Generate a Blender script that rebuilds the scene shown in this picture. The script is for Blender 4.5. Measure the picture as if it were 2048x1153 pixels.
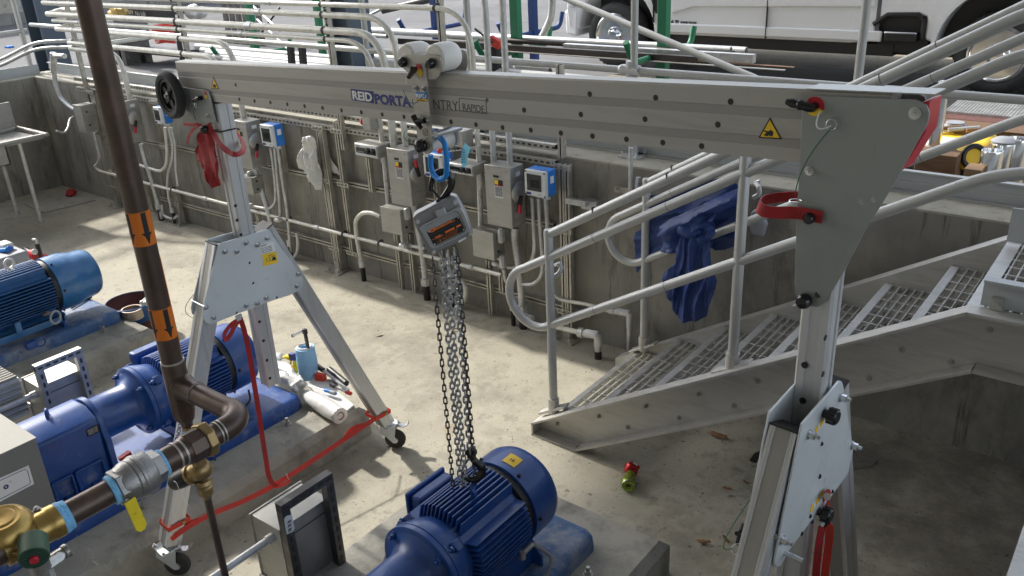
import bpy, bmesh, math, random
from mathutils import Vector as V3, Matrix, noise as mnoise
R = math.radians
random.seed(7)
for o in list(bpy.data.objects): bpy.data.objects.remove(o, do_unlink=True)
sc = bpy.context.scene
COL = sc.collection

# ------------------------------------------------------------------ camera
FPX, CX, CY = 1713.92, 1024.0, 576.5          # focal length in photo pixels, principal point
CAM = V3((0, 0, 2.9))
CR = Matrix(((0.79130424, 0.60966777, -0.04629043),
             (-0.2117916, 0.3443366, 0.91464563),
             (-0.57356945, 0.71395904, -0.40159753)))   # rows: right, up, forward
cd = bpy.data.cameras.new('camera'); cam = bpy.data.objects.new('camera', cd); COL.objects.link(cam)
cd.sensor_width = 36; cd.lens = FPX / 2048 * 36; cd.clip_start = .05; cd.clip_end = 500
rt, up, fw = CR
cam.matrix_world = Matrix(((rt.x, up.x, -fw.x, 0), (rt.y, up.y, -fw.y, 0), (rt.z, up.z, -fw.z, 2.9), (0, 0, 0, 1)))
sc.camera = cam
# ------------------------------------------------------------------ light
SUN_EL, SUN_AZ = 38, -4          # sun travels towards +X, turned AZ degrees to +Y
sd = V3((math.cos(R(SUN_EL)) * math.cos(R(SUN_AZ)), math.cos(R(SUN_EL)) * math.sin(R(SUN_AZ)), -math.sin(R(SUN_EL))))
w = bpy.data.worlds.new('World'); sc.world = w; w.use_nodes = True
nt = w.node_tree; bg = nt.nodes['Background']; sky = nt.nodes.new('ShaderNodeTexSky'); sky.sky_type = 'NISHITA'
sky.sun_disc = False; sky.sun_elevation = R(SUN_EL); sky.sun_rotation = math.atan2(-sd.x, -sd.y); sky.dust_density = 2.0
hs = nt.nodes.new('ShaderNodeHueSaturation'); hs.inputs['Saturation'].default_value = .5
nt.links.new(sky.outputs[0], hs.inputs['Color']); nt.links.new(hs.outputs[0], bg.inputs[0]); bg.inputs[1].default_value = .15
sl = bpy.data.lights.new('sun', 'SUN'); sl.energy = 2.0; sl.angle = R(2.2); sl.color = (1, .95, .86)
so = bpy.data.objects.new('sun', sl); COL.objects.link(so); so.rotation_mode = 'QUATERNION'
so.rotation_quaternion = sd.to_track_quat('-Z', 'Y')
sc.view_settings.view_transform = 'Standard'; sc.view_settings.look = 'None'; sc.view_settings.exposure = 1.45; sc.view_settings.gamma = 1

# ------------------------------------------------------------------ placing
def ray(x, y):
    return rt * ((x - CX) / FPX) + up * (-(y - CY) / FPX) + fw
def at(x, y, X=None, Y=None, Z=None):
    "point of the plane X=, Y= or Z= that the photo shows at pixel x, y"
    d = ray(x, y)
    t = (X - CAM.x) / d.x if X is not None else (Y - CAM.y) / d.y if Y is not None else (Z - CAM.z) / d.z
    return CAM + d * t
def atn(x, y, p, n):
    d = ray(x, y); return CAM + d * ((V3(p) - CAM).dot(n) / d.dot(n))

# ------------------------------------------------------------------ materials
MAT = {}
def mat(name, col, rough=.5, metal=0., var=.12, scale=6., bump=0., bscale=40., stain=None, spec=.5, stretch=(1, 1, 1), clear=0.):
    m = bpy.data.materials.new(name); m.use_nodes = True; MAT[name] = m
    n = m.node_tree.nodes; l = m.node_tree.links; b = n['Principled BSDF']
    b.inputs['Roughness'].default_value = rough; b.inputs['Metallic'].default_value = metal
    b.inputs['Specular IOR Level'].default_value = spec; b.inputs['Coat Weight'].default_value = clear
    tc = n.new('ShaderNodeTexCoord'); mp = n.new('ShaderNodeMapping'); mp.inputs['Scale'].default_value = stretch
    geo = n.new('ShaderNodeNewGeometry')
    l.new(geo.outputs['Position'] if stretch != 'obj' else tc.outputs['Object'], mp.inputs[0])
    tx = n.new('ShaderNodeTexNoise'); tx.inputs['Scale'].default_value = scale; tx.inputs['Detail'].default_value = 8; tx.inputs['Roughness'].default_value = .65
    l.new(mp.outputs[0], tx.inputs['Vector'])
    rp = n.new('ShaderNodeValToRGB'); e = rp.color_ramp.elements
    c = V3(col); e[0].position = .3; e[1].position = .7
    e[0].color = (*(c * (1 - var)), 1); e[1].color = (*[min(1, q * (1 + var)) for q in c], 1)
    l.new(tx.outputs[0], rp.inputs[0]); out = rp.outputs[0]
    if stain:      # list of (colour, scale, threshold, softness, amount, stretch)
        for (scol, ss, th, so_, am, st) in stain:
            mp2 = n.new('ShaderNodeMapping'); mp2.inputs['Scale'].default_value = st; mp2.inputs['Location'].default_value = (ss * 3.1, ss * 1.7, .3)
            l.new(geo.outputs['Position'], mp2.inputs[0])
            t2 = n.new('ShaderNodeTexNoise'); t2.inputs['Scale'].default_value = ss; t2.inputs['Detail'].default_value = 10; t2.inputs['Roughness'].default_value = .7
            l.new(mp2.outputs[0], t2.inputs['Vector'])
            mr = n.new('ShaderNodeMapRange'); mr.inputs[1].default_value = th; mr.inputs[2].default_value = th + so_; mr.inputs[4].default_value = am
            l.new(t2.outputs[0], mr.inputs[0])
            mx = n.new('ShaderNodeMix'); mx.data_type = 'RGBA'; l.new(mr.outputs[0], mx.inputs[0]); l.new(out, mx.inputs[6]); mx.inputs[7].default_value = (*scol, 1)
            out = mx.outputs[2]
    l.new(out, b.inputs['Base Color'])
    r2 = n.new('ShaderNodeMapRange'); r2.inputs[3].default_value = max(.03, rough - .1); r2.inputs[4].default_value = min(1, rough + .12)
    l.new(tx.outputs[0], r2.inputs[0]); l.new(r2.outputs[0], b.inputs['Roughness'])
    if bump:
        t3 = n.new('ShaderNodeTexNoise'); t3.inputs['Scale'].default_value = bscale; t3.inputs['Detail'].default_value = 6
        l.new(mp.outputs[0], t3.inputs['Vector'])
        bp = n.new('ShaderNodeBump'); bp.inputs['Strength'].default_value = bump; bp.inputs['Distance'].default_value = .01
        l.new(t3.outputs[0], bp.inputs['Height']); l.new(bp.outputs[0], b.inputs['Normal'])
    return m

mat('floor', (.39, .365, .295), .85, var=.16, scale=1.6, bump=.25, bscale=60, stain=[((.20, .185, .15), 1.1, .52, .16, .75, (1, 1, 1)), ((.27, .17, .08), 2.3, .63, .10, .55, (1, 1, 1)), ((.50, .46, .37), 3.2, .55, .15, .5, (1, 1, 1)), ((.10, .088, .068), 24, .62, .04, .8, (1, 1, 1)), ((.17, .15, .12), 60, .58, .05, .6, (1, 1, 1)), ((.24, .22, .18), 9, .55, .08, .55, (1, 1, 1))])
mat('wall', (.25, .238, .208), .9, var=.22, scale=1.7, bump=.2, bscale=50, stain=[((.12, .112, .095), 2.2, .5, .16, .8, (1, 1, .35)), ((.36, .34, .285), 1.5, .52, .12, .8, (1, 1, .6)), ((.085, .08, .065), 5, .56, .08, .75, (2.5, 2.5, .22)), ((.42, .40, .35), 7, .64, .06, .5, (2, 2, .3)), ((.15, .11, .07), 3, .62, .08, .4, (1, 1, .4)), ((.05, .045, .04), 45, .68, .03, .7, (1, 1, 1))])
mat('coping', (.38, .36, .30), .9, var=.15, scale=5, bump=.3, bscale=70, stain=[((.18, .16, .12), 6, .56, .1, .7, (1, 1, 1))])
mat('pad', (.34, .328, .285), .9, var=.16, scale=4, bump=.35, bscale=50, stain=[((.15, .145, .125), 3, .5, .15, .8, (1, 1, 1)), ((.38, .36, .31), 5, .57, .12, .6, (1, 1, 2)), ((.06, .055, .05), 40, .66, .03, .8, (1, 1, 1))])
mat('road', (.12, .12, .122), .9, var=.12, scale=2, bump=.3, bscale=90, stain=[((.165, .163, .158), .5, .5, .1, .7, (1, 1, 1)), ((.085, .085, .086), .35, .56, .05, .6, (1, 1, 1)), ((.12, .12, .12), 30, .6, .05, .5, (1, 1, 1))])
mat('gravel', (.27, .235, .165), .95, var=.3, scale=60, bump=1., bscale=60, stain=[((.12, .10, .075), 70, .5, .06, .7, (1, 1, 1)), ((.42, .38, .30), 45, .6, .05, .7, (1, 1, 1))])
mat('asphalt', (.022, .022, .024), .75, var=.3, scale=50, bump=.8, bscale=80, stain=[((.10, .095, .085), 60, .62, .04, .6, (1, 1, 1))])
mat('galv', (.56, .565, .56), .42, .5, var=.2, scale=14, stain=[((.33, .33, .33), 22, .55, .1, .5, (1, 1, 1)), ((.25, .20, .14), 9, .62, .05, .5, (1, 1, 1)), ((.68, .68, .67), 60, .6, .05, .4, (1, 1, 1))])
mat('conduit', (.66, .645, .585), .45, .25, var=.15, scale=10, stain=[((.36, .34, .29), 9, .55, .12, .5, (1, 1, 1)), ((.22, .19, .15), 25, .62, .05, .6, (1, 1, 1)), ((.30, .21, .13), 6, .64, .05, .45, (1, 1, 1))])
mat('rail', (.45, .455, .44), .42, .35, var=.06, scale=5, stain=[((.40, .40, .39), 7, .56, .1, .5, (1, 1, 1))])
mat('alu', (.52, .51, .48), .46, .5, var=.10, scale=3, stretch=(1, 8, 8), stain=[((.40, .39, .36), 4, .5, .12, .6, (1, 6, 6)), ((.34, .28, .19), 3, .64, .08, .35, (1, 1, 3))])
mat('grate', (.55, .55, .53), .5, .45, var=.15, scale=20)
mat('beam', (.41, .40, .375), .5, .45, var=.05, scale=2, stretch=(.4, 4, 9), stain=[((.31, .30, .275), 3, .55, .1, .45, (.5, 3, 8)), ((.18, .16, .14), 16, .70, .03, .6, (1, 1, 1))])
mat('beam_groove', (.32, .31, .295), .55, .4, var=.05, scale=2)
mat('mast', (.58, .59, .60), .38, .6, var=.06, scale=3, stretch=(6, 6, .6), stain=[((.45, .45, .45), 4, .55, .1, .5, (6, 6, .7))])
mat('mast_dark', (.34, .33, .31), .42, .6, var=.06, scale=3, stretch=(6, 6, .6))
mat('zinc', (.60, .64, .66), .48, .35, var=.06, scale=4, stain=[((.50, .525, .53), 3, .54, .12, .6, (1, 1, 1)), ((.38, .35, .29), 6, .63, .06, .5, (1, 1, 1)), ((.36, .37, .37), 40, .665, .02, .5, (.3, .3, 3))])
mat('plate_grey', (.30, .32, .31), .5, .35, var=.05, scale=2, stain=[((.25, .265, .26), 2.5, .52, .15, .6, (1, 1, 1)), ((.15, .14, .13), 14, .68, .03, .5, (3, 1, 1)), ((.42, .43, .42), 26, .63, .03, .4, (.25, .25, 3)), ((.20, .21, .205), 34, .66, .02, .5, (3, 3, .3))])
mat('steel', (.62, .63, .64), .28, .95, var=.1, scale=30)
mat('stainless', (.42, .41, .38), .46, .6, var=.12, scale=7, stretch=(1, 1, 4), stain=[((.36, .34, .30), 5, .53, .12, .6, (1, 1, 1))])
mat('strut', (.46, .44, .39), .42, .55, var=.2, scale=12, stain=[((.20, .17, .13), 10, .56, .1, .6, (1, 1, 1))])
mat('strut_dark', (.06, .055, .05), .7, .3)
mat('dark_steel', (.13, .125, .12), .4, .85, var=.2, scale=9, stain=[((.30, .29, .27), 9, .55, .1, .5, (1, 1, 2))])
mat('blue', (.010, .060, .25), .38, var=.18, scale=8, clear=.15, stain=[((.11, .13, .17), 5, .53, .20, .38, (1, 1, 1)), ((.25, .245, .22), 22, .63, .05, .35, (1, 1, 1)), ((.008, .04, .16), 4, .55, .12, .5, (1, 1, 1)), ((.20, .17, .13), 75, .665, .02, .7, (1, 1, 1)), ((.02, .022, .03), 11, .60, .06, .55, (1, 1, .35)), ((.10, .15, .30), 130, .63, .04, .5, (1, 1, 1))])
mat('blue_dusty', (.05, .115, .25), .65, var=.2, scale=8, stain=[((.30, .31, .32), 4, .46, .16, .75, (1, 1, 1)), ((.025, .075, .30), 13, .57, .05, .7, (1, 1, 1)), ((.36, .35, .31), 30, .6, .06, .5, (1, 1, 1))])
mat('blue_base', (.010, .058, .235), .45, var=.2, scale=7, stain=[((.24, .26, .30), 6, .56, .12, .55, (1, 1, 1)), ((.30, .29, .26), 35, .62, .05, .45, (1, 1, 1))])
mat('motor_blue', (.022, .135, .33), .36, var=.14, scale=6, clear=.3, stain=[((.15, .27, .38), 6, .54, .14, .45, (1, 1, 1)), ((.012, .075, .21), 5, .56, .1, .5, (1, 1, 1))])
mat('motor_blue_dark', (.014, .085, .23), .42, var=.14, scale=6, stain=[((.012, .04, .12), 12, .52, .1, .5, (1, 1, 1))])
mat('copper', (.100, .070, .057), .38, .55, var=.2, scale=9, stain=[((.17, .105, .075), 7, .54, .12, .6, (1, 1, 1)), ((.30, .22, .15), 40, .68, .02, .5, (1, 1, 1)), ((.06, .045, .04), 5, .58, .1, .6, (1, 1, .4))])
mat('solder', (.45, .43, .40), .45, .7)
mat('brass', (.46, .31, .10), .34, .85, var=.18, scale=14, stain=[((.24, .155, .05), 12, .54, .12, .6, (1, 1, 1))])
mat('bronze', (.33, .235, .11), .4, .75, var=.18, scale=14, stain=[((.16, .115, .06), 16, .55, .1, .6, (1, 1, 1))])
mat('cast_steel', (.33, .325, .315), .42, .8, var=.12, scale=30, bump=.15, bscale=200)
mat('tape_blue', (.20, .50, .80), .6, var=.15, scale=40, bump=.5, bscale=150)
mat('yellow', (.80, .62, .03), .45, var=.08, scale=14, stain=[((.35, .26, .04), 22, .64, .05, .5, (1, 1, 1))])
mat('orange', (.66, .165, .010), .5, var=.04)
mat('black', (.014, .014, .015), .45, var=.2, scale=20)
mat('rubber', (.034, .034, .034), .72, var=.3, scale=14, bump=.1, stain=[((.07, .065, .06), 9, .55, .12, .5, (1, 1, 1))])
mat('black_gloss', (.010, .010, .011), .22, var=.1)
mat('red', (.36, .014, .018), .62, var=.16, scale=18, bump=.3, bscale=300, stain=[((.20, .012, .014), 12, .54, .1, .6, (1, 1, 1)), ((.12, .03, .025), 40, .6, .05, .5, (1, 1, 1))])
mat('red_bright', (.62, .045, .028), .6, var=.10, scale=18, bump=.3, bscale=300)
mat('red_plate', (.50, .02, .035), .42, var=.08, scale=6)
mat('white', (.62, .62, .60), .5, var=.05, scale=6)
mat('nylon', (.74, .72, .67), .5, var=.07, scale=9, stain=[((.55, .52, .45), 12, .6, .08, .4, (1, 1, 1))])
mat('cap_grey', (.55, .56, .58), .45, var=.05)
mat('plastic_film', (.70, .70, .68), .28, var=.06, scale=9, bump=.5, bscale=25, clear=.5)
mat('cardboard', (.24, .15, .08), .8)
mat('sky_blue', (.30, .55, .80), .7, var=.1, scale=10, bump=.4, bscale=60)
mat('tr_white', (.62, .64, .65), .45, var=.04)
mat('tr_blue', (.02, .19, .62), .45, var=.06)
mat('lcd', (.045, .05, .05), .25, var=.1)
mat('hoist', (.26, .265, .275), .4, .4, var=.08, scale=14)
mat('hoist_light', (.36, .365, .375), .4, .4, var=.08, scale=14)
mat('chain', (.52, .53, .54), .30, .7, var=.25, scale=25)
mat('sling', (.02, .23, .66), .6, var=.1, scale=30)
mat('tag_cyan', (.16, .52, .72), .6, var=.05)
mat('tarp', (.017, .047, .19), .55, var=.22, scale=7, bump=.25, bscale=35, stain=[((.05, .08, .19), 9, .56, .1, .4, (1, 1, 1))])
mat('scrap_film', (.17, .16, .14), .35, var=.3, scale=20, bump=.5, bscale=40)
mat('cab_top', (.30, .29, .26), .7, .0, var=.1, scale=8)
mat('enclosure', (.20, .205, .20), .5, .3, var=.06, scale=60)
mat('green_body', (.055, .11, .062), .5, var=.08)
mat('green_dark', (.015, .05, .04), .5)
mat('green_post', (.012, .17, .075), .5, var=.1, scale=8)
mat('blue_post', (.015, .05, .19), .5, var=.1)
mat('column', (.085, .115, .15), .55, var=.08, scale=3)
mat('kick', (.43, .455, .46), .45, .35, var=.06, scale=3, stain=[((.33, .34, .34), 4, .55, .1, .5, (.4, 3, 3))])
mat('truck_white', (.76, .765, .77), .25, var=.02, scale=2, clear=.6)
mat('rust_grate', (.13, .055, .045), .7, var=.3, scale=20)
mat('grit', (.10, .085, .06), .9, var=.5, scale=30)
mat('timber', (.15, .085, .045), .75, var=.3, scale=14, stretch=(1, 6, 6))
mat('iron_pipe', (.06, .05, .045), .5, .5, var=.3, scale=12)
mat('leaf', (.24, .13, .055), .8, var=.35, scale=30)
mat('pvc', (.46, .465, .46), .4, var=.03)
mat('flange_brown', (.09, .022, .016), .6, var=.2, scale=12)
mat('ring_metal', (.40, .34, .28), .4, .7)
mat('ink_blue', (.022, .035, .20), .5)
mat('ink_grey', (.10, .10, .12), .5)
mat('ink_black', (.012, .012, .012), .6)
mat('ink_white', (.85, .85, .85), .5)
mat('label_white', (.76, .77, .76), .55, var=.03)
mat('label_yellow', (.85, .55, .02), .5, var=.03)
mat('ink_orange', (.85, .20, .03), .5)
mat('green_wire', (.01, .13, .05), .45)
mat('can_red', (.50, .03, .03), .28, .6)
mat('can_green', (.30, .40, .06), .28, .6)
mat('chrome', (.75, .75, .75), .14, 1., var=.04)
mat('bag_grey', (.30, .31, .34), .6, var=.1, scale=9)
mat('glass_dark', (.02, .023, .025), .1)

# ------------------------------------------------------------------ mesh builder
def rootof(o):
    while o.parent is not None: o = o.parent
    return o
def capdepth(p):
    "a thing has parts and sub-parts, nothing deeper"
    return p.parent if p is not None and p.parent is not None and p.parent.parent is not None else p
def basis(axis):
    a = V3(axis).normalized(); h = V3((0, 0, 1)) if abs(a.z) < .9 else V3((1, 0, 0))
    u = h.cross(a).normalized(); return u, a.cross(u).normalized(), a
class G:
    def __init__(s): s.v = []; s.f = []
    def add(s, vs, fs):
        n = len(s.v); s.v += [V3(p) for p in vs]; s.f += [tuple(i + n for i in f) for f in fs]; return s
    def box(s, c, d, M=None):
        c = V3(c); x, y, z = d[0] / 2, d[1] / 2, d[2] / 2
        vs = [V3((sx * x, sy * y, sz * z)) for sx in (-1, 1) for sy in (-1, 1) for sz in (-1, 1)]
        if M is not None: vs = [M @ p for p in vs]
        return s.add([p + c for p in vs], [(0, 1, 3, 2), (4, 6, 7, 5), (0, 4, 5, 1), (2, 3, 7, 6), (0, 2, 6, 4), (1, 5, 7, 3)])
    def bb(s, a, b):
        a, b = V3(a), V3(b); return s.box((a + b) / 2, [abs(q) for q in b - a])
    def bar(s, a, b, w, h, upv=(0, 0, 1)):
        "rectangular bar from a to b: w across, h along upv"
        a, b = V3(a), V3(b); t = (b - a).normalized(); u = V3(upv); sd_ = t.cross(u)
        if sd_.length < 1e-4: sd_ = t.cross(V3((1, 0, 0)))
        sd_.normalize(); u = sd_.cross(t)
        M = Matrix((t, sd_, u)).transposed(); return s.box((a + b) / 2, ((b - a).length, w, h), M)
    def prism(s, poly, vec):
        n = len(poly); vec = V3(vec); p = [V3(q) for q in poly]
        return s.add(p + [q + vec for q in p], [tuple(range(n))[::-1], tuple(range(n, 2 * n))] + [(i, (i + 1) % n, n + (i + 1) % n, n + i) for i in range(n)])
    def cyl(s, a, b, r, r1=None, n=16, caps=True):
        a, b = V3(a), V3(b); r1 = r if r1 is None else r1; u, v, _ = basis(b - a)
        c = [(math.cos(2 * math.pi * i / n), math.sin(2 * math.pi * i / n)) for i in range(n)]
        vs = [a + (u * x + v * y) * r for x, y in c] + [b + (u * x + v * y) * r1 for x, y in c]
        fs = [(i, (i + 1) % n, n + (i + 1) % n, n + i) for i in range(n)]
        if caps: fs += [tuple(range(n))[::-1], tuple(range(n, 2 * n))]
        return s.add(vs, fs)
    def lathe(s, prof, o, axis, n=24, loop=False):
        "prof: list of (radius, distance along axis)"
        o = V3(o); u, v, a = basis(axis); vs = []; fs = []
        for r, t in prof:
            vs += [o + a * t + (u * math.cos(2 * math.pi * i / n) + v * math.sin(2 * math.pi * i / n)) * max(r, 1e-4) for i in range(n)]
        for k in range(len(prof) - 1):
            fs += [(k * n + i, k * n + (i + 1) % n, (k + 1) * n + (i + 1) % n, (k + 1) * n + i) for i in range(n)]
        if loop: k = len(prof) - 1; fs += [(k * n + i, k * n + (i + 1) % n, (i + 1) % n, i) for i in range(n)]
        else: fs += [tuple(range(n))[::-1], tuple(range((len(prof) - 1) * n, len(prof) * n))]
        return s.add(vs, fs)
    def tube(s, pts, r, n=10, closed=False, flat=None):
        "swept tube; flat=(w, t, normal) makes a ribbon section instead"
        P = [V3(p) for p in pts]; m = len(P); vs = []; fs = []
        def tang(i):
            a = P[(i - 1) % m] if closed or i > 0 else P[i]; b = P[(i + 1) % m] if closed or i < m - 1 else P[i]
            return (b - a).normalized()
        t0 = tang(0); u, v, _ = basis(t0)
        if flat: u = (V3(flat[2]) - t0 * V3(flat[2]).dot(t0)).normalized(); v = t0.cross(u); n = 4
        for i in range(m):
            t = tang(i); u = (u - t * u.dot(t)).normalized(); v = t.cross(u)
            if flat:
                h, k = flat[0] / 2, flat[1] / 2; vs += [P[i] + v * h + u * k, P[i] - v * h + u * k, P[i] - v * h - u * k, P[i] + v * h - u * k]
            else:
                rr = r[i] if isinstance(r, (list, tuple)) else r
                vs += [P[i] + (u * math.cos(2 * math.pi * j / n) + v * math.sin(2 * math.pi * j / n)) * rr for j in range(n)]
        for k in range(m if closed else m - 1):
            k2 = (k + 1) % m; fs += [(k * n + j, k * n + (j + 1) % n, k2 * n + (j + 1) % n, k2 * n + j) for j in range(n)]
        if not closed: fs += [tuple(range(n))[::-1], tuple(range((m - 1) * n, m * n))]
        return s.add(vs, fs)
    def ring(s, c, axis, Rr, r, n=24, k=8, a0=0, a1=360):
        u, v, a = basis(axis); c = V3(c); full = abs(a1 - a0) >= 360; q = n if full else n + 1
        pts = [c + (u * math.cos(R(a0 + (a1 - a0) * i / n)) + v * math.sin(R(a0 + (a1 - a0) * i / n))) * Rr for i in range(q)]
        return s.tube(pts, r, k, closed=full)
    def ball(s, c, r, n=12, sc_=(1, 1, 1)):
        c = V3(c); vs = []; fs = []; m = n // 2
        for k in range(m + 1):
            th = math.pi * k / m
            for i in range(n):
                ph = 2 * math.pi * i / n; q = max(math.sin(th), 1e-3)
                vs.append(c + V3((r * sc_[0] * q * math.cos(ph), r * sc_[1] * q * math.sin(ph), r * sc_[2] * math.cos(th))))
        for k in range(m): fs += [(k * n + i, (k + 1) * n + i, (k + 1) * n + (i + 1) % n, k * n + (i + 1) % n) for i in range(n)]
        return s.add(vs, fs)
    def build(s, name, m, parent=None, bevel=0., smooth=38, seg=2):
        me = bpy.data.meshes.new(name)
        parent = capdepth(parent); Mi = rootof(parent).matrix_basis.inverted() if parent is not None else None
        vs = [Mi @ p for p in s.v] if Mi is not None else s.v
        me.from_pydata([tuple(p) for p in vs], [], s.f); me.update()
        bm = bmesh.new(); bm.from_mesh(me); bmesh.ops.recalc_face_normals(bm, faces=bm.faces); bm.to_mesh(me); bm.free()
        me.polygons.foreach_set('use_smooth', [True] * len(me.polygons)); me.set_sharp_from_angle(angle=R(smooth))
        me.materials.append(MAT[m]); o = bpy.data.objects.new(name, me); COL.objects.link(o)
        if parent is not None: o.parent = parent
        if bevel:
            b = o.modifiers.new('bevel', 'BEVEL'); b.width = bevel; b.segments = seg; b.limit_method = 'ANGLE'; b.angle_limit = R(40); b.harden_normals = False
        return o
def fillet(pts, rad, n=6):
    P = [V3(p) for p in pts]; out = [P[0]]
    for i in range(1, len(P) - 1):
        a, b, c = P[i - 1], P[i], P[i + 1]; d1 = (a - b); d2 = (c - b); r = min(rad, d1.length * .49, d2.length * .49)
        d1.normalize(); d2.normalize(); p, q = b + d1 * r, b + d2 * r
        for k in range(n + 1):
            t = k / n; out.append(p * (1 - t) ** 2 + b * 2 * t * (1 - t) + q * t * t)
    return out + [P[-1]]
def thing(name, label, cat, loc=(0, 0, 0), group=None, rotz=0):
    o = bpy.data.objects.new(name, None); COL.objects.link(o); o.location = loc; o.rotation_euler = (0, 0, rotz); o.empty_display_size = .1
    o.matrix_basis = Matrix.Translation(V3(loc)) @ Matrix.Rotation(rotz, 4, 'Z')
    return tag(o, label, cat, group)
def tag(o, label, cat, group=None):
    o['label'] = label; o['category'] = cat
    if group: o['group'] = group
    return o
def struct(o, label=None):
    o['kind'] = 'structure'
    if label: o['label'] = label
    return o
def dup(root, loc, label, rotz=None):
    r = root.copy(); COL.objects.link(r); r.location = loc; r['label'] = label
    if rotz is not None: r.rotation_euler = (0, 0, rotz)
    for ch in list(root.children):
        c = ch.copy(); COL.objects.link(c); c.parent = r
        for g in list(ch.children):
            d = g.copy(); COL.objects.link(d); d.parent = c
    return r
def words(txt, name, m, parent, o, xdir, ydir, size, align='LEFT', depth=.0006, bold=0., shear=0., width=None):
    "flat raised lettering: o = baseline start, xdir = reading direction, ydir = up"
    cu = bpy.data.curves.new(name, 'FONT'); cu.body = txt; cu.size = size; cu.align_x = align; cu.extrude = depth / 2; cu.offset = bold; cu.shear = shear; cu.resolution_u = 3
    t = bpy.data.objects.new(name, cu); COL.objects.link(t)
    bpy.context.view_layer.update()
    me = bpy.data.meshes.new_from_object(t.evaluated_get(bpy.context.evaluated_depsgraph_get())); bpy.data.objects.remove(t)
    x, y = V3(xdir).normalized(), V3(ydir).normalized(); z = x.cross(y).normalized(); y = z.cross(x)
    M = Matrix(((x.x, y.x, z.x, o[0]), (x.y, y.y, z.y, o[1]), (x.z, y.z, z.z, o[2]), (0, 0, 0, 1)))
    if width:
        xs = [q.co.x for q in me.vertices]; k = width / (max(xs) - min(xs)); M = M @ Matrix.Diagonal((k, 1, 1, 1))
    parent = capdepth(parent); root = rootof(parent)
    me.transform(root.matrix_basis.inverted() @ M)
    me.materials.clear(); me.materials.append(MAT[m]); ob = bpy.data.objects.new(name, me); COL.objects.link(ob); ob.parent = parent
    return ob
# ------------------------------------------------------------------ setting
WY, WX, WT = 4.713, -10.97, 1.363      # long wall face, end wall face, wall top
GZ = 1.16                              # yard level
g = G(); n = 60
for i in range(n):                      # gently uneven slab
    for j in range(24):
        pass
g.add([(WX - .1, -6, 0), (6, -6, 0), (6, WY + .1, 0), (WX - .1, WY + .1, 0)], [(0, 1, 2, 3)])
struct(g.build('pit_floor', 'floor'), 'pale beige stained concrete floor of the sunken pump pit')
g = G(); o_ = 260; x0, x1, y0, y1 = WX - .2, 6.2, -6.2, WY + .2
g.add([(-o_, -o_, GZ), (o_, -o_, GZ), (o_, o_, GZ), (-o_, o_, GZ), (x0, y0, GZ), (x1, y0, GZ), (x1, y1, GZ), (x0, y1, GZ)],
      [(0, 1, 5, 4), (1, 2, 6, 5), (2, 3, 7, 6), (3, 0, 4, 7)])
struct(g.build('ground', 'road'), 'grey paved yard around the pit')
def blob(name, m, pts, z, label):
    P = [V3((p[0], p[1], z)) for p in pts]; out = []
    for i, a in enumerate(P):
        b = P[(i + 1) % len(P)]; k = max(2, int((b - a).length / .12))
        for q in range(k):
            p = a.lerp(b, q / k); d = (b - a).normalized().cross(V3((0, 0, 1)))
            out.append(p + d * (mnoise.noise(p * 1.3) * .22 + mnoise.noise(p * 5) * .08))
    g = G(); g.add(out, [tuple(range(len(out)))]); return struct(g.build(name, m), label)
blob('gravel', 'gravel', [(-5.6, 5.6), (3, 5.3), (6, 14), (-1, 16), (-3.6, 12.2), (-5.0, 9.6)], GZ + .004, 'tan gravel strip under and beside the white pickup')
blob('asphalt', 'asphalt', [(-5.15, 8.42), (-3, 8.3), (1.5, 7.6), (2.5, 8.9), (-1, 9.6), (-3.6, 9.75), (-5.0, 9.5)], GZ + .008, 'rough black asphalt patch along the near side of the pickup')

def wall(name, a, b, lab):
    r = thing(name, lab, 'wall', a)
    A, B = V3(a), V3(b); t = (B - A).normalized(); nrm = V3((-t.y, t.x, 0))
    g = G(); g.prism([A, B, B + V3((0, 0, WT - .02)), A + V3((0, 0, WT - .02))], nrm * .26); g.build('wall_body', 'wall', r)
    g = G(); c = V3((0, 0, WT - .02))                                  # chamfered coping
    for p0, p1 in ((A, B),):
        s = [p0 + c, p0 + c + nrm * .26, p0 + c + nrm * .26 + V3((0, 0, .02)), p0 + c + nrm * .015 + V3((0, 0, .02)), p0 + c + V3((0, 0, .012))]
        g.prism(s, p1 - p0)
    g.build('coping', 'coping', r); return r
wall('concrete_wall', (6, WY, 0), (WX, WY, 0), 'long stained concrete pit wall carrying the conduits and electrical boxes') if False else None
r = thing('concrete_wall', 'long stained concrete pit wall carrying the conduits and electrical boxes', 'wall', (-4, WY, 0))
g = G(); g.bb((WX - .26, WY, 0), (6, WY + .3, WT - .02)); g.build('wall_body', 'wall', r)
g = G(); g.prism([(WX - .26, WY + .3, WT - .02), (WX - .26, WY, WT - .02), (WX - .26, WY, WT - .008), (WX - .26, WY + .014, WT), (WX - .26, WY + .3, WT)], (16.23 + .74 + .26 - .26, 0, 0)); g.build('coping', 'coping', r)
r = thing('concrete_wall', 'dark stained concrete end wall of the pit behind the sink', 'wall', (WX, 2, 0))
g = G(); g.bb((WX - .26, -6, 0), (WX, WY - .002, WT - .02)); g.build('wall_body', 'wall', r)
g = G(); g.prism([(WX - .26, -6, WT - .02), (WX, -6, WT - .02), (WX, -6, WT - .008), (WX - .014, -6, WT), (WX - .26, -6, WT)], (0, 6 + WY - .002, 0)); g.build('coping', 'coping', r)
a = at(5, 50, Z=GZ)
r = tag(G().bb((a.x - .4, 2, GZ), (a.x, 30, GZ + 2.2)).build('retaining_wall', 'coping'), 'pale grey concrete wall far across the yard at top left', 'wall')
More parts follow.
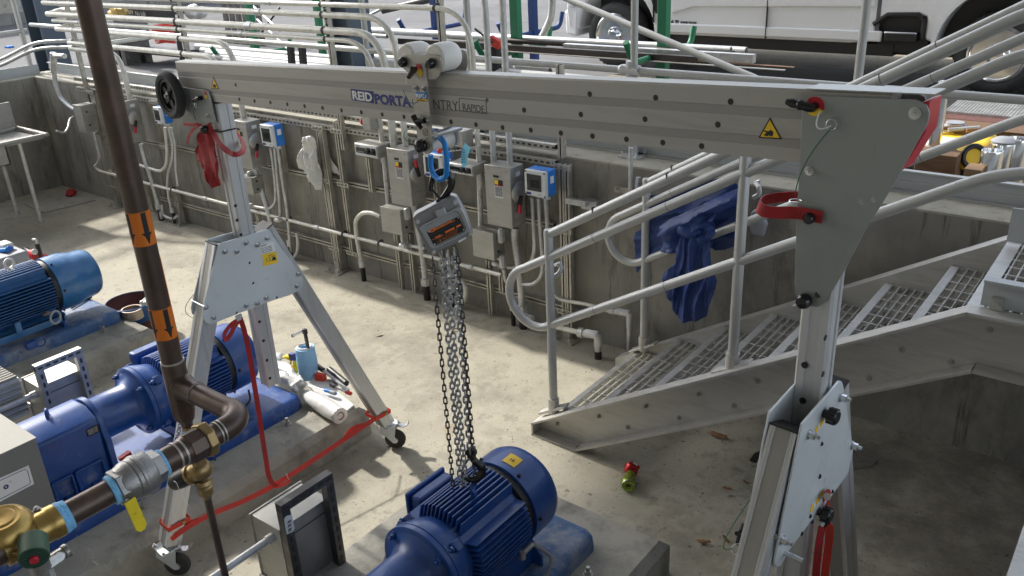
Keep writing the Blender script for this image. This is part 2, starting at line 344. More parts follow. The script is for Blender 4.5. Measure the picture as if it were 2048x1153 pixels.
tag(G().bb((a.x, 2, GZ), (a.x + .25, 29, GZ + .22)).build('kerb', 'wall'), 'stained concrete kerb at the foot of the far pale wall', 'kerb')

# guard railing on the wall tops
RY = 4.9
r = thing('guard_rail', 'grey pipe guard railing standing along the long wall top', 'railing', (-4, RY, WT))
zt = 2.46
zm = at(1130, 131, Y=RY).z
for nm, z in (('top_rail', zt), ('mid_rail', zm)):
    G().tube([(WX - .15, RY, z), (2.5, RY, z)], .024, 12).build(nm, 'rail', r)
for px_ in ((1269, 60), (1725, 80), (733, 90), (935, 40)):
    x = at(*px_, Y=RY).x
    p = G().cyl((x, RY, WT), (x, RY, zt), .024, n=14).build('post', 'rail', r)
    gg = G(); gg.box((x, RY, WT + .006), (.15, .15, .012)); gg.cyl((x, RY, WT + .012), (x, RY, WT + .13), .033)
    for sx in (-1, 1):
        for sy in (-1, 1): gg.cyl((x + .055 * sx, RY + .055 * sy, WT + .012), (x + .055 * sx, RY + .055 * sy, WT + .04), .008, n=6)
    gg.build('base_plate', 'galv', p)
xs = at(1262, 150, Y=RY).x
g = G(); g.cyl((xs - .06, RY, zm), (xs + .06, RY, zm), .036); g.cyl((xs, RY, zm - .05), (xs, RY, zm + .06), .034); g.cyl((xs + .06, RY - .04, zm - .01), (xs + .06, RY + .02, zm - .01), .012, n=8); g.ball((xs - .065, RY, zm), .034)
g.build('rail_fitting', 'galv', r)
r = thing('guard_rail', 'grey pipe guard railing standing on the end wall top at far left', 'railing', (WX - .12, 2, WT))
for nm, z in (('top_rail', zt), ('mid_rail', 1.87)): G().tube([(WX - .15, RY - .06, z), (WX - .15, -3, z)], .024, 12).build(nm, 'rail', r)
for y in (RY - .12, 2.6): G().cyl((WX - .15, y, WT), (WX - .15, y, zt), .024).build('post', 'rail', r)
G().cyl((WX - .45, RY, WT), (WX - .45, RY, zt), .028).build('post', 'rail', r)
# kick plate
r = thing('kick_plate', 'long grey metal kick plate along the top of the long wall', 'kick plate', (-4, 4.97, WT))
G().bb((WX - .1, 4.965, WT), (4, 4.975, WT + .115)).build('plate', 'kick', r)
g = G(); g.bb((WX - .1, 4.945, WT + .115), (4, 4.985, WT + .123)); g.bb((WX - .1, 4.93, WT), (4, 4.9645, WT + .012)); g.bb((WX - .1, 4.958, WT + .05), (4, 4.9645, WT + .062)); g.build('flange', 'rail', r)
G().bb((WX - .13, -3, WT), (WX - .12, 4.85, WT + .115)).build('plate', 'kick', r)

# steel building columns behind the wall
def column(lab, p, dpt, wd, rot=0):
    r = thing('steel_column', lab, 'column', p)
    g = G(); x, y = p[0], p[1]
    g.bb((x - dpt / 2, y - .012, GZ), (x + dpt / 2, y + .012, 7)); g.build('web', 'column', r)
    for s in (-1, 1): G().bb((x + s * dpt / 2 - .012, y - wd / 2, GZ), (x + s * dpt / 2 + .012, y + wd / 2, 7)).build('flange', 'column', r)
    G().bb((x - .3, y - .3, GZ + .005), (x + .3, y + .3, GZ + .03)).build('base_plate', 'column', r)
p = at(697, 60, Y=5.45); column('blue grey steel column standing behind the centre of the conduit rack', (p.x, 5.45, GZ), .30, .26)
p = at(92, 60, Y=5.6); column('blue grey steel column at the far left corner of the wall', (p.x, 5.6, GZ), .36, .30)

# concrete pads of the three pump sets
AX = (-6.30, -4.18, -1.98)
def pad(lab, x0, x1, y1):
    z = .2; c = .038
    g = G(); sec = [(x0, -3, 0), (x1, -3, 0), (x1, -3, z - c), (x1 - c, -3, z), (x0 + c, -3, z), (x0, -3, z - c)]
    g.prism(sec, (0, y1 + 3 - c, 0))
    g.add([(x0, y1 - c, 0), (x1, y1 - c, 0), (x1, y1 - c, z - c), (x0, y1 - c, z - c), (x0 + c, y1 - c, z), (x1 - c, y1 - c, z),
           (x0, y1, 0), (x1, y1, 0), (x1, y1, z - c), (x0, y1, z - c)], [(6, 7, 8, 9), (8, 5, 4, 9), (1, 2, 8, 7), (0, 6, 9, 3), (2, 5, 8), (3, 9, 4)])
    tag(g.build('concrete_pad', 'pad', smooth=20), lab, 'concrete pad', 'concrete machine pads')
pad('concrete pad under the lighter blue pump set at left', -7.0, -5.68, 2.83)
pad('concrete pad under the middle blue pump set, its edge crossed by the red strap', -4.85, -3.52, 2.93)
pad('concrete pad under the blue motor held by the hoist hook', -2.7, -1.455, 2.89)
# ------------------------------------------------------------------ open sided roof high over the pit, added outside the frame to shade the right half
r = thing('shade_canopy', 'added flat canopy roof, unseen high above the pit, shading its right half', 'roof', (0, 1, 7))
G().bb((-11.2, -3.0, 7.0), (8, 5.75, 7.12)).build('deck', 'tr_white', r)
for y in (5.5, -2.8): G().bb((-11.2, y - .06, 6.7), (8, y + .06, 6.995)).build('edge_beam', 'column', r)
tag(G().bb((-12, -3.4, GZ), (8, -3.05, 7.12)).build('sky_block_wall', 'coping'), 'tall concrete wall added unseen behind the viewpoint to cut sky light', 'wall')  # added unseen wall, keeps sky light off faces turned to the camera
r = thing('platform', 'raised metal platform whose pale edge shows at the bottom right corner', 'platform', (2, 1, 0))
xe = at(2030, 1100, Z=1.376).x
G().bb((xe, -2.9, 1.30), (6, 3.40, 1.376)).build('deck', 'alu', r, bevel=.004)
for x in (xe + .3, 3.0):
    for y in (-2.5, .4, 3.2): G().bb((x, y, 0), (x + .08, y + .08, 1.30)).build('leg', 'alu', r)
tag(G().bb((5.6, -3, 0), (6, WY, WT - .03)).build('concrete_wall', 'wall'), 'concrete pit wall closing the pit at the far right', 'wall')
# blotchy brown black grime and painted shade on the slab, deepening towards the landing
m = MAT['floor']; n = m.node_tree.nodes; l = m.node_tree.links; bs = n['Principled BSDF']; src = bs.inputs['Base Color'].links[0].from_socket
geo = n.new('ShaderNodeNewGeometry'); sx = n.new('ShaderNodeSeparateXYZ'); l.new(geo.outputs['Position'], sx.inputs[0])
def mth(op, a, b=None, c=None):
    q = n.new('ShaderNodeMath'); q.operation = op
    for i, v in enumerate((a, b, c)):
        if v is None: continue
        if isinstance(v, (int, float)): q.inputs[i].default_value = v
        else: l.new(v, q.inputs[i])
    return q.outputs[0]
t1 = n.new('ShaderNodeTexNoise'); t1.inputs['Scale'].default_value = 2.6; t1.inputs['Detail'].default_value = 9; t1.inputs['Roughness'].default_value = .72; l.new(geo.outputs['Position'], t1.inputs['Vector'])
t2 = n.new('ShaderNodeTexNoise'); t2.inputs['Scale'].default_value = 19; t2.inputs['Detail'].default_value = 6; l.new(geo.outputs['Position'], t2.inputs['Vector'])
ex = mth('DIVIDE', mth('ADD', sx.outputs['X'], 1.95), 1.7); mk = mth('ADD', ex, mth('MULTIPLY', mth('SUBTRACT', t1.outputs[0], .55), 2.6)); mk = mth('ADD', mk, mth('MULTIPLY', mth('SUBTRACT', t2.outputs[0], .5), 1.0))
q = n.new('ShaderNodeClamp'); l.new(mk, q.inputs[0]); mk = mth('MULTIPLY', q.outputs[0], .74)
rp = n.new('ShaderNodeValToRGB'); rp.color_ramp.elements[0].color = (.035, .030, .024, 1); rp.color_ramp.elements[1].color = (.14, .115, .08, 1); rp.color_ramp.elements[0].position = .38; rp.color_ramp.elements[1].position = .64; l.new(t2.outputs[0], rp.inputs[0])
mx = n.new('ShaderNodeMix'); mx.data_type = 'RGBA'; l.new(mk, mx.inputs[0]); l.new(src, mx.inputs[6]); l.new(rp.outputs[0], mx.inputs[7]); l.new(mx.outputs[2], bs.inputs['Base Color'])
# ------------------------------------------------------------------ aluminium stair
SN, SF = 3.545, 4.44                # outer faces of the near and far stringers
sl_ = .575                         # slope
LX = -.50                          # start of landing
r = thing('metal_stair', 'grey aluminium stair with open grating treads and pipe handrails against the wall', 'stairs', (-1.5, 3.9, 0))
zt_l = 1.376
def stringer(y, dirn, label=None):
    "channel stringer: web at y, flanges pointing dirn"
    d = .080 * dirn
    xb, xe = -2.69, -2.375                     # foot left end, toe of the slope on the floor
    top = lambda x: .085 + (x - xb) * (zt_l - .085) / (LX - xb)
    bot = lambda x: (x - xe) * .578
    xk = LX + .06; zb = bot(xk)
    web = [(xb, 0), (xe, 0), (xk, zb), (2.2, zb), (2.2, zt_l), (LX, zt_l), (xb, top(xb))]
    g = G(); g.prism([(x, y, z) for x, z in web], (0, -.008 * dirn, 0))
    part = g.build('stringer', 'alu', r)
    t = .012
    def fl(p, q, nx, nz):
        gg.prism([(p[0], y, p[1]), (q[0], y, q[1]), (q[0] - nx * t, y, q[1] - nz * t), (p[0] - nx * t, y, p[1] - nz * t)], (0, d, 0))
    gg = G(); k = math.hypot(1, sl_); nx, nz = -sl_ / k, 1 / k
    fl((xb, top(xb)), (LX, zt_l), nx, nz); fl((LX, zt_l), (2.2, zt_l), 0, 1)
    fl((xe, 0), (xk, zb), -nx, -nz); fl((xk, zb), (2.2, zb), 0, -1)
    fl((xb, 0), (xe, 0), 0, -1); fl((xb, 0), (xb, top(xb)), -1, 0)
    gg.build('flange', 'alu', part)
    return part, top
pn, topf = stringer(SN, -1); pf, _ = stringer(SF, 1)
# the flange of the near channel faces the pit, web sits behind it
bolts = [(1115, 848), (1198, 833), (1255, 855), (1292, 813), (1358, 836), (1398, 789), (1468, 812), (1515, 763), (1738, 757), (1804, 700), (1902, 724), (1980, 660)]
for b in bolts:
    p = at(*b, Y=SN); g = G(); g.cyl(p + V3((0, .001, 0)), p + V3((0, -.004, 0)), .014, n=14); g.cyl(p + V3((0, -.004, 0)), p + V3((0, -.013, 0)), .010, n=6); g.cyl(p + V3((0, -.013, 0)), p + V3((0, -.020, 0)), .005, n=8)
    g.build('bolt', 'stainless', pn)
# treads
n0x, n0z, run, rise = -2.515, .205, .2965, .1635
def tread(k):
    x, z = n0x + k * run, n0z + k * rise; y0, y1 = SN + .012, SF - .012; dep = .30
    t = G().bb((x - .004, y0, z - .03), (x + .034, y1, z)).build('tread', 'grate', r)
    g = G()
    for i in range(5): g.bb((x - .003 + i * .0075, y0, z), (x + .001 + i * .0075, y1, z + .003))       # ribbed nosing
    g.build('nosing', 'grate', t, smooth=5)
    g = G(); m = 7
    for i in range(1, m + 1):
        xx = x + .034 + (dep - .034) * i / m
        g.bb((xx - .002, y0, z - .03), (xx + .002, y1, z))
        yy = y0 + .006
        while yy < y1 - .012: g.bb((xx - .0021, yy, z), (xx + .0021, yy + .010, z + .003)); yy += .02
    yy = y0 + .05
    while yy < y1: g.bb((x + .034, yy - .0025, z - .010), (x + dep, yy + .0025, z - .001)); yy += .1016
    g.bb((x, y0, z - .04), (x + dep, y0 + .006, z - .002)); g.bb((x, y1 - .006, z - .04), (x + dep, y1, z - .002))
    g.build('grating', 'grate', t, smooth=5)
for k in range(7): tread(k)
# landing grating
x = LX + .01
t = G().bb((x - .03, SN + .012, zt_l - .055), (x + .03, SF - .012, zt_l - .02)).build('landing', 'grate', r)
g = G()
for i in range(24): g.bb((x + .04 + i * .04, SN + .012, zt_l - .055), (x + .045 + i * .04, SF - .012, zt_l - .02))
for j in range(10): g.bb((x, SN + .05 + j * .1, zt_l - .03), (x + 1, SN + .056 + j * .1, zt_l - .021))
g.build('grating', 'grate', t, smooth=5)
# kick plate on the landing
a_ = at(1945, 612, Y=3.45)
g = G(); g.bb((LX + .03, SN + .02, zt_l + .0), (2, SN + .03, zt_l + .105)); g.bb((LX + .03, SN + .0, zt_l + .105), (2, SN + .05, zt_l + .115)); g.build('kick_plate', 'kick', r)
g = G(); g.bb((LX + .07, SN - .01, zt_l + .002), (LX + .11, SN + .018, zt_l + .05)); g.cyl((LX + .09, SN - .012, zt_l + .03), (LX + .09, SN - .03, zt_l + .03), .012, n=6); g.build('clip', 'stainless', r)
g = G(); g.bb((LX - .02, SF - .06, zt_l + .0), (2, SF - .05, zt_l + .16)); g.build('kick_plate', 'kick', r)
# handrails
def rails(Y, p1x, base1, top1, p2x, tops, lab):
    rr = .0245; ztop = lambda x: top1 - .017 + (x - p1x) * sl_
    hr = thing('handrail', lab, 'handrail', (p1x, Y, 0))
    xb_ = LX + .045
    G().tube(fillet([(p1x + .02, Y, ztop(p1x) - .0), (xb_, Y, ztop(xb_)), (2.0, Y, ztop(xb_))], .11, 8), rr, 14).build('top_rail', 'rail', hr)
    zg = lambda x: tops[0] + (x + 1.476) * sl_
    zmid = lambda x: tops[1] + (x + 1.223) * sl_ * .985
    pts = [(2.0, Y, zg(xb_)), (xb_, Y, zg(xb_)), (p1x - .17, Y, zg(p1x - .17))]
    pts = fillet(pts, .11, 8)
    a = V3((p1x - .17, Y, zg(p1x - .17))); b = V3((p1x - .17 + .12, Y, zmid(p1x - .05)))
    c = (a + b) / 2; rad = (a - b).length / 2; ux = (a - b).normalized(); side = V3((-ux.z, 0, ux.x))
    if side.x > 0: side = -side
    loop = [c + ux * math.cos(q) * rad + side * math.sin(q) * rad * 1.0 for q in [math.pi * i / 14 for i in range(1, 15)]]
    G().tube(pts[:-1] + [a] + loop + [(p1x, Y, zmid(p1x))], rr, 14).build('grab_rail', 'rail', hr)
    G().tube(fillet([(p1x, Y, zmid(p1x)), (xb_, Y, zmid(xb_)), (2.0, Y, zmid(xb_))], .16, 8), rr, 14).build('mid_rail', 'rail', hr)
    for x, zb, zt2 in ((p1x, base1, top1), (p2x, topf(p2x) + .0, ztop(p2x) + .0)):
        p = G().lathe([(.0255, .0), (.0255, zt2 - zb - .008), (.022, zt2 - zb), (0, zt2 - zb + .004)], (x, Y, zb), (0, 0, 1), 18).build('post', 'rail', hr)
        sg = .052 if Y < 4 else .045
        g = G(); g.cyl((x, Y, zb - .02), (x, Y, zb + .075), .034, n=18); g.build('sleeve', 'alu', p)
        g = G(); d = V3((1, 0, sl_)).normalized(); g.bar(V3((x, Y, zb)) - d * .11, V3((x, Y, zb)) + d * .11, .06, .016, V3((-sl_, 0, 1))); g.build('foot', 'alu', p, bevel=.003)
    d = V3((1, 0, sl_)).normalized()
    for x in (-2.28, -1.86, -.95):
        for f in (ztop, zg, zmid):
            p = V3((x, Y, f(x))); G().cyl(p - d * .0012, p + d * .0012, rr + .0006, n=14).build('joint', 'strut_dark', hr)
    return hr
NY = 3.55
b1 = at(1104, 815, Y=NY); t1 = at(1098, 462, Y=NY)
rails(NY, -2.58, topf(-2.58) + .03, 1.313, -1.485, (1.785, 1.505), 'grey pipe handrail on the near side of the stair with a looped lower end')
FY = 4.40
rails(FY, -2.455, topf(-2.455) + .03, 1.395, -1.40, (1.795, 1.565), 'grey pipe handrail on the far, wall side of the stair, under the blue tarp')
# ------------------------------------------------------------------ portable gantry crane
ga = math.atan(.087); GU = V3((math.cos(ga), -math.sin(ga), 0)); GV = V3((math.sin(ga), math.cos(ga), 0)); GO = V3((-3.40, 2.2, 0)); ZZ = V3((0, 0, 1))
def gp(u, v, z): return GO + GU * u + GV * v + ZZ * z
def gv(x, y, v): return atn(x, y, GO + GV * v, GV)
def gu(x, y, u): return atn(x, y, GO + GU * u, GU)
def crop(L, x0, y0, s): return [(x0 + x / s, y0 + y / s) for x, y in L]
gan = thing('gantry_crane', 'tall portable aluminium gantry crane whose printed beam spans the whole picture', 'gantry crane', GO)
BS = .051
def bz(u): return 2.196 + BS * (u + .0)           # beam underside
# beam with two shallow grooves on each face
bt = V3((GU.x, GU.y, BS))
prof = [(0, 0), (0, .032), (.0015, .033), (.0015, .054), (0, .055), (0, .100), (.0015, .101), (.0015, .122), (0, .123), (0, .163), (.003, .169)]
front = [(-.03 + a, z) for a, z in prof]; back = [(.03 - a, z) for a, z in prof][::-1]
u0, u1 = -.245, 2.925
poly = [gp(u0, v, bz(u0) + z) for v, z in front + back]
bm_ = G(); bm_.prism(poly, bt * (u1 - u0)); beam = bm_.build('beam', 'beam', gan, smooth=15)
g = G()
for za, zb in ((.0335, .0535), (.1015, .1215)):
    g.prism([gp(u0, -.0288, bz(u0) + za), gp(u0, -.0288, bz(u0) + zb), gp(u0, -.0275, bz(u0) + zb), gp(u0, -.0275, bz(u0) + za)], bt * (u1 - u0))
    g.build('groove', 'beam_groove', beam); g = G()
holes = crop([(1812, 655), (1840, 765), (1957, 778)], 0, 0, 3.844) + crop([(35, 778), (157, 790), (287, 803), (420, 818), (558, 832), (704, 850), (856, 865), (1017, 882), (1184, 900), (1545, 938), (1738, 960), (1942, 982)], 500, 0, 3.844) \
    + crop([(237, 1002), (468, 1025), (711, 1048), (972, 1072), (1252, 1098), (1550, 1125), (690, 725), (1197, 753), (1773, 783), (185, 848), (622, 882), (1115, 918), (1675, 960)], 1000, 0, 3.844)
for h in holes:
    p = gv(*h, -.03); gg = G(); gg.cyl(p - GV * .0005, p + GV * .001, .0078, n=16)
    ho = gg.build('hole', 'black', beam)
# printing on the beam
def bword(txt, p0, p1, hpx, m, bold=0., par=beam, v=-.0304):
    a, b = gv(*p0, v), gv(*p1, v); d = b - a
    return words(txt, 'lettering', m, par, a, d, ZZ, hpx, width=d.length, bold=bold)
a, b, c, d = [gv(*q, -.0303) for q in ((701, 178), (747, 183), (748, 207), (704, 201))]
s = G().prism([d, c, b, a], -GV * .0006).build('sticker', 'ink_blue', beam)
bword('REID', (705, 198.5), (744, 203.5), .042, 'ink_white', .0014, s, -.0318)
bword('PORTA', (750, 207), (823, 214), .046, 'ink_blue', .0022)
bword('GA', (824, 214), (851, 217), .046, 'ink_grey')
bword('NTRY', (866, 218), (916, 223), .046, 'ink_grey')
bword('RAPIDE', (925, 221), (968, 226), .032, 'ink_grey')
bword('®', (972, 205), (977, 205.5), .02, 'ink_grey')
q = [gv(*p, -.0303) for p in ((918, 197), (972, 202), (973, 228), (919, 222))]
g = G()
for i in range(4): g.bar(q[i], q[(i + 1) % 4], .0012, .0018)
g.build('lettering', 'ink_grey', beam)
def hazard(pts, v):
    T = [gv(*p, v) for p in pts]; g = G(); g.prism(T, -GV * .0006); o = g.build('warning_sticker', 'ink_black', beam)
    c = (T[0] + T[1] + T[2]) / 3; g = G(); g.prism([c + (p - c) * .82 - GV * .0007 for p in T], -GV * .0004); y = g.build('sticker_field', 'label_yellow', beam)
    ap, L_, R_ = T; cx = (L_ + R_) / 2; up_ = ap - cx; rt_ = (R_ - L_)
    g = G(); P = lambda a, b: cx + rt_ * a + up_ * b - GV * .0012
    g.prism([P(-.20, .22), P(-.05, .16), P(.10, .10), P(.16, .30), P(.05, .42), P(-.08, .34)], -GV * .0004)
    g.prism([P(-.30, .34), P(-.2, .38), P(-.08, .34), P(-.1, .28)], -GV * .0004); g.prism([P(-.26, .14), P(-.2, .22), P(-.05, .16), P(-.1, .1)], -GV * .0004)
    g.build('lettering', 'ink_black', beam)
hazard([(1540, 235), (1517, 276), (1564, 279)], -.0303); hazard([(426.5, 154), (423.5, 178), (438.5, 179)], -.0303)
# top plates (front and back) and end bumper, right end
rp = [(1604, 222), (1615, 199), (1628, 193), (1832, 200), (1853, 210), (1859, 227), (1855, 249), (1829, 294), (1821, 309), (1797, 352), (1765, 406), (1727, 467), (1685, 548), (1666, 580), (1650, 606), (1634, 615), (1612, 612), (1592, 600), (1589, 560), (1592, 455)]
PP_ = [gv(*q, -.041) for q in rp]
fp = G().prism(PP_, GV * .005).build('side_plate', 'plate_grey', gan, bevel=.0015)
G().prism([p + GV * .077 - GU * .03 for p in PP_], GV * .005).build('side_plate', 'plate_grey', gan, bevel=.0015)
e0, e1, e2, e3 = [gv(*q, -.036) for q in ((1868, 196), (1860, 250), (1818, 332), (1832, 345))]
g = G(); e = [gp(2.985, -.036, 2.50), gp(2.985, -.036, 2.45), gp(2.945, -.036, 2.365), gp(2.968, -.036, 2.352), gp(3.005, -.036, 2.44), gp(3.005, -.036, 2.508)]
g.prism(e, GV * .072); g.build('end_bumper', 'red_plate', gan, bevel=.003)
G().bb((0, 0, 0), (.001, .001, .001)) if False else None
g = G(); g.prism([gp(2.74, -.0365, bz(2.74) + .1695), gp(3.012, -.0365, bz(3.012) + .1695), gp(3.012, -.0365, bz(3.012) + .172), gp(2.74, -.0365, bz(2.74) + .172)], GV * .066); g.build('top_cap', 'rail', gan)
# left side plates
lp = [(352, 170), (372, 176), (405, 180), (417, 184), (421, 195), (427, 225), (432, 246), (405, 248), (385, 238), (360, 205)]
LP = [gv(*q, -.041) for q in lp]
lf = G().prism(LP, GV * .005).build('side_plate', 'plate_grey', gan, bevel=.0015)
G().prism([p + GV * .077 for p in LP], GV * .005).build('side_plate', 'plate_grey', gan, bevel=.0015)
def bolt(p, ax, par, r=.011, l=.010, m='steel'):
    a = V3(ax).normalized(); g = G(); g.cyl(p, p + a * .003, r * 1.35, n=16); g.cyl(p + a * .003, p + a * (.003 + l), r, n=6); g.cyl(p + a * (.003 + l), p + a * (.003 + l * 1.8), r * .55, n=10); return g.build('bolt', m, par)
bolt(gv(1830, 227, -.041), -GV, fp, .0095, .007)
for q in ((1748, 399), (1724, 404)): G().cyl(gv(*q, -.0405), gv(*q, -.0414), .0075, n=18).build('hole', 'rail', fp)
bolt(gv(1619, 342, -.041), -GV, fp, .008, .006); bolt(gv(416, 232, -.041), -GV, lf, .008, .006)
for q in ((1636, 590),): G().cyl(gv(*q, -.0412), gv(*q, -.042), .008, n=14).build('hole', 'strut_dark', fp)
p = gv(1613, 599, -.041); g = G(); g.lathe([(.012, 0), (.018, .006), (.019, .018), (.014, .03), (0, .033)], p, -GV, 18); g.build('knob', 'black_gloss', fp)
def lockpin(c, par, dirpx, v, mdisc=True, ang=0):
    "T handle locking pin with its red and yellow disc"
    p = gv(*c, v)
    if mdisc:
        for col, a0, a1 in (('red_plate', -20, 180), ('label_yellow', 180, 340)):
            g = G(); pts = [p + (GU * math.cos(R(t)) + ZZ * math.sin(R(t))) * .022 for t in range(a0, a1 + 1, 20)]; g.prism([p] + pts, -GV * .001); g.build('lock_disc', col, par)
    h = gv(*dirpx, v) - p; h.normalize(); b = p + h * .025 - GV * .02; s = G()
    s.cyl(p, p - GV * .02, .010, n=12); s.tube([b - h * .034, b - h * .02, b, b + h * .02, b + h * .034], [.007, .011, .009, .011, .007], 10); s.ball(b, .012, 10)
    s.build('lock_pin', 'black_gloss', par)
lockpin((1630, 213), fp, (1600, 205), -.041)
def wire(pts, name='lanyard', m='green_wire', par=gan, r=.0014): return G().tube(pts, r, 6).build(name, m, par)
def sag(a, b, d, n=12):
    return [a.lerp(b, i / n) + V3(d) * (4 * (i / n) * (1 - i / n)) for i in range(n + 1)]
a = gv(1640, 222, -.055); b = gv(1662, 252, -.052)
G().tube(sag(a, b, GV * -.01 + ZZ * -.02 - GU * .012), .0018, 6).build('lanyard', 'label_white', fp)
G().ring(gv(1663, 250, -.05), GV, .012, .0016, 16, 6).build('split_ring', 'steel', fp)
wire(sag(gv(1661, 258, -.047), gv(1590, 392, -.05), GU * -.01 - GV * .015), par=fp)
# masts
def mast(uc, v0, v1, z0, z1, nm='mast'):
    g = G(); hw = .039; k = .006
    sec = [(-hw + k, v0), (-.016, v0), (-.014, v0 + .004), (.014, v0 + .004), (.016, v0), (hw - k, v0), (hw, v0 + k), (hw, (v0 + v1) / 2 - .012), (hw - .004, (v0 + v1) / 2 - .010), (hw - .004, (v0 + v1) / 2 + .010), (hw, (v0 + v1) / 2 + .012), (hw, v1 - k), (hw - k, v1), (-hw + k, v1), (-hw, v1 - k), (-hw, v0 + k)]
    g.prism([gp(uc + a, b, z0) for a, b in sec], ZZ * (z1 - z0)); return g.build(nm, 'mast', gan, smooth=20)
ml = mast(.022, -.03, .045, .76, 2.19); mr = mast(2.812, -.03, .03, 1.13, bz(2.81))
for q in ((469, 412), (472, 441), (480, 470), (517, 644), (525, 682), (532, 721), (538, 757)):
    p = gu(q[0] + 2, q[1], .0615); G().cyl(p - GU * .001, p + GU * .0006, .008, n=12).build('hole', 'black', ml)
for q in ((1609, 731), (1605, 802), (1594, 1010)):
    p = gv(*q, -.03); G().cyl(p - GV * .0006, p + GV * .001, .009, n=12).build('hole', 'black', mr)
for q in ((1651, 676), (1646, 749)):
    p = gu(*q, 2.8515); G().cyl(p - GU * .001, p + GU * .0006, .008, n=12).build('hole', 'black', mr)
# A frames
lpl = crop([(345, 275), (352, 262), (365, 250), (480, 215), (660, 165), (840, 105), (868, 100), (893, 122), (940, 200), (1110, 430), (1200, 560), (1238, 625), (1235, 690), (1195, 742), (1100, 790), (895, 855), (700, 935), (600, 968), (430, 1035), (320, 1080), (270, 1098), (220, 1080), (187, 1035), (180, 980), (200, 890), (260, 640)], 370, 440, 5.241)
rpl = crop([(1150, 118), (1172, 123), (1188, 160), (1215, 330), (1255, 600), (1290, 830), (1285, 900), (1262, 980)], 1460, 740, 5.24) + crop([(1395, 30), (1200, 300), (940, 620), (760, 860), (665, 1030), (640, 1050), (612, 1050), (595, 1025), (600, 960), (640, 760), (700, 440), (790, 0)], 1440, 940, 5.413) + crop([(690, 900), (760, 575), (775, 555), (1000, 290)], 1460, 740, 5.24)
UL, UR = .078, 2.862
def aframe(polypx, uf, thick, legs, uc, m='zinc'):
    A = [gu(*q, uf) for q in polypx]
    f = G().prism(A, -GU * .006).build('leg_plate', m, gan, bevel=.0015)
    b = G().prism([p - GU * thick for p in A], -GU * .006).build('leg_plate', m, gan, bevel=.0015)
    for (v0, z0, v1, z1) in legs:
        a, c = gp(uc, v0, z0), gp(uc, v1, z1); d = (a - c).normalized(); sd_ = d.cross(GU).normalized(); hu, hv = (thick - .014) / 2, .037
        sec = [(-hu, -hv), (-.027, -hv), (-.0265, -hv + .0015), (-.0255, -hv), (-.0215, -hv), (-.020, -hv + .003), (.020, -hv + .003), (.0215, -hv), (.0255, -hv), (.0265, -hv + .0015), (.027, -hv), (hu, -hv), (hu, -.014), (hu - .002, -.012), (hu - .002, .012), (hu, .014), (hu, hv), (.014, hv), (.012, hv - .003), (-.012, hv - .003), (-.014, hv), (-hu, hv)]
        lg = G().prism([c + GU * x + sd_ * y for x, y in sec], a - c).build('leg', 'mast', gan, smooth=20)
        gr = G(); gr.prism([c + GU * x + sd_ * y for x, y in ((-.0195, -hv + .0022), (.0195, -hv + .0022), (.0195, -hv + .004), (-.0195, -hv + .004))], a - c); gr.build('leg_groove', 'mast_dark', lg)
        cp = G(); cp.bar(a - d * .0, a + d * .006, thick - .012, .077, sd_); cp.build('leg_cap', 'black', lg)
    return f, b
lf_, lb_ = aframe(lpl, UL, .100, [(-.135, 1.56, -.672, .182), (.105, 1.57, .682, .182)], UL - .053)
rf_, rb_ = aframe(rpl, UR, .085, [(-.128, 1.69, -.725, .19), (.105, 1.70, .64, .19)], UR - .0455)
for q in crop([(418, 332), (540, 330), (640, 240), (755, 262), (858, 192), (1185, 567), (1172, 693), (215, 915), (298, 1022), (640, 897), (755, 875), (848, 818)], 370, 440, 5.241): bolt(gu(*q, UL), GU, lf_, .0095, .008)
for q in crop([(672, 450), (710, 662), (537, 973), (957, 813)], 370, 440, 5.241): G().cyl(gu(*q, UL + .0004), gu(*q, UL - .001), .007, n=14).build('hole', 'black', lf_)
for q in crop([(1155, 285), (822, 675), (1278, 790)], 1460, 740, 5.24): bolt(gu(*q, UR), GU, rf_, .010, .014)
for q in crop([(665, 755)], 1440, 940, 5.413): bolt(gu(*q, UR), GU, rf_, .010, .014)
p = gu(*crop([(700, 900)], 1440, 940, 5.413)[0], UR); G().cyl(p, p + GU * .05, .0075, n=14).build('pin', 'steel', rf_)
for q in crop([(955, 775), (935, 1112)], 1460, 740, 5.24) + crop([(1072, 75), (970, 500), (878, 690), (1210, 235), (993, 562)], 1440, 940, 5.413): G().cyl(gu(*q, UR + .0004), gu(*q, UR - .001), .006, n=12).build('hole', 'black', rf_)
for q in crop([(985, 455)], 1460, 740, 5.24) + crop([(1065, 450)], 1440, 940, 5.413):
    p = gu(*q, UR); g = G(); g.lathe([(.012, 0), (.012, .008), (.019, .012), (.020, .032), (.016, .037), (0, .037)], p, GU, 16)
    for i in range(8):
        t = math.pi * 2 * i / 8; uu, vv, _ = basis(GU); g.cyl(p + GU * .012 + (uu * math.cos(t) + vv * math.sin(t)) * .0185, p + GU * .033 + (uu * math.cos(t) + vv * math.sin(t)) * .0185, .0042, n=8)
    g.build('knob', 'black_gloss', rf_)
def usticker(a, b, h, m, par, u):
    A, B = gu(*a, u + .0005), gu(*b, u + .0005); d = (B - A); w_ = ZZ.cross(GU); n = GU.cross(d).normalized()
    return G().prism([A - n * h / 2, B - n * h / 2, B + n * h / 2, A + n * h / 2], GU * .0005).build('sticker', m, par)
C2 = lambda x, y: (1460 + x / 5.24, 740 + y / 5.24); C3 = lambda x, y: (1440 + x / 5.413, 940 + y / 5.413)
for a, b in ((C2(895, 650), C2(920, 600)), (C2(945, 580), C2(985, 520)), (C3(985, 455), C3(1005, 375)), (C3(1038, 365), C3(1072, 310)), (C3(1092, 290), C3(1118, 240))):
    usticker(a, b, .018, 'label_yellow', rf_, UR)
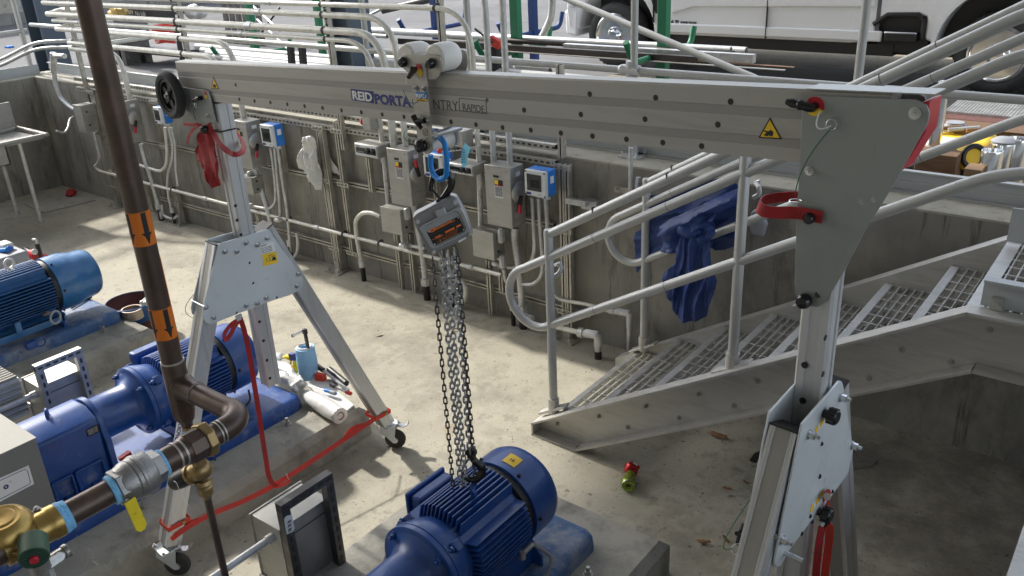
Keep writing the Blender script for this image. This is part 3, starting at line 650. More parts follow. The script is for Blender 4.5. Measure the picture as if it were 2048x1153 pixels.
for a, b in ((C2(925, 600), C2(942, 578)), (C3(1015, 385), C3(1030, 360)), (C3(1078, 312), C3(1090, 290))): usticker(a, b, .018, 'label_white', rf_, UR)
# data labels on the left plate
cL = lambda x, y: gu(370 + x / 5.241, 440 + y / 5.241, UL + .0006)
s = G().prism([cL(790, 262), cL(930, 228), cL(945, 328), cL(808, 360)], GU * .0004).build('label', 'label_white', lf_)
a, b = cL(795, 285), cL(935, 250); words('LINDA', 'lettering', 'ink_black', s, a + GU * .001, (cL(835, 273) - a), ZZ, .011)
for k in range(4):
    a = cL(800 + 4 * k, 305 + 16 * k); words('SERIAL No 4471 WLL 1000 KG', 'lettering', 'ink_grey', s, a + GU * .001, cL(920, 272) - cL(800, 305), ZZ, .006, width=.055)
s = G().prism([cL(808, 365), cL(955, 332), cL(972, 450), cL(825, 487)], GU * .0004).build('label', 'label_yellow', lf_)
words('132', 'lettering', 'ink_grey', s, cL(845, 447) + GU * .001, cL(900, 430) - cL(845, 447), ZZ, .030)
words('1000 KG', 'lettering', 'ink_black', s, cL(868, 388) + GU * .001, cL(900, 376) - cL(868, 388), ZZ, .008)
g = G(); g.prism([cL(912, 430), cL(957, 418), cL(945, 388), cL(918, 396)], GU * .001); g.ring((cL(918, 396) + cL(945, 388)) / 2 + ZZ * .004 + GU * .0006, GU, .0045, .0012, 12, 5); g.build('lettering', 'ink_black', s)
sA, sB = gu(351, 893, UL - .004), gu(367, 822, UL - .004); sd9 = (sB - sA).normalized(); wv = sd9.cross(GU).normalized(); sA -= sd9 * .02
stk = G().prism([sA - wv * .017, sB - wv * .017, sB + wv * .017, sA + wv * .017], GU * .0006).build('sticker', 'label_white', lf_)
words('REID', 'lettering', 'ink_blue', lf_, sA + GU * .0014 + wv * (-.011) + sd9 * .006, sd9, wv, .028, width=.062, bold=.0012); words('PORTA', 'lettering', 'ink_blue', lf_, sA + GU * .0014 + wv * (-.011) + sd9 * .072, sd9, wv, .028, width=.078, bold=.0004)
# crossbars holding each leg between the plates + lanyards
g = G(); p = gu(*C3(640, 735), UR); g.bar(p, p - GU * .095, .008, .010); g.build('stop_bar', 'stainless', rb_)
p = gu(*C3(300, 340), UR - .095); wire(sag(gu(*C3(330, 320), UR - .095), gu(*C3(140, 850), UR - .095), GV * -.085 + ZZ * .0), par=rb_)
G().ring(gu(*C3(190, 860), UR - .095), V3((.6, -.8, .2)), .0155, .0016, 18, 6).build('split_ring', 'steel', rb_)
p = gu(*C3(235, 700), UR - .10); g = G(); g.tube([gu(*C3(265, 590), UR - .1), p, gu(*C3(200, 815), UR - .1)], [.008, .011, .009], 10); g.cyl(gu(*C3(275, 690), UR - .1), gu(*C3(180, 690), UR - .1), .006, n=8); g.build('lock_pin', 'black_gloss', rb_)
cq = lambda x, y: (370 + x / 5.241, 440 + y / 5.241)
wire(sag(gu(*cq(125, 750), UL - .11), gu(*cq(90, 1030), UL - .11), GV * -.05), par=lb_, m='ink_grey')
p = gu(*cq(205, 912), UL); g = G(); g.cyl(p, p - GU * .115, .005, n=10); g.build('pin', 'steel', lb_)
# castors
def castor(v, zt, par_label, axis, u=None, brake=1):
    c = gp(UL - .053 if u is None else u, v, 0); ax = V3(axis).normalized(); fr = V3((-ax.y, ax.x, 0)) * brake; rr = .0625
    k = G(); k.box(c + ZZ * (zt - .004), (.11, .10, .008), Matrix.Rotation(math.atan2(GU.y, GU.x), 3, 'Z')); k = k.build('castor', 'zinc', gan, bevel=.002)
    w_ = c + ZZ * rr + fr * .032
    g = G(); g.lathe([(.0, -.017), (.050, -.017), (.058, -.015), (rr, -.008), (rr, .008), (.058, .015), (.05, .017), (0, .017)], w_, ax, 32); g.build('wheel', 'rubber', k)
    g = G(); g.lathe([(.012, -.022), (.020, -.022), (.020, .022), (.012, .022)], w_, ax, 16); g.build('hub', 'steel', k)
    g = G()
    for s in (-1, 1):
        q = ax * .024 * s; top = c + ZZ * (zt - .012)
        P = [top - fr * .045, top + fr * .05, top + fr * .045 - ZZ * .022, w_ + fr * .004 + ZZ * .028, w_ + fr * .018, w_ + fr * .010 - ZZ * .016, w_ - fr * .010 - ZZ * .016, w_ - fr * .030 + ZZ * .006, top - fr * .05 - ZZ * .03]
        g.prism([p + q for p in P], ax * .003 * s); g.build('fork', 'zinc', k); g = G()
    g.cyl(c + ZZ * (zt - .022), c + ZZ * (zt - .008), .036, n=20); g.build('swivel', 'zinc', k); g = G()
    b0 = c + fr * .045 + ZZ * (zt - .02); g.bar(b0, b0 + fr * .055 - ZZ * .002, .036, .005); g.bar(b0 + fr * .055, b0 + fr * .075 + ZZ * .016, .036, .005); g.build('brake', 'steel', k)
    for sx in (-1, 1):
        for sy in (-1, 1): bolt(c + GU * .044 * sx + GV * .038 * sy + ZZ * zt, ZZ, k, .007, .006)
castor(.70, .175, '', (.55, -.83, 0)); castor(-.69, .172, '', (.62, -.78, 0), brake=1)
castor(.665, .185, '', (.55, -.83, 0), u=UR - .045); castor(-.76, .185, '', (.55, -.83, 0), u=UR - .045)
# transport wheel on the left end
c = gv(341, 191, -.085); ax = -GV
K_ = 1.24; sk_ = lambda L: [(a * K_, b * 1.15) for a, b in L]
g = G(); g.lathe(sk_([(.058, -.018), (.075, -.020), (.084, -.014), (.086, -.004), (.083, -.002), (.083, .002), (.086, .004), (.084, .014), (.075, .020), (.062, .018), (.058, .012)]), c, ax, 40, True); wl = g.build('transport_wheel', 'rubber', gan)
g = G(); g.lathe(sk_([(.059, -.010), (.060, -.002), (.059, .012), (.05, .012), (.05, -.010)]), c, ax, 32, True); g.lathe(sk_([(.012, -.004), (.055, -.004), (.055, .0), (.012, .0)]), c, ax, 32)
uu, vv, _ = basis(ax)
for i in range(5):
    t = 2 * math.pi * i / 5; d = uu * math.cos(t) + vv * math.sin(t); g.bar(c + d * .012 + ax * .002, c + d * .068 + ax * .002, .026, .010, ax)
g.lathe([(.018, -.012), (.020, .014), (.010, .018)], c, ax, 18); g.build('wheel_rim', 'black', wl)
g = G(); g.cyl(c + ax * .014, c + ax * .018, .013, n=16); g.cyl(c + ax * .018, c + ax * .028, .009, n=6); g.cyl(c - ax * .09, c, .008, n=12); g.build('axle', 'steel', wl)
lockpin((404, 196), lf, (388, 204), -.041, False)
for col, q in (('red_plate', (411, 187)), ('label_yellow', (412, 194))): p = gv(*q, -.0415); G().cyl(p, p - GV * .001, .010, n=14).build('lock_disc', col, lf)
G().ring(gv(391, 210, -.06), GV + GU, .013, .0016, 18, 6).build('split_ring', 'steel', lf)
wire(sag(gv(390, 216, -.05), gv(392, 242, -.045), GU * -.02), par=lf, m='ink_grey')
g = G(); g.bar(gp(.022, .0, 2.065), gp(.022, .0, 2.072), .082, .08, GU); g.build('leg_cap', 'black', ml)
p = gu(446, 352, .0); 
# round strap sling holder, right plate
# ------------------------------------------------------------------ red straps
def ribbon(pts, w_, nrm, name, label=None, cat='strap', par=None, m='red', t=.0022):
    o = G().tube(pts, 0, flat=(w_, t, nrm)).build(name, m, par)
    return tag(o, label, cat) if label else o
def smooth(pts, n=6):
    P = [V3(p) for p in pts]; P = [2 * P[0] - P[1]] + P + [2 * P[-1] - P[-2]]; out = []
    for i in range(1, len(P) - 2):
        for k in range(n):
            t = k / n; a, b, c, d = P[i - 1:i + 3]
            out.append(.5 * ((2 * b) + (c - a) * t + (2 * a - 5 * b + 4 * c - d) * t * t + (3 * b - a - 3 * c + d) * t ** 3))
    return out + [P[-2]]
K8 = lambda x, y: (1500 + x / 3.737, 280 + y / 3.737)
v = -.05
rs = thing('strap', 'red webbing loop buttoned on the upright plate at the right end of the gantry', 'strap', gv(1615, 435, v))
pts = [gv(*K8(540, 580), v), gv(*K8(430, 560), v - .002), gv(*K8(330, 545), v - .004), gv(*K8(200, 545), v - .02), gv(*K8(100, 530), v - .03), gv(*K8(62, 490), v - .015), gv(*K8(95, 455), v + .05), gv(*K8(200, 432), v + .085), gv(*K8(320, 422), v + .09), gv(*K8(370, 425), v + .09)]
ribbon(smooth(pts), .030, -GV, 'webbing', par=rs, m='red', t=.003)
g = G(); g.lathe([(.013, 0), (.014, .004), (.013, .012), (.010, .016), (0, .017)], gv(*K8(450, 583), v - .002), -GV, 16); g.build('stud', 'black_gloss', rs)
G().ring(gv(*K8(340, 458), v - .012), ZZ, .014, .0015, 16, 6).build('split_ring', 'steel', rs)
# tie strap between the two left feet
ts = thing('strap', 'bright red strap stretched low between the two left feet of the gantry', 'strap', gp(UL + .0, 0, .2))
a0, b0 = gp(UL, -.60, .30), gp(UL, .615, .28)
A, B = gu(315, 1078, UL), gu(752, 838, UL)
mid = gu(545, 972, UL)
K4 = lambda x, y: (280 + x / 4.803, 820 + y / 4.803)
pts = [gu(342, 1079, UL - .005), gu(372, 1057, UL), gu(420, 1030, UL), gu(490, 1001, UL), gu(556, 966, UL), gu(650, 905, UL), gu(748, 839, UL - .005)]
web = ribbon(smooth(pts, 5), .026, V3((.75, 0, .66)), 'webbing', par=ts, m='red_bright')
G().tube(smooth([gu(355, 1062, UL - .09), gu(*K4(470, 1095), UL - .03), gu(*K4(560, 1060), UL)]), 0, flat=(.024, .002, V3((.75, 0, .66)))).build('webbing', 'red_bright', ts)
G().tube(smooth([gu(728, 850, UL - .08), gu(705, 858, UL - .04), gu(690, 875, UL)]), 0, flat=(.024, .002, V3((.75, 0, .66)))).build('webbing', 'red_bright', ts)
for q, vv_ in (((322, 1080), -.585), ((745, 840), .60)):
    pass
def band(vc, z):        # strap turn round a leg
    h = .056; k = .047; P = [gp(UL - .053 + k, vc - h, z), gp(UL - .053 + k, vc + h, z + .0), gp(UL - .053 - k, vc + h, z), gp(UL - .053 - k, vc - h, z)]
    return G().tube(P, 0, flat=(.026, .002, GU), closed=True) if False else P
for vc, z in ((-.622, .285), (.637, .275)):
    P = band(vc, z); g = G(); hh = .013
    for i in range(4):
        a, b = P[i], P[(i + 1) % 4]; o = (b - a).cross(ZZ).normalized() * .001
        g.prism([a - ZZ * hh, b - ZZ * hh, b + ZZ * hh, a + ZZ * hh], o)
    g.build('webbing', 'red_bright', ts)
    G().cyl(gp(UL - .005, vc + .02, z), gp(UL + .0, vc + .02, z), .010, n=14).build('stud', 'bronze', ts)
G().ring(gu(*K4(1420, 640), UL), V3((.5, .7, .2)), .016, .0018, 16, 6).build('buckle', 'steel', ts)
G().tube(smooth([gu(*K4(1415, 650), UL), gu(*K4(1430, 690), UL + .01), gu(*K4(1340, 735), UL + .02), gu(*K4(1270, 738), UL + .01)]), 0, flat=(.016, .0015, V3((1, 0, .3)))).build('loose_end', 'red_bright', ts)
# hanging ratchet strap under the left plate
hs = thing('strap', 'long red strap hanging from the left leg plate past the copper pipe', 'strap', gu(478, 636, UL + .02))
u_ = UL + .02
pts = [gu(480, 636, u_), gu(488, 660, u_), gu(497, 700, u_), gu(507, 760, u_), gu(516, 815, u_), gu(524, 870, u_), gu(532, 920, u_), gu(537, 950, u_), gu(546, 968, u_), gu(556, 972, u_)]
ribbon(smooth(pts), .024, V3((.8, -.6, 0)), 'webbing', par=hs)
pts = [gu(476, 640, u_), gu(462, 650, u_), gu(449, 668, u_ + .01), gu(452, 680, u_ + .02), gu(462, 668, u_ + .02), gu(468, 655, u_ + .01), gu(478, 642, u_)]
ribbon(smooth(pts), .020, V3((.8, -.6, 0)), 'webbing', par=hs)
g = G(); p = gu(478, 636, u_); g.bar(p + ZZ * .016, p - ZZ * .012, .03, .008, GU); g.build('buckle', 'galv', hs)
# red webbing pouch and loop at the left top
rp_ = thing('strap', 'dark red webbing knotted round the stud at the left end of the beam', 'strap', gv(415, 256, -.05))
v = -.048
K6 = lambda x, y: (300 + x / 4.118, 120 + y / 4.118)
def cloth(outl, v, name, m, par, d=.012, seed=1, sp=.02, amp=.006):
    "gathered cloth: outline filled with a wrinkled skin of real thickness"
    P = [gv(*q, v) for q in outl]; bm = bmesh.new(); vs = [bm.verts.new(p) for p in P]; f = bm.faces.new(vs)
    bmesh.ops.triangulate(bm, faces=[f]); 
    for _ in range(3): bmesh.ops.subdivide_edges(bm, edges=[e for e in bm.edges if e.calc_length() > sp], cuts=1, use_grid_fill=False); bmesh.ops.triangulate(bm, faces=bm.faces[:])
    g = G(); idx = {w: i for i, w in enumerate(bm.verts)}
    nn = [w.co + GV * (mnoise.noise(V3((w.co.x * 34, w.co.y * 34, w.co.z * 9)) + V3((seed, 0, 0))) * amp * 2) for w in bm.verts]
    g.add(nn, [[idx[w] for w in f.verts] for f in bm.faces]); bm.free()
    o = g.build(name, m, par, smooth=60); md = o.modifiers.new('t', 'SOLIDIFY'); md.thickness = d * .35; return o
cloth([K6(*q) for q in ((410, 600), (440, 560), (470, 590), (490, 600), (515, 730), (555, 860), (568, 940), (560, 1040), (520, 1055), (510, 1020), (490, 930), (430, 870), (383, 830), (382, 800), (400, 700))], v, 'pouch', 'red', rp_, seed=2, amp=.012)
pts = [gv(*K6(*q), v) for q in ((450, 560), (400, 530), (350, 535), (275, 528))]
ribbon(smooth(pts), .014, -GV, 'webbing', par=rp_); pts = [gv(*K6(*q), v - .004) for q in ((400, 540), (350, 580), (320, 630), (304, 690))]
ribbon(smooth(pts), .014, -GV, 'webbing', par=rp_)
pts = [gv(*K6(*q), v - d_) for q, d_ in (((480, 525), 0), ((520, 610), .01), ((580, 700), .03), ((650, 760), .03), ((710, 780), .02), ((765, 750), -.03), ((770, 700), -.09), ((735, 630), -.12), ((690, 560), -.12))]
ribbon(smooth(pts), .024, V3((.5, -.8, .3)), 'webbing', par=rp_)
g = G(); g.lathe([(.016, 0), (.019, .006), (.018, .02), (.012, .026), (0, .027)], gv(*K6(470, 570), v - .008), -GV, 18); g.build('stud', 'black_gloss', rp_)
# strap hanging on the right frame
hs2 = thing('strap', 'doubled red strap hanging with its metal buckle from the right leg plate', 'strap', gu(*C3(1160, 290), UR + .01))
u_ = UR + .012
ribbon(smooth([gu(*C3(1135, 330), u_), gu(*C3(1130, 280), u_), gu(*C3(1160, 240), u_), gu(*C3(1180, 260), u_), gu(*C3(1172, 330), u_), gu(*C3(1165, 420), u_)]), .016, GU, 'webbing', par=hs2)
g = G(); g.bar(gu(*C3(1170, 460), u_ + .008), gu(*C3(1115, 620), u_ + .008), .030, .012, GU); g.build('buckle', 'steel', hs2, bevel=.003)
ribbon(smooth([gu(*C3(1110, 600), u_), gu(*C3(1085, 720), u_), gu(*C3(1060, 900), u_), gu(*C3(1045, 1060), u_), gu(*C3(1030, 1260), u_)]), .026, GU + GV * -.5, 'webbing', par=hs2)
ribbon(smooth([gu(*C3(1140, 610), u_ + .01), gu(*C3(1175, 600), u_ + .02), gu(*C3(1185, 680), u_ + .01), gu(*C3(1170, 850), u_), gu(*C3(1150, 1000), u_), gu(*C3(1120, 1260), u_)]), .022, GU, 'webbing', par=hs2, m='red_bright')
G().cyl(gu(*C3(1160, 290), u_ + .002), gu(*C3(1160, 290), u_ + .012), .010, n=14).build('stud', 'steel', hs2)
# ------------------------------------------------------------------ beam trolley
T4 = lambda x, y: (780 + x / 4.806, 80 + y / 4.806)
tro = thing('beam_trolley', 'white nylon roller trolley clamped over the gantry beam', 'trolley', gv(840, 250, -.06))
tv = -.052
F = lambda L: [gv(*T4(*q), tv) for q in L]
pf_ = G().prism(F([(105, 175), (120, 148), (150, 135), (450, 145), (478, 162), (490, 220), (490, 290), (472, 350), (440, 380), (385, 384), (180, 320), (140, 290), (110, 230)]), GV * .005).build('side_plate', 'stainless', tro, bevel=.001)
pv_ = G().prism([p - GV * .0055 for p in F([(215, 250), (240, 240), (340, 240), (353, 258), (368, 420), (411, 880), (418, 1055), (400, 1085), (350, 1095), (300, 1070), (283, 1030), (248, 690), (200, 330)])], GV * .005).build('side_plate', 'stainless', tro, bevel=.001)
bk = [p + GV * .115 for p in F([(105, 175), (120, 148), (150, 135), (450, 145), (478, 162), (490, 220), (490, 290), (472, 350), (440, 380), (180, 320), (140, 290)])]
G().prism(bk, GV * .005).build('side_plate', 'stainless', tro)
bk = [p + GV * .115 for p in F([(340, 240), (353, 258), (411, 880), (418, 1055), (400, 1085), (350, 1095), (300, 1070), (283, 1030), (200, 330), (240, 240)])]
G().prism(bk, GV * .005).build('side_plate', 'mast', tro)
for k, q in enumerate(((140, 213), (410, 224))):
    c = gv(*T4(*q), tv); u = (c - GO).dot(GU); zt_ = bz(u) + .169; rr = .046
    c = V3((c.x, c.y, zt_ + rr))
    g = G(); g.lathe([(.012, .006), (rr * .82, .006), (rr * .96, .012), (rr, .026), (rr, .060), (rr * .97, .080), (rr * .86, .092), (rr * .7, .096), (.012, .096)], c, GV, 36); ro = g.build('roller', 'nylon', tro)
    g = G(); g.lathe([(.013, 0), (.0165, .004), (.0165, .012), (.012, .020), (0, .022)], gv(*T4(*q), tv), -GV, 18); g.build('knob', 'black_gloss', tro)
cb = gv(*T4(330, 1010), tv)
g = G(); g.lathe([(.02, .005), (.034, .006), (.027, .018), (.025, .06), (.027, .10), (.034, .112), (.02, .113)], cb, GV, 28); g.build('roller', 'nylon', tro)
g = G(); g.lathe([(.021, 0), (.021, .008), (.019, .011), (.021, .014), (.021, .022), (.015, .027), (0, .028)], cb - GV * .006, -GV, 20); g.build('knob', 'black_gloss', tro)
g = G(); p = gv(*T4(410, 905), tv) + GU * .012; g.cyl(p, p + GV * .115, .011, n=14); g.build('spacer', 'mast', tro)
for q in ((250, 465), (330, 472)): bolt(gv(*T4(*q), tv - .006), -GV, pv_, .007, .006)
for col, q in (('red_plate', (275, 268)), ('label_yellow', (288, 318))):
    p = gv(*T4(*q), tv - .0065); G().cyl(p, p - GV * .001, .0125, n=16).build('lock_disc', col, pv_)
g = G(); p = gv(*T4(270, 285), tv - .012); g.tube([p - GV * .01, gv(*T4(225, 285), tv - .025), gv(*T4(178, 360), tv - .022)], [.010, .012, .008], 10); g.build('lock_pin', 'black_gloss', pv_)
g = G(); g.tube([gv(*T4(222, 730), tv - .025), gv(*T4(250, 785), tv - .025), gv(*T4(300, 850), tv - .025)], [.010, .009, .007], 10); g.tube([gv(*T4(250, 785), tv - .025), gv(*T4(335, 775), tv - .02)], [.009, .010], 10); g.build('lock_pin', 'black_gloss', pv_)
p = gv(*T4(350, 775), tv - .018); G().cyl(p, gv(*T4(382, 772), tv - .012), .005, n=10).build('pin', 'steel', pv_)
wire(sag(gv(*T4(128, 480), tv - .02), gv(*T4(365, 480), tv - .02), ZZ * -.040 + GU * .004 - GV * .02, 16), par=tro)
wire([gv(*T4(*q), tv - .02) for q in ((250, 850), (190, 855), (140, 885), (130, 930), (160, 970), (220, 990), (290, 985), (350, 950), (390, 915))], par=tro)
for q in ((155, 395), (360, 425), (415, 905)): G().ring(gv(*T4(*q), tv - .015), GV + GU * .5, .0075, .0013, 14, 6).build('split_ring', 'steel', tro)
a, b, c, d = [gv(*T4(*q), tv - .0065) for q in ((247, 503), (357, 510), (357, 568), (250, 562))]
s = G().prism([d, c, b, a], -GV * .0005).build('sticker', 'tr_blue', pv_)
words('REID', 'lettering', 'ink_white', s, d - GV * .001 + ZZ * .003 + GU * .001, c - d, ZZ, .017, width=(c - d).length * .93, bold=.0005)
a, b, c, d = [gv(*T4(*q), tv - .0065) for q in ((250, 563), (357, 570), (350, 596), (252, 588))]
s = G().prism([d, c, b, a], -GV * .0005).build('sticker', 'label_yellow', pv_)
words('LIFTING', 'lettering', 'ink_grey', s, d - GV * .001 + ZZ * .001 + GU * .001, c - d, ZZ, .007, width=(c - d).length * .9)
p = gv(*T4(340, 890), tv - .0065); g = G(); g.ring(p, GV, .012, .0007, 20, 5); g.bar(p + ZZ * .006, p - ZZ * .006, .001, .001); g.build('lettering', 'ink_black', pv_)
# blue round sling
H5 = lambda x, y: (800 + x / 4.27, 260 + y / 4.27)
vs_ = tv + .06
cs = cb + GV * .06
pts = [gv(*H5(*q), vs_ + dv) for q, dv in (((262, 215), .0), ((262, 300), 0), ((285, 380), -.005), ((340, 425), -.012), ((390, 395), -.02), ((398, 330), -.03), ((395, 200), -.035), ((375, 110), -.03), ((335, 62), -.02))]
sl2 = tag(G().tube(smooth(pts) + [cs + ZZ * .034, cs + ZZ * .025 - GU * .028, cs - ZZ * .01 - GU * .034], .0095, 12).build('round_sling', 'sling'), 'bright blue round sling looped over the trolley roller', 'sling')
# ------------------------------------------------------------------ chain hoist
hc = gv(885, 455, vs_)
hn = V3((CAM.x - hc.x, CAM.y - hc.y, 0)).normalized(); hn = (hn + V3((0, 0, .12))).normalized()
hf = lambda x, y, d=0.: atn(*H5(x, y), hc + hn * (.035 + d), hn)
ho = thing('chain_hoist', 'grey hand chain hoist with a black and orange name plate hung from the blue sling', 'chain hoist', hc)
outl = [(105, 748), (150, 715), (430, 572), (465, 565), (492, 582), (520, 625), (572, 720), (625, 875), (618, 905), (560, 940), (300, 1065), (262, 1072), (236, 1042), (180, 930), (130, 820)]
body = G().prism([hf(*q) for q in outl], -hn * .075).build('body', 'hoist', ho, bevel=.008, seg=3)
def scale(L, k):
    cx_, cy_ = sum(q[0] for q in L) / len(L), sum(q[1] for q in L) / len(L); return [(cx_ + (x - cx_) * k, cy_ + (y - cy_) * k) for x, y in L]
rim = [(162, 842), (180, 812), (490, 655), (525, 668), (548, 700), (602, 835), (595, 870), (560, 895), (305, 1022), (270, 1020), (250, 1000), (185, 880)]
g = G(); A = [hf(*q) for q in rim]; B = [hf(*q, .012) for q in scale(rim, .95)]; n = len(A); C_ = [hf(*q, .012) for q in scale(rim, .82)]; D_ = [hf(*q, .004) for q in scale(rim, .78)]
g.add(A + B + C_ + D_, [(i, (i + 1) % n, n + (i + 1) % n, n + i) for i in range(n)] + [(n + i, n + (i + 1) % n, 2 * n + (i + 1) % n, 2 * n + i) for i in range(n)] + [(2 * n + i, 2 * n + (i + 1) % n, 3 * n + (i + 1) % n, 3 * n + i) for i in range(n)] + [tuple(range(3 * n, 4 * n))])
cov = g.build('cover', 'hoist_light', ho, smooth=30)
G().prism([hf(*q, .0) for q in ((290, 690), (375, 652), (405, 715), (318, 752))], hn * .014).build('cover_boss', 'hoist_light', cov, bevel=.004)
pl = G().prism([hf(*q, .006) for q in ((232, 876), (502, 738), (556, 858), (286, 992))], hn * .001).build('name_plate', 'ink_black', cov)
xd = hf(502, 738) - hf(232, 876); yd = hf(232, 876) - hf(286, 992)
def hw(t, q, size, m='ink_orange', w_=None, bold=0.): return words(t, 'lettering', m, pl, hf(*q, .0078), xd, yd, size, width=w_, bold=bold, depth=.0004)
hw('CM', (262, 880), .014, bold=.0008, w_=.026); hw('HURRICANE', (322, 850), .010, w_=.056, bold=.0005); hw('360', (440, 795), .010, w_=.014)
hw('HAND CHAIN HOIST RATED LOAD', (262, 905), .0035, 'ink_grey', .09)
hw('1000', (303, 938), .013, w_=.022, bold=.0004); hw('KG', (352, 912), .007, w_=.01); hw('MAX', (275, 945), .004, w_=.010)
hw('1', (343, 958), .013, bold=.0006); hw('TON', (362, 942), .008, w_=.013); hw('MAX', (318, 964), .004, w_=.010)
g = G(); g.bar(hf(385, 878, .0075), hf(465, 838, .0075), .006, .0008, hn); g.build('lettering', 'ink_orange', pl)
g = G(); g.bar(hf(482, 830, .0075), hf(520, 810, .0075), .006, .0008, hn); g.build('lettering', 'ink_orange', pl)
for k in range(4): hw('LOAD CHAIN 6.3 MM GRADE T', (388, 900 + 13 * k), .0035, 'ink_orange', .05)
for q in ((250, 872), (497, 750), (545, 853), (297, 976)): p = hf(*q, .0072); G().cyl(p, p + hn * .001, .0022, n=10).build('rivet', 'ink_white', pl)
for q in ((150, 782), (470, 622), (598, 885), (287, 1047)): bolt(hf(*q), hn, body, .006, .004)
G().prism([hf(*q, .0005) for q in ((497, 950), (562, 915), (566, 928), (503, 966))], hn * .0005).build('label', 'label_white', body)
# hooks
def hook(pts, rad, name, par, m='black_gloss'): return G().tube(smooth(pts, 6), rad, 12).build(name, m, par)
hh = lambda x, y, d=0.: atn(*H5(x, y), hc + hn * d, hn)
P = smooth([hh(340, 610), hh(385, 560), hh(430, 490), hh(437, 420), hh(400, 368), hh(345, 362), hh(292, 395), hh(268, 450), hh(258, 525)], 6)
hk = G().tube(P, [.009 + .006 * math.sin(math.pi * min(1, i / len(P) * 1.15)) for i in range(len(P))], 12).build('top_hook', 'black_gloss', ho)
G().tube([hh(345, 600), hh(310, 550), hh(272, 510)], .0045, 8).build('latch', 'black_gloss', hk)
g = G(); g.bar(hh(345, 640), hh(345, 590), .03, .035, hn); g.build('hook_block', 'black', hk, bevel=.004)
# chains
def chain(a, b, pitch, wire_r, wid, name, par, m='chain', lat=V3((.7, .7, 0))):
    a, b = V3(a), V3(b); n = max(1, int((b - a).length / pitch)); t = (b - a) / n; tl = t.length; tt = t.normalized(); g = G()
    s1 = (lat - tt * lat.dot(tt)).normalized(); s2 = tt.cross(s1)
    for i in range(n):
        c = a + t * (i + .5); s_ = s1 if i % 2 else s2; s_ = (s_ + (s2 if i % 2 else s1) * random.uniform(-.15, .15)).normalized(); hl = tl * .5 + wire_r * .9; hw_ = wid / 2 - wire_r
        P = []
        for k in range(10):
            an = math.pi * 2 * k / 10; P.append(c + s_ * hw_ * math.cos(an) + tt * (math.copysign(hl - hw_, math.sin(an)) + hw_ * math.sin(an)))
        g.tube(P, wire_r, 5, closed=True)
    return g.build(name, m, par, smooth=60)
zb = .80
lb = hh(432, 1015); lo = V3((-1.965, 2.045, .93))
cpx = lambda x, y, d=0: atn(x, y, hc + hn * d, hn)
vert = lambda x, y, yb, d=0: (lambda p: (p, V3((p.x, p.y, atn(x, yb, p, V3((hn.x, hn.y, 0)).normalized()).z))))(cpx(x, y, d))
a, b = vert(908, 500, 900, .0); HX, HYY = a.x, a.y; chain(a, V3((HX, HYY, .915)), .026, .0044, .0265, 'load_chain', ho)
a, b = vert(882, 508, 950, .012); chain(a, V3((a.x, a.y, .80)), .0245, .0040, .0245, 'load_chain', ho)
a, b = vert(893, 505, 950, .018); chain(a, V3((a.x, a.y, .80)), .0245, .0040, .0245, 'load_chain', ho)
a, b = vert(865, 516, 945, .0); a2 = a; chain(a, V3((a.x, a.y + .0, .77)), .027, .0031, .019, 'hand_chain', ho, 'dark_steel')
a, b = vert(915, 498, 940, .012); chain(a, V3((a.x, a.y - .0, .80)), .027, .0031, .019, 'hand_chain', ho, 'dark_steel')
# bottom hook
B5 = lambda x, y: (760 + x / 4.223, 880 + y / 4.223)
hb = V3((HX, HYY, .90)); bn = V3((CAM.x - hb.x, CAM.y - hb.y, .5)).normalized()
bh = lambda x, y, d=0.: atn(*B5(x, y), hb + bn * d, bn)
P = smooth([bh(770, 130), bh(800, 180), bh(850, 220), bh(862, 270), bh(830, 320), bh(770, 335), bh(715, 305), bh(700, 250)], 6)
hk2 = G().tube(P, [.007 + .010 * math.sin(math.pi * min(1, .15 + i / len(P) * .85)) for i in range(len(P))], 12).build('load_hook', 'black_gloss', ho)
G().tube([bh(745, 165), bh(720, 205), bh(698, 245)], .004, 8).build('latch', 'black', hk2)
g = G(); g.bar(bh(770, 60), bh(772, 145), .036, .03, bn); g.cyl(bh(715, 110), bh(820, 100), .011, n=12); g.build('hook_block', 'black', hk2, bevel=.005)
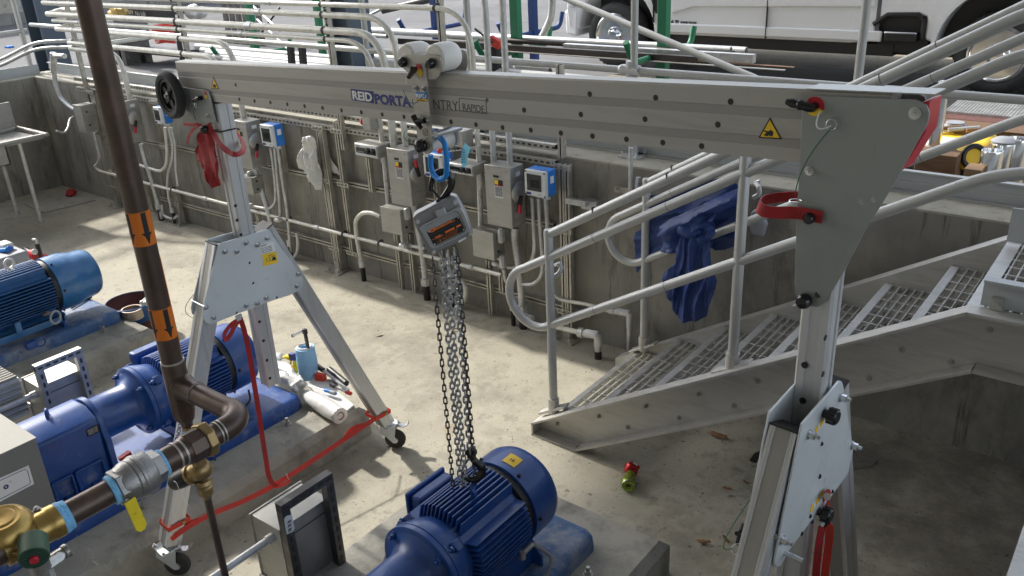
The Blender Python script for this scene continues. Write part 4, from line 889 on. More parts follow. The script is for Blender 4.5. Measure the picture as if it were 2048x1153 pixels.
# ------------------------------------------------------------------ pump motors
def motor(r, x, z, yr, yf, rr, body, coverm, tail, finm=None, dome=False, adapter=True):
    "finned electric motor, axis along Y: fan cover starts at yr, flange face at yf"
    ax = V3((0, 1, 0)); finm = finm or body; o = V3((x, 0, z)); ya = yf + (.11 if adapter else .02); yb = yr - .035
    rc, ro = rr * .80, rr * 1.0
    c = G(); c.lathe([(rc, ya), (rc, yb + .03)], o, ax, 40); core = c.build('motor_body', body, r)
    g = G(); k = 11; w_ = .0055
    top = rc * .66
    for i in range(k):
        q = -top + 2 * top * i / (k - 1); zi = math.sqrt(rc * rc - q * q) - .01; zo = math.sqrt(max((ro * 1.015) ** 2 - q * q, 0)) + .004
        for s in (-1, 1):
            for (a, b) in (((q - w_ / 2, s * zi), (q + w_ / 2, s * zo)),):
                x0_, x1_ = x + q - w_ / 2, x + q + w_ / 2; za, zb_ = z + s * zi, z + s * zo
                g.prism([(x0_, ya - .0, za), (x0_, ya + .022, zb_), (x0_, yb - .004, zb_), (x0_, yb, za)], (w_, 0, 0))
                # side fins
                za, zb_ = x + s * zi, x + s * zo
                g.prism([(za, ya, z + q - w_ / 2), (zb_, ya + .022, z + q - w_ / 2), (zb_, yb - .004, z + q - w_ / 2), (za, yb, z + q - w_ / 2)], (0, 0, w_))
    g.build('cooling_fins', finm, core, smooth=20)
    for sx in (-1, 1):
        for sz in (-1, 1):
            d = V3((sx, 0, sz)).normalized(); p = o + d * (rc - .004); g = G(); g.bar(p + ax * ya, p + ax * yb, .05, .022, d); g.build('corner_rib', body, core, bevel=.004)
    g = G(); g.lathe([(rc * .97, yb), (rr * .93, yb + .004), (rr * .95, yr + .006), (rc * .9, yr + .01)], o, ax, 40); g.build('fan_gap', 'black', r)
    t = tail; e = rr * 1.01
    pr = [(e * .95, yr - .002), (e, yr), (e, yr + t * .62), (e * .985, yr + t * .70), (e * .93, yr + t * .82), (e * .80, yr + t * .94), (e * .6, yr + t), (0, yr + t)] if not dome else \
         [(e * .95, yr - .002), (e, yr), (e, yr + t * .38), (e * .97, yr + t * .46), (e * .90, yr + t * .58), (e * .885, yr + t * .70), (e * .87, yr + t * .86), (e * .80, yr + t * .95), (e * .62, yr + t), (0, yr + t)]
    cv_ = G().lathe(pr, o, ax, 48).build('fan_cover', coverm, r, smooth=50)
    for a_ in (60, 120, 0, 180, -60, -120):
        d = V3((math.cos(R(a_)), 0, math.sin(R(a_)))); p = o + d * e + ax * (yr + .02); bolt(p, d, cv_, .007, .005, 'black')
    return core, cv_
def eyebolt(p, par, rad, wire_, axis, m, name='eye_bolt'):
    g = G(); g.cyl(p, p + ZZ * .014, rad * .75, rad * .55, n=14); g.ring(p + ZZ * (.012 + rad), axis, rad, wire_, 24, 8); return g.build(name, m, par)
def bell(r, x, z, yf, y0, m, rn=.118):
    "flange, neck and gearbox collar towards the camera side"
    ax = V3((0, 1, 0)); o = V3((x, 0, z))
    ad = G().lathe([(.17, yf + .022), (.185, yf + .022), (.188, yf + .05), (.176, yf + .085), (.165, yf + .12)], o, ax, 44).build('adapter_ring', m, r)
    fl = G().lathe([(.10, yf - .014), (.190, yf - .014), (.196, yf - .010), (.196, yf + .010), (.192, yf + .013), (.196, yf + .016), (.196, yf + .026), (.17, yf + .026)], o, ax, 56).build('flange', m, r)
    for a_ in (45, 135, -45, -135):
        d = V3((math.cos(R(a_)), 0, math.sin(R(a_)))); p = o + d * .170 + ax * (yf - .014)
        bolt(p, -ax, fl, .0135, .016, m); g = G(); q = o + d * .19 + ax * (yf + .05); g.bar(q, q + ax * .035, .045, .03, d); bo = g.build('lug', m, fl, bevel=.004); bolt(q + ax * -.0 + d * .004, -ax, fl, .012, .014, m)
    g = G(); g.lathe([(rn + .055, yf - .014), (rn + .02, yf - .03), (rn, yf - .06), (rn, y0 + .03), (rn + .01, y0)], o, ax, 40); nk = g.build('bell_housing', m, r)
    return fl, nk
def skid(r, x, hw0, hw1, y1, m, z0=.2, z1=.285, y0=-2.5):
    "formed steel base with rolled edges"
    c = .03; g = G()
    def ringz(d, z): return [(x - hw0 - d, y0, z), (x + hw1 + d, y0, z), (x + hw1 + d, y1 + d - .05, z), (x + hw1 + d - .02, y1 + d - .015, z), (x + hw1 + d - .05, y1 + d, z), (x - hw0 - d + .05, y1 + d, z), (x - hw0 - d + .02, y1 + d - .015, z), (x - hw0 - d, y1 + d - .05, z)]
    L = [ringz(.012, z0), ringz(.008, z1 - .03), ringz(0, z1 - .012), ringz(-.012, z1 - .003), ringz(-.03, z1)]
    vs = [p for l in L for p in l]; n = 8; fs = [tuple(range(4 * n, 5 * n))]
    for k in range(4): fs += [(k * n + i, k * n + (i + 1) % n, (k + 1) * n + (i + 1) % n, (k + 1) * n + i) for i in range(n)]
    g.add(vs, fs); b = g.build('base_plate', m, r, smooth=50)
    for sx, xx in ((-1, x - hw0 - .075), (1, x + hw1 + .075)):
        for yy in (y1 - .18, y1 - 1.1):
            q = V3((xx, yy, z0)); g = G(); g.cyl(q, q + ZZ * .005, .022); g.cyl(q + ZZ * .005, q + ZZ * .022, .016, n=6); g.cyl(q + ZZ * .022, q + ZZ * .045, .009); g.build('anchor_bolt', 'stainless', b)
    return b
# right set: the motor on the hoist hook
mr_ = thing('pump_motor', 'dusty blue finned motor hooked to the hoist, in the foreground', 'motor', (AX[2], 2.1, .2))
core, cov_ = motor(mr_, AX[2], .55, 2.30, 1.81, .202, 'blue', 'blue', .21)
bell(mr_, AX[2], .55, 1.81, 1.50, 'blue')
g = G(); g.prism([V3((AX[2] + .135 * math.cos(R(t)), 1.50, .55 + .135 * math.sin(R(t)))) for t in range(0, 180, 15)] + [V3((AX[2] - .15, 1.50, .5)), V3((AX[2] - .15, 1.5, .29)), V3((AX[2] + .15, 1.5, .29)), V3((AX[2] + .15, 1.5, .5))], (0, -.03, 0)); g.build('gearbox_collar', 'blue', mr_, bevel=.004)
g = G(); g.bb((AX[2] - .14, .95, .285), (AX[2] + .14, 1.47, .675)); g.build('gearbox', 'blue', mr_, bevel=.015)
skid(mr_, AX[2], .28, .265, 2.655, 'blue_dusty')
ex = eyebolt(V3((HX, HYY + .0, .742)), core, .026, .008, (1, .5, 0), 'blue')
# terminal box on the far side
g = G(); A = [at(*B5(*q), X=AX[2] - .235) for q in ((0, 0),)]
tb = G(); tb.bb((AX[2] - .265, 2.03, .515), (AX[2] - .205, 2.25, .65)); tbx = tb.build('terminal_box', 'blue', mr_, bevel=.014, seg=3)

g = G(); g.bb((AX[2] - .205, 2.05, .53), (AX[2] - .13, 2.23, .63)); g.build('box_neck', 'blue', mr_)
g = G(); g.bb((AX[2] - .288, 2.02, .505), (AX[2] - .267, 2.26, .66)); g.build('box_lid', 'blue', tbx, bevel=.008)
G().tube(smooth([(AX[2] - .24, 2.08, .53), (AX[2] - .25, 2.0, .52), (AX[2] - .26, 1.90, .46), (AX[2] - .26, 1.84, .36), (AX[2] - .26, 1.82, .2)]), .024, 12).build('flexible_conduit', 'bag_grey', mr_)
# bracket and hose below
g = G(); g.prism([(AX[2] + .14, 2.05, .285), (AX[2] + .14, 2.33, .285), (AX[2] + .14, 2.33, .40), (AX[2] + .14, 2.05, .40)], (.012, 0, 0)); g.prism([(AX[2] + .02, 2.325, .285), (AX[2] + .20, 2.325, .285), (AX[2] + .20, 2.325, .34), (AX[2] + .14, 2.325, .41), (AX[2] + .02, 2.325, .41)], (0, .012, 0)); g.bb((AX[2] + .02, 2.05, .40), (AX[2] + .15, 2.33, .41)); g.build('motor_foot', 'blue', mr_)
hc_ = at(1045, 1108, X=AX[2] + .2)
g = G(); g.cyl(hc_ - ZZ * .025, hc_ + ZZ * .012, .013, n=12); g.cyl(hc_, hc_ + V3((.01, .06, .016)), .012, n=12); cn = g.build('hose_connector', 'stainless', mr_)
G().tube(smooth([hc_ + V3((.01, .06, .016)), at(1085, 1100, X=AX[2] + .23), at(1102, 1115, X=AX[2] + .25), at(1098, 1140, X=AX[2] + .25), at(1085, 1158, X=AX[2] + .24), V3((AX[2] + .20, 2.12, .29))]), .0085, 10).build('hose', 'bag_grey', mr_)
p = at(1040, 917, Z=.748)
s = G(); zc = lambda x: .55 + math.sqrt(.2045 ** 2 - (x - AX[2]) ** 2) + .0012
def curved(par, x0, x1, y0, y1, m, nm, rr_=.2053, xc=AX[2], zc_=.55):
    g = G(); n = 6; vs = []
    for i in range(n + 1):
        x_ = x0 + (x1 - x0) * i / n; z_ = zc_ + math.sqrt(rr_ ** 2 - (x_ - xc) ** 2); vs += [(x_, y0, z_), (x_, y1, z_), (x_, y0, z_ + .001), (x_, y1, z_ + .001)]
    fs = []
    for i in range(n): a = 4 * i; fs += [(a + 2, a + 6, a + 7, a + 3), (a, a + 1, a + 5, a + 4)]
    g.add(vs, fs); return g.build(nm, m, par)
st = curved(cov_, AX[2] + .0, AX[2] + .065, 2.335, 2.40, 'label_yellow', 'sticker')
words('14', 'lettering', 'ink_black', st, (AX[2] + .018, 2.355, .7565), (1, 0, -.08), (0, 1, 0), .028)

# middle set
mm = thing('pump_set', 'blue finned motor with bell housing and gearbox behind the brown pipe', 'pump', (AX[1], 2.0, .2))
core, cov_ = motor(mm, AX[1], .55, 2.39, 1.885, .196, 'blue', 'blue', .20)
fl, nk = bell(mm, AX[1], .55, 1.885, 1.635, 'blue')
x = AX[1]
col = [V3((x + .145 * math.cos(R(t)), 1.635, .55 + .145 * math.sin(R(t)))) for t in range(0, 181, 15)] + [V3((x - .165, 1.635, .5)), V3((x - .165, 1.635, .24)), V3((x + .165, 1.635, .24)), V3((x + .165, 1.635, .5))]
G().prism(col, (0, -.032, 0)).build('gearbox_collar', 'blue', mm, bevel=.005)
bx = [(x - .14, .285), (x + .15, .285), (x + .15, .64), (x + .06, .69), (x - .06, .69), (x - .14, .64)]
gbx = G().prism([(a, 1.60, b) for a, b in bx], (0, -.33, 0)).build('gearbox', 'blue', mm, bevel=.016, seg=3)
for a, b in ((1.30, 1.40), (1.42, 1.56)):                      # foot pockets
    q = G(); q.bb((x + .1502, a, .31), (x + .152, b, .40)); q.build('pocket', 'blue_base', gbx); g = G()
    for yy in (a, b): g.bb((x + .15, yy - .006, .30), (x + .175, yy + .006, .42))
    g.bb((x + .15, a, .412), (x + .172, b, .424)); g.build('pocket_rib', 'blue', gbx, bevel=.003)
    bolt(V3((x + .166, (a + b) / 2, .295)), ZZ, gbx, .014, .012, 'blue')
g = G(); g.bb((x - .17, 1.25, .283), (x + .19, 1.62, .305)); g.build('gearbox_foot', 'blue', mm, bevel=.004)
pp = at(186, 862, X=x + .152); g = G(); g.bar(pp - V3((0, .032, -.0)), pp + V3((0, .032, .0)), .003, .042); n_ = g.build('name_plate', 'ink_black', gbx)
for k in range(4): words('TYPE 4471 N 20', 'lettering', 'ink_white', n_, pp + V3((.002, -.028, .012 - .008 * k)), (0, 1, 0), ZZ, .006, width=.05)
eyebolt(at(98, 842, X=x + .0), gbx, .026, .008, (.5, 1, 0), 'blue')
skid(mm, x, .30, .335, 2.70, 'blue_base')
tb = G(); tb.bb((x - .27, 2.02, .58), (x - .20, 2.27, .71)); tb.build('terminal_box', 'blue', mm, bevel=.012)
eyebolt(V3((x - .02, 2.12, .735)), core, .022, .007, (1, .3, 0), 'motor_blue')
G().tube(smooth([at(497, 780, X=x + .27), at(500, 800, X=x + .3), at(488, 815, X=x + .3), at(470, 830, X=x + .28)]), .006, 8).build('hose', 'black', mm)
g = G(); g.bb((x - .1, 2.0, .285), (x + .17, 2.3, .36)); g.build('motor_foot', 'blue', mm, bevel=.01)
g = G(); g.ring(at(438, 912, X=x + .35), (1, .3, .2), .035, .007, 20, 8); g.build('hose_loop', 'blue', mm)
# left set
ml_ = thing('pump_motor', 'lighter blue finned motor with a domed fan cover on the left pad', 'motor', (AX[0], 2.0, .2))
x = AX[0]
core, cov_ = motor(ml_, x, .55, 2.42, 1.80, .205, 'motor_blue_dark', 'motor_blue', .34, finm='motor_blue_dark', dome=True)
g = G(); g.lathe([(.1, 1.5), (.16, 1.5), (.19, 1.62), (.2, 1.78), (.18, 1.83)], V3((x, 0, .55)), (0, 1, 0), 40); g.build('bell_housing', 'blue', ml_)
skid(ml_, x, .30, .28, 2.755, 'blue_dusty')
eyebolt(at(22, 540, Y=2.1), core, .032, .009, (1, .2, 0), 'galv')
pb = [at(*q, X=x + .20) for q in ((10, 650), (118, 612), (118, 620), (12, 662))]
g = G(); g.bb((x + .03, 1.82, .375), (x + .21, 2.40, .392)); g.bb((x + .195, 1.82, .33), (x + .21, 2.40, .392)); g.bb((x + .20, 2.05, .36), (x + .225, 2.09, .45)); g.build('motor_rail', 'motor_blue', ml_, bevel=.003)
g = G(); g.bb((x - .18, 2.37, .285), (x + .21, 2.385, .39)); g.bb((x - .18, 1.80, .285), (x + .20, 1.815, .39)); g.build('motor_foot', 'blue_base', ml_)
cj = at(108, 625, X=x + .26); g = G(); g.ring(cj - ZZ * .04, (1, .4, 0), .045, .009, 20, 8); g.build('hose', 'bag_grey', ml_); g = G(); g.ball(cj + V3((0, -.05, .01)), .022, 10, (1, 1.6, .8)); g.build('hose_connector', 'dark_steel', ml_)
g = G(); q = at(62, 690, X=x + .33); g.box(q, (.05, .07, .05)); g.ring(q + V3((.02, .06, 0)), (1, 0, 0), .03, .006, 18, 6); g.build('sensor_box', 'blue', ml_)
a, b = at(143, 618, Z=.292), at(181, 595, Z=.292)
tag(G().tube([a + ZZ * .004, a.lerp(b, .85) + ZZ * .004, a.lerp(b, .86) + ZZ * .006, b + ZZ * .006], [.006, .009, .017, .017], 12).build('torque_handle', 'black_gloss'), 'black breaker bar lying on the dusty blue base at left', 'tool')

# gearbox enclosure / control cabinet in the left foreground
en = thing('control_cabinet', 'grey steel cabinet with a white blue-bordered label, left of the gearbox', 'cabinet', (-4.15, .8, .28))
bd = G(); bd.bb((-4.45, .2, .285), (-3.875, 1.25, .772)); bdo = bd.build('cabinet_body', 'enclosure', en, bevel=.006)
g = G(); g.bb((-4.45, .2, .7725), (-3.872, 1.252, .776)); g.build('cabinet_top', 'cab_top', en)
Lp = [at(*q, X=-3.8735) for q in ((-22, 966), (57, 931), (68, 968), (-12, 1010))]
lab = G().prism(Lp, (.0015, 0, 0)).build('label', 'label_white', bdo)
e = [at(*q, X=-3.8715) for q in ((-15, 968), (50, 939), (55, 942), (61, 965), (58, 969), (-8, 1003))]
g = G()
for i in range(6): g.bar(e[i], e[(i + 1) % 6], .0018, .0028, (1, 0, 0))
g.build('lettering', 'ink_blue', lab)
xd_ = at(50, 939, X=-3.87) - at(-15, 968, X=-3.87)
words('o', 'lettering', 'ink_blue', lab, at(8, 980, X=-3.8715), xd_, ZZ, .04, bold=.002); words('TM', 'lettering', 'ink_blue', lab, at(19, 966, X=-3.8715), xd_, ZZ, .008)
s = G().bb((-4.12, .95, .7763), (-3.9, 1.06, .7768)).build('label', 'label_white', en)
for k in range(4): words('CAUTION DO NOT OPERATE', 'lettering', 'ink_black', s, (-4.0 + .02 * k, .955, .777), (.0, 1, 0), (-1, 0, 0), .012, width=.09)

# stainless junction boxes on slotted strut frames
def slotframe(lab, X, y0, y1, zt_, m, bm_mat, cond):
    r = thing('junction_box', lab, 'junction box', (X - .15, (y0 + y1) / 2, 0))
    s_ = .041
    bars = [((X - s_, y0, zt_ - s_), (X, y1, zt_)), ((X - s_, y0, 0), (X, y0 + s_, zt_ - s_ - .001)), ((X - s_, y1 - s_, 0), (X, y1, zt_ - s_ - .001))]
    for i, (a, b) in enumerate(bars):
        if i == 0:
            t = .003; g = G(); g.bb((a[0], a[1], b[2] - t), b); g.bb((b[0] - t, a[1], a[2]), (b[0], b[1], b[2] - t)); g.bb((a[0], a[1], a[2]), (a[0] + t, b[1], b[2] - t)); o = g.build('strut', m, r)
            g = G(); g.bb((a[0] + t, a[1] + .001, a[2]), (b[0] - t, b[1] - .001, b[2] - t - .001)); g.build('strut_channel', 'strut_dark', o)
            n = 6
            for k in range(n): yy = y0 + .025 + (y1 - y0 - .05) * (k + .0) / (n - 1); q = G(); q.prism([(X - .0005, yy - .011 + .011 * (1 if abs(t_) < 90 else 1) * 0 + (.008 if math.cos(R(t_)) > 0 else -.008) + .007 * math.cos(R(t_)) + .011, zt_ - s_ / 2 + .007 * math.sin(R(t_))) for t_ in range(0, 360, 30)], (.0012, 0, 0)); q.build('slot', 'strut_dark', o)
        else:
            t = .003; g = G(); g.bb((b[0] - t, a[1], a[2]), b); g.bb((a[0], a[1], a[2]), (b[0] - t, a[1] + t, b[2])); g.bb((a[0], b[1] - t, a[2]), (b[0] - t, b[1], b[2])); o = g.build('strut', m, r)
            yy = (a[1] + b[1]) / 2
            for k in range(11):
                zz = zt_ - .075 - k * .054
                if zz < .03: break
                q = G(); q.prism([(X - .0005, yy + .007 * math.cos(R(t_)), zz + (.009 if math.sin(R(t_)) > 0 else -.009) + .007 * math.sin(R(t_))) for t_ in range(15, 360, 30)], (.0012, 0, 0)); q.build('slot', 'strut_dark', o)
    for yy in (y0 + s_ / 2, y1 - s_ / 2): G().bb((X - .09, yy - .045, 0), (X + .03, yy + .045, .008)).build('foot_plate', m, r)
    bx0 = G().bb((X - .245, y0 + .003, .12), (X - s_ - .012, y1 - .003, zt_ - .153)).build('box', bm_mat, r, bevel=.002)
    g = G(); g.bb((X - .252, y0 - .004, .115), (X - .2455, y1 + .004, zt_ - .148)); g.build('door', bm_mat, bx0)
    for zz in (.2, .36): g = G(); g.box((X - .235, y0 - .006, zz), (.03, .012, .02)); g.ring((X - .25, y0 - .008, zz), (0, 1, 0), .011, .002, 12, 5); g.build('latch', 'galv', bx0)
    g = G(); g.bb((X - s_ - .0115, y0 + .004, .16), (X - s_ - .009, y1 - .004, .165)); g.bb((X - s_ - .0115, y0 + .004, zt_ - .215), (X - s_ - .009, y1 - .004, zt_ - .212)); g.build('seam', 'strut_dark', bx0)
    cy = y0 + .003; cx_, cz = X - .11, zt_ - .212
    g = G(); g.cyl((cx_, cy, cz), (cx_, cy - .035, cz), .022, n=14); g.build('conduit_hub', 'galv', bx0)
    tag(G().cyl((cx_, cy - .03, cz), (cx_, cy - 1.8, cz), .0165, n=14).build('conduit', 'galv'), cond, 'conduit')
    return r, bx0
r, b_ = slotframe('dark box behind a slotted strut frame with torn barcode sticker, beside foreground motor', -2.6, 1.638, 1.918, .693, 'dark_steel', 'stainless', 'galvanised conduit running toward the viewer from the box beside the foreground motor')
T6 = lambda x, y: (480 + x / 4.803, 913 + y / 4.803)
s = [at(*T6(*q), X=-2.597) for q in ((423, 600), (445, 572), (500, 560), (512, 640), (523, 690), (512, 722), (450, 752), (436, 690))]
st = G().prism(s, (.0008, 0, 0)).build('sticker', 'label_white', r)
a, b = at(*T6(497, 710), X=-2.5958), at(*T6(488, 600), X=-2.5958)
for k in range(9):
    if k in (3, 6): continue
    p = a.lerp(b, k / 9); q = G(); q.bar(p, p - V3((0, .018, 0)), .0006, .0022 + .0012 * (k % 3)); q.build('lettering', 'ink_black', st)
slotframe('sunlit stainless box behind a slotted strut frame, left of the middle pump set', -4.8, 1.655, 1.925, .68, 'stainless', 'stainless', 'galvanised conduit running toward the viewer from the box left of the middle pump set')
# ribbed drive housing
dv = thing('drive_unit', 'white ribbed aluminium drive housing at the left edge beside the strut framed box', 'drive', (-5.1, 1.3, .3))
x0, x1, y0, y1, z0, z1 = -5.22, -4.93, .7, 1.60, .36, .595
bo = G().bb((x0, y0, z0), (x1, y1, z1)).build('housing', 'grate', dv)
g = G()
for i in range(9): xx = x0 + .02 + i * (x1 - x0 - .04) / 8; g.bb((xx - .009, y0, z1), (xx + .009, y1 - .002, z1 + .014))
for i in range(6): zz = z0 + .03 + i * .035; g.bb((x1, y0, zz - .008), (x1 + .012, y1 - .002, zz + .008))
g.build('ribs', 'cab_top', bo, bevel=.003)
G().bb((x0 + .05, y0, 0), (x1 - .05, y1 - .1, z0)).build('stand', 'enclosure', dv)
# ------------------------------------------------------------------ brown copper piping
PX_, PY_ = -2.355, 1.2
RX, RZ = -2.00, 1.565
YV = V3((0, 1, 0))
cp = thing('copper_pipe', 'thick brown copper pipe dropping from above with orange flow arrow bands', 'pipe', (PX_, PY_, 1.4))
G().cyl((PX_, PY_, 1.60), (PX_, PY_, 4.6), .0333, n=32).build('riser', 'copper', cp)
g = G(); g.lathe([(.030, 1.44), (.037, 1.47), (.0375, 1.64), (.0355, 1.652), (.0335, 1.652)], (PX_, PY_, 0), ZZ, 32)
tee = g.build('tee', 'copper', cp)
g = G(); g.lathe([(.0325, .01), (.044, .03), (.0375, .05), (.0375, .105)], (PX_, PY_, RZ), V3((1, 0, 0)), 32); g.build('tee_branch', 'copper', tee)
# elbow and run
ey = 1.215; pts = fillet([(PX_ + .08, PY_ + .012, RZ), (RX, ey, RZ), (RX, ey - .12, RZ)], .068, 12)
G().tube([(PX_ + .08, PY_, RZ), (RX - .07, PY_ , RZ)], .0333, 28).build('branch_pipe', 'copper', cp)
el = [(RX - .085, PY_, RZ), (RX - .075, PY_, RZ)] + [(RX - .07 + .07 * math.sin(R(t)), PY_ - .07 + .07 * math.cos(R(t)), RZ) for t in range(0, 91, 9)] + [(RX, PY_ - .075, RZ), (RX, PY_ - .085, RZ)]
G().tube(el, .0368, 28).build('elbow', 'copper', cp)
def ringz(p, ax, r_, nm='solder_joint', m='solder', w_=.0022): return G().lathe([(r_ - .003, -w_), (r_, -w_), (r_, w_), (r_ - .003, w_)], p, ax, 32).build(nm, m, cp)
ringz(V3((PX_, PY_, 1.652)), ZZ, .0362, w_=.003); ringz(V3((PX_ + .106, PY_, RZ)), (1, 0, 0), .036, w_=.003)
ringz(V3((RX - .088, PY_, RZ)), (1, 0, 0), .0352, w_=.0015, m='copper')
ringz(V3((RX, PY_ - .088, RZ)), YV, .036, w_=.0025); 
G().cyl((RX, 1.075, RZ), (RX, PY_ - .08, RZ), .0333, n=28).build('run_pipe', 'copper', cp)
ringz(V3((RX, 1.100, RZ)), YV, .0362)
un = G(); un.cyl((RX, 1.048, RZ), (RX, 1.075, RZ), .054, n=8); un = un.build('union_nut', 'bronze', cp, bevel=.003)
g = G(); g.cyl((RX, 1.0, RZ), (RX, 1.048, RZ), .047, n=8); g.lathe([(.0375, .955), (.0375, .985), (.044, 1.0)], (RX, 0, RZ), YV, 28); g.build('union_body', 'copper', cp, bevel=.002)
ringz(V3((RX, .985, RZ)), YV, .039, w_=.003); ringz(V3((RX, .966, RZ)), YV, .0395, w_=.003)
g = G(); g.lathe([(.0345, .925), (.0375, .94), (.0375, .957)], (RX, 0, RZ), YV, 28); g.build('male_adapter', 'copper', cp)
def tape(y, r_=.039): 
    g = G(); prof_ = [(r_ - .006, -.009), (r_, -.008), (r_ + .0015, -.003), (r_ + .0005, .003), (r_ - .001, .008), (r_ - .006, .009)]
    g.lathe(prof_, (RX, y, RZ), YV + V3((.15, 0, .1)), 28); return g.build('thread_tape', 'tape_blue', cp)
tape(.925)
G().cyl((RX, .63, RZ), (RX, .80, RZ), .0333, n=28).build('run_pipe', 'copper', cp)
tape(.783, .0405); tape(.646, .0415); tape(.658, .039)
# flow arrow bands on the riser
for zc in (2.03, 1.713):
    zb_ = at(285, 455, Y=PY_).z if zc > 1.9 else at(330, 645, Y=PY_).z
    h = .052; bd_ = G(); bd_.lathe([(.0336, -h), (.0341, -h), (.0341, h), (.0336, h)], (PX_, PY_, zb_), ZZ, 40); bd_ = bd_.build('flow_band', 'orange', cp)
    for a_ in (-89, -5, 80, 165, 220):                     # arrows wrapped on the surface
        def P(da, dz): t = R(a_ + da); return V3((PX_ + .0345 * math.cos(t), PY_ + .0345 * math.sin(t), zb_ + dz))
        g = G()
        def strip(d0, d1, za, zb2, n=5):
            vs = []
            for i in range(n + 1):
                q = i / n
                vs += [P(d0[0] + (d0[1] - d0[0]) * q, za), P(d1[0] + (d1[1] - d1[0]) * q, zb2)]
            g.add(vs, [(2 * i, 2 * i + 2, 2 * i + 3, 2 * i + 1) for i in range(n)])
        strip((-13, 13), (-13, 13), .050, -.012); strip((-27, 27), (-1, 1), -.012, -.046)
        g.build('flow_arrow', 'ink_black', bd_)
g = G(); g.prism([(PX_ + rr9 * math.cos(R(t)), PY_ + rr9 * math.sin(R(t)), 1.70) for rr9, L9 in ((.0333, (46, 52, 58)), (.0343, (58, 52, 46))) for t in L9], ZZ * .30); g.build('label_strip', 'orange', cp)
# small drain valve under the tee
g = G(); g.lathe([(.030, 1.44), (.020, 1.425), (.018, 1.41), (.0, 1.41)][::-1], (PX_, PY_, 0), ZZ, 24); g.build('reducer', 'copper', cp)
dv_ = thing('drain_valve', 'small bronze drain valve with a black lever under the pipe tee', 'valve', (PX_, PY_, 1.3))
g = G(); g.cyl((PX_, PY_, 1.375), (PX_, PY_, 1.41), .021, n=8); g.lathe([(.016, 1.30), (.020, 1.31), (.023, 1.335), (.020, 1.36), (.016, 1.375)], (PX_, PY_, 0), ZZ, 20); g.cyl((PX_, PY_, 1.27), (PX_, PY_, 1.30), .020, n=8); g.cyl((PX_, PY_, 1.338), (PX_ + .03, PY_ - .03, 1.338), .009, n=10); g.build('valve_body', 'bronze', dv_)
G().lathe([(.0165, 1.378), (.0215, 1.384), (.0215, 1.398), (.0165, 1.404)], (PX_, PY_, 0), ZZ, 20).build('thread_tape', 'tape_blue', dv_)
g = G(); q = V3((PX_ + .035, PY_ - .035, 1.335)); g.bar(q - V3((.02, .02, 0)), q + V3((.025, .025, -.01)), .016, .007); g.build('lever', 'black', dv_, bevel=.002)
# steel ball valve with yellow lever
bv = thing('ball_valve', 'grey steel ball valve with a yellow lever handle in the copper line', 'valve', (RX, .86, RZ))
g = G(); g.cyl((RX, .885, RZ), (RX, .917, RZ), .0475, n=6); g.lathe([(.05, .79 + .04), (.0575, .835), (.0585, .852), (.0585, .883), (.055, .888), (.045, .892)], (RX, 0, RZ), YV, 40); vb = g.build('valve_body', 'cast_steel', bv, bevel=.002)
g = G(); g.lathe([(.058, .845), (.0605, .848), (.0605, .856), (.058, .859)], (RX, 0, RZ), YV, 40); g.lathe([(.03, .792), (.046, .798), (.056, .822), (.056, .832)], (RX, 0, RZ), YV, 36); g.build('valve_end', 'cast_steel', bv)
g = G(); g.cyl((RX, .785, RZ), (RX, .822, RZ), .050, n=6); g.build('hex_end', 'cast_steel', bv, bevel=.002)
for t, q in (('316', (268, 908)), ('CF8M', (262, 916)), ('USA', (270, 922))):
    p = atn(q[0], q[1], V3((RX, .85, RZ)) + (CAM - V3((RX, .85, RZ))).normalized() * .058, (CAM - V3((RX, .85, RZ))).normalized()); words(t, 'lettering', 'label_white', vb, p, YV, ZZ, .011)
h0, h1 = at(258, 1000, X=RX + .045), at(284, 1060, X=RX + .045)
d = (h1 - h0).normalized(); sd2 = d.cross(V3((1, 0, 0))).normalized()
g = G(); W_ = .0155; P = [h0 - sd2 * W_, h0 + sd2 * W_] + [h1 - d * .012 + sd2 * W_, h1 + sd2 * (W_ - .008), h1 - sd2 * (W_ - .008), h1 - d * .012 - sd2 * W_]
g.prism(P, (.006, 0, 0)); g.build('lever', 'yellow', bv, bevel=.0015)
g = G(); g.bar(V3((RX + .03, .80, RZ - .012)), h0 + d * .015, .02, .005, (1, 0, 0)); g.build('lever_neck', 'cast_steel', bv)
g = G(); q = at(250, 914, X=RX - .05); g.bar(q - V3((0, .016, 0)), q + V3((0, .016, .006)), .014, .010); g.build('lever_lock', 'red_plate', bv)
# pressure relief valve and its drain
rv = thing('relief_valve', 'bronze relief valve with a black cap hanging below the copper line', 'valve', (RX - .05, 1.06, 1.42))
c = at(402, 940, Y=1.045); t_ = at(394, 905, Y=1.045)
g = G(); g.cyl(t_, c, .021, n=16); g.cyl(t_ + ZZ * .0, t_ - ZZ * .018, .026, n=8); g.ball(c, .031, 16, (1, 1.1, 1)); g.lathe([(.020, -.035), (.025, -.045), (.018, -.055), (.022, -.06), (.022, -.082), (.015, -.09), (.013, -.1)][::-1], c, ZZ, 16); rvb = g.build('valve_body', 'bronze', rv)
ca = at(338, 970, Y=.99) - c; ca.normalize()
g = G(); g.cyl(c, c + ca * .038, .026, n=16); g.cyl(c + ca * .036, c + ca * .045, .031, n=16); g.build('bonnet', 'bronze', rvb)
g = G(); g.lathe([(.027, .045), (.028, .078), (.025, .108), (.018, .116), (.010, .118)], c, ca, 20); cap = g.build('cap', 'black', rv)
g = G(); e_ = c + ca * .114; g.ring(e_, (0, 0, 1), .010, .0014, 14, 5); g.build('wire_seal', 'steel', cap)
G().tube(smooth([e_, at(352, 965, Y=.98), at(362, 988, Y=.99), at(378, 1012, Y=1.0)]), 0, flat=(.008, .0008, V3((.6, -.7, .2)))).build('tag', 'label_white', cap)
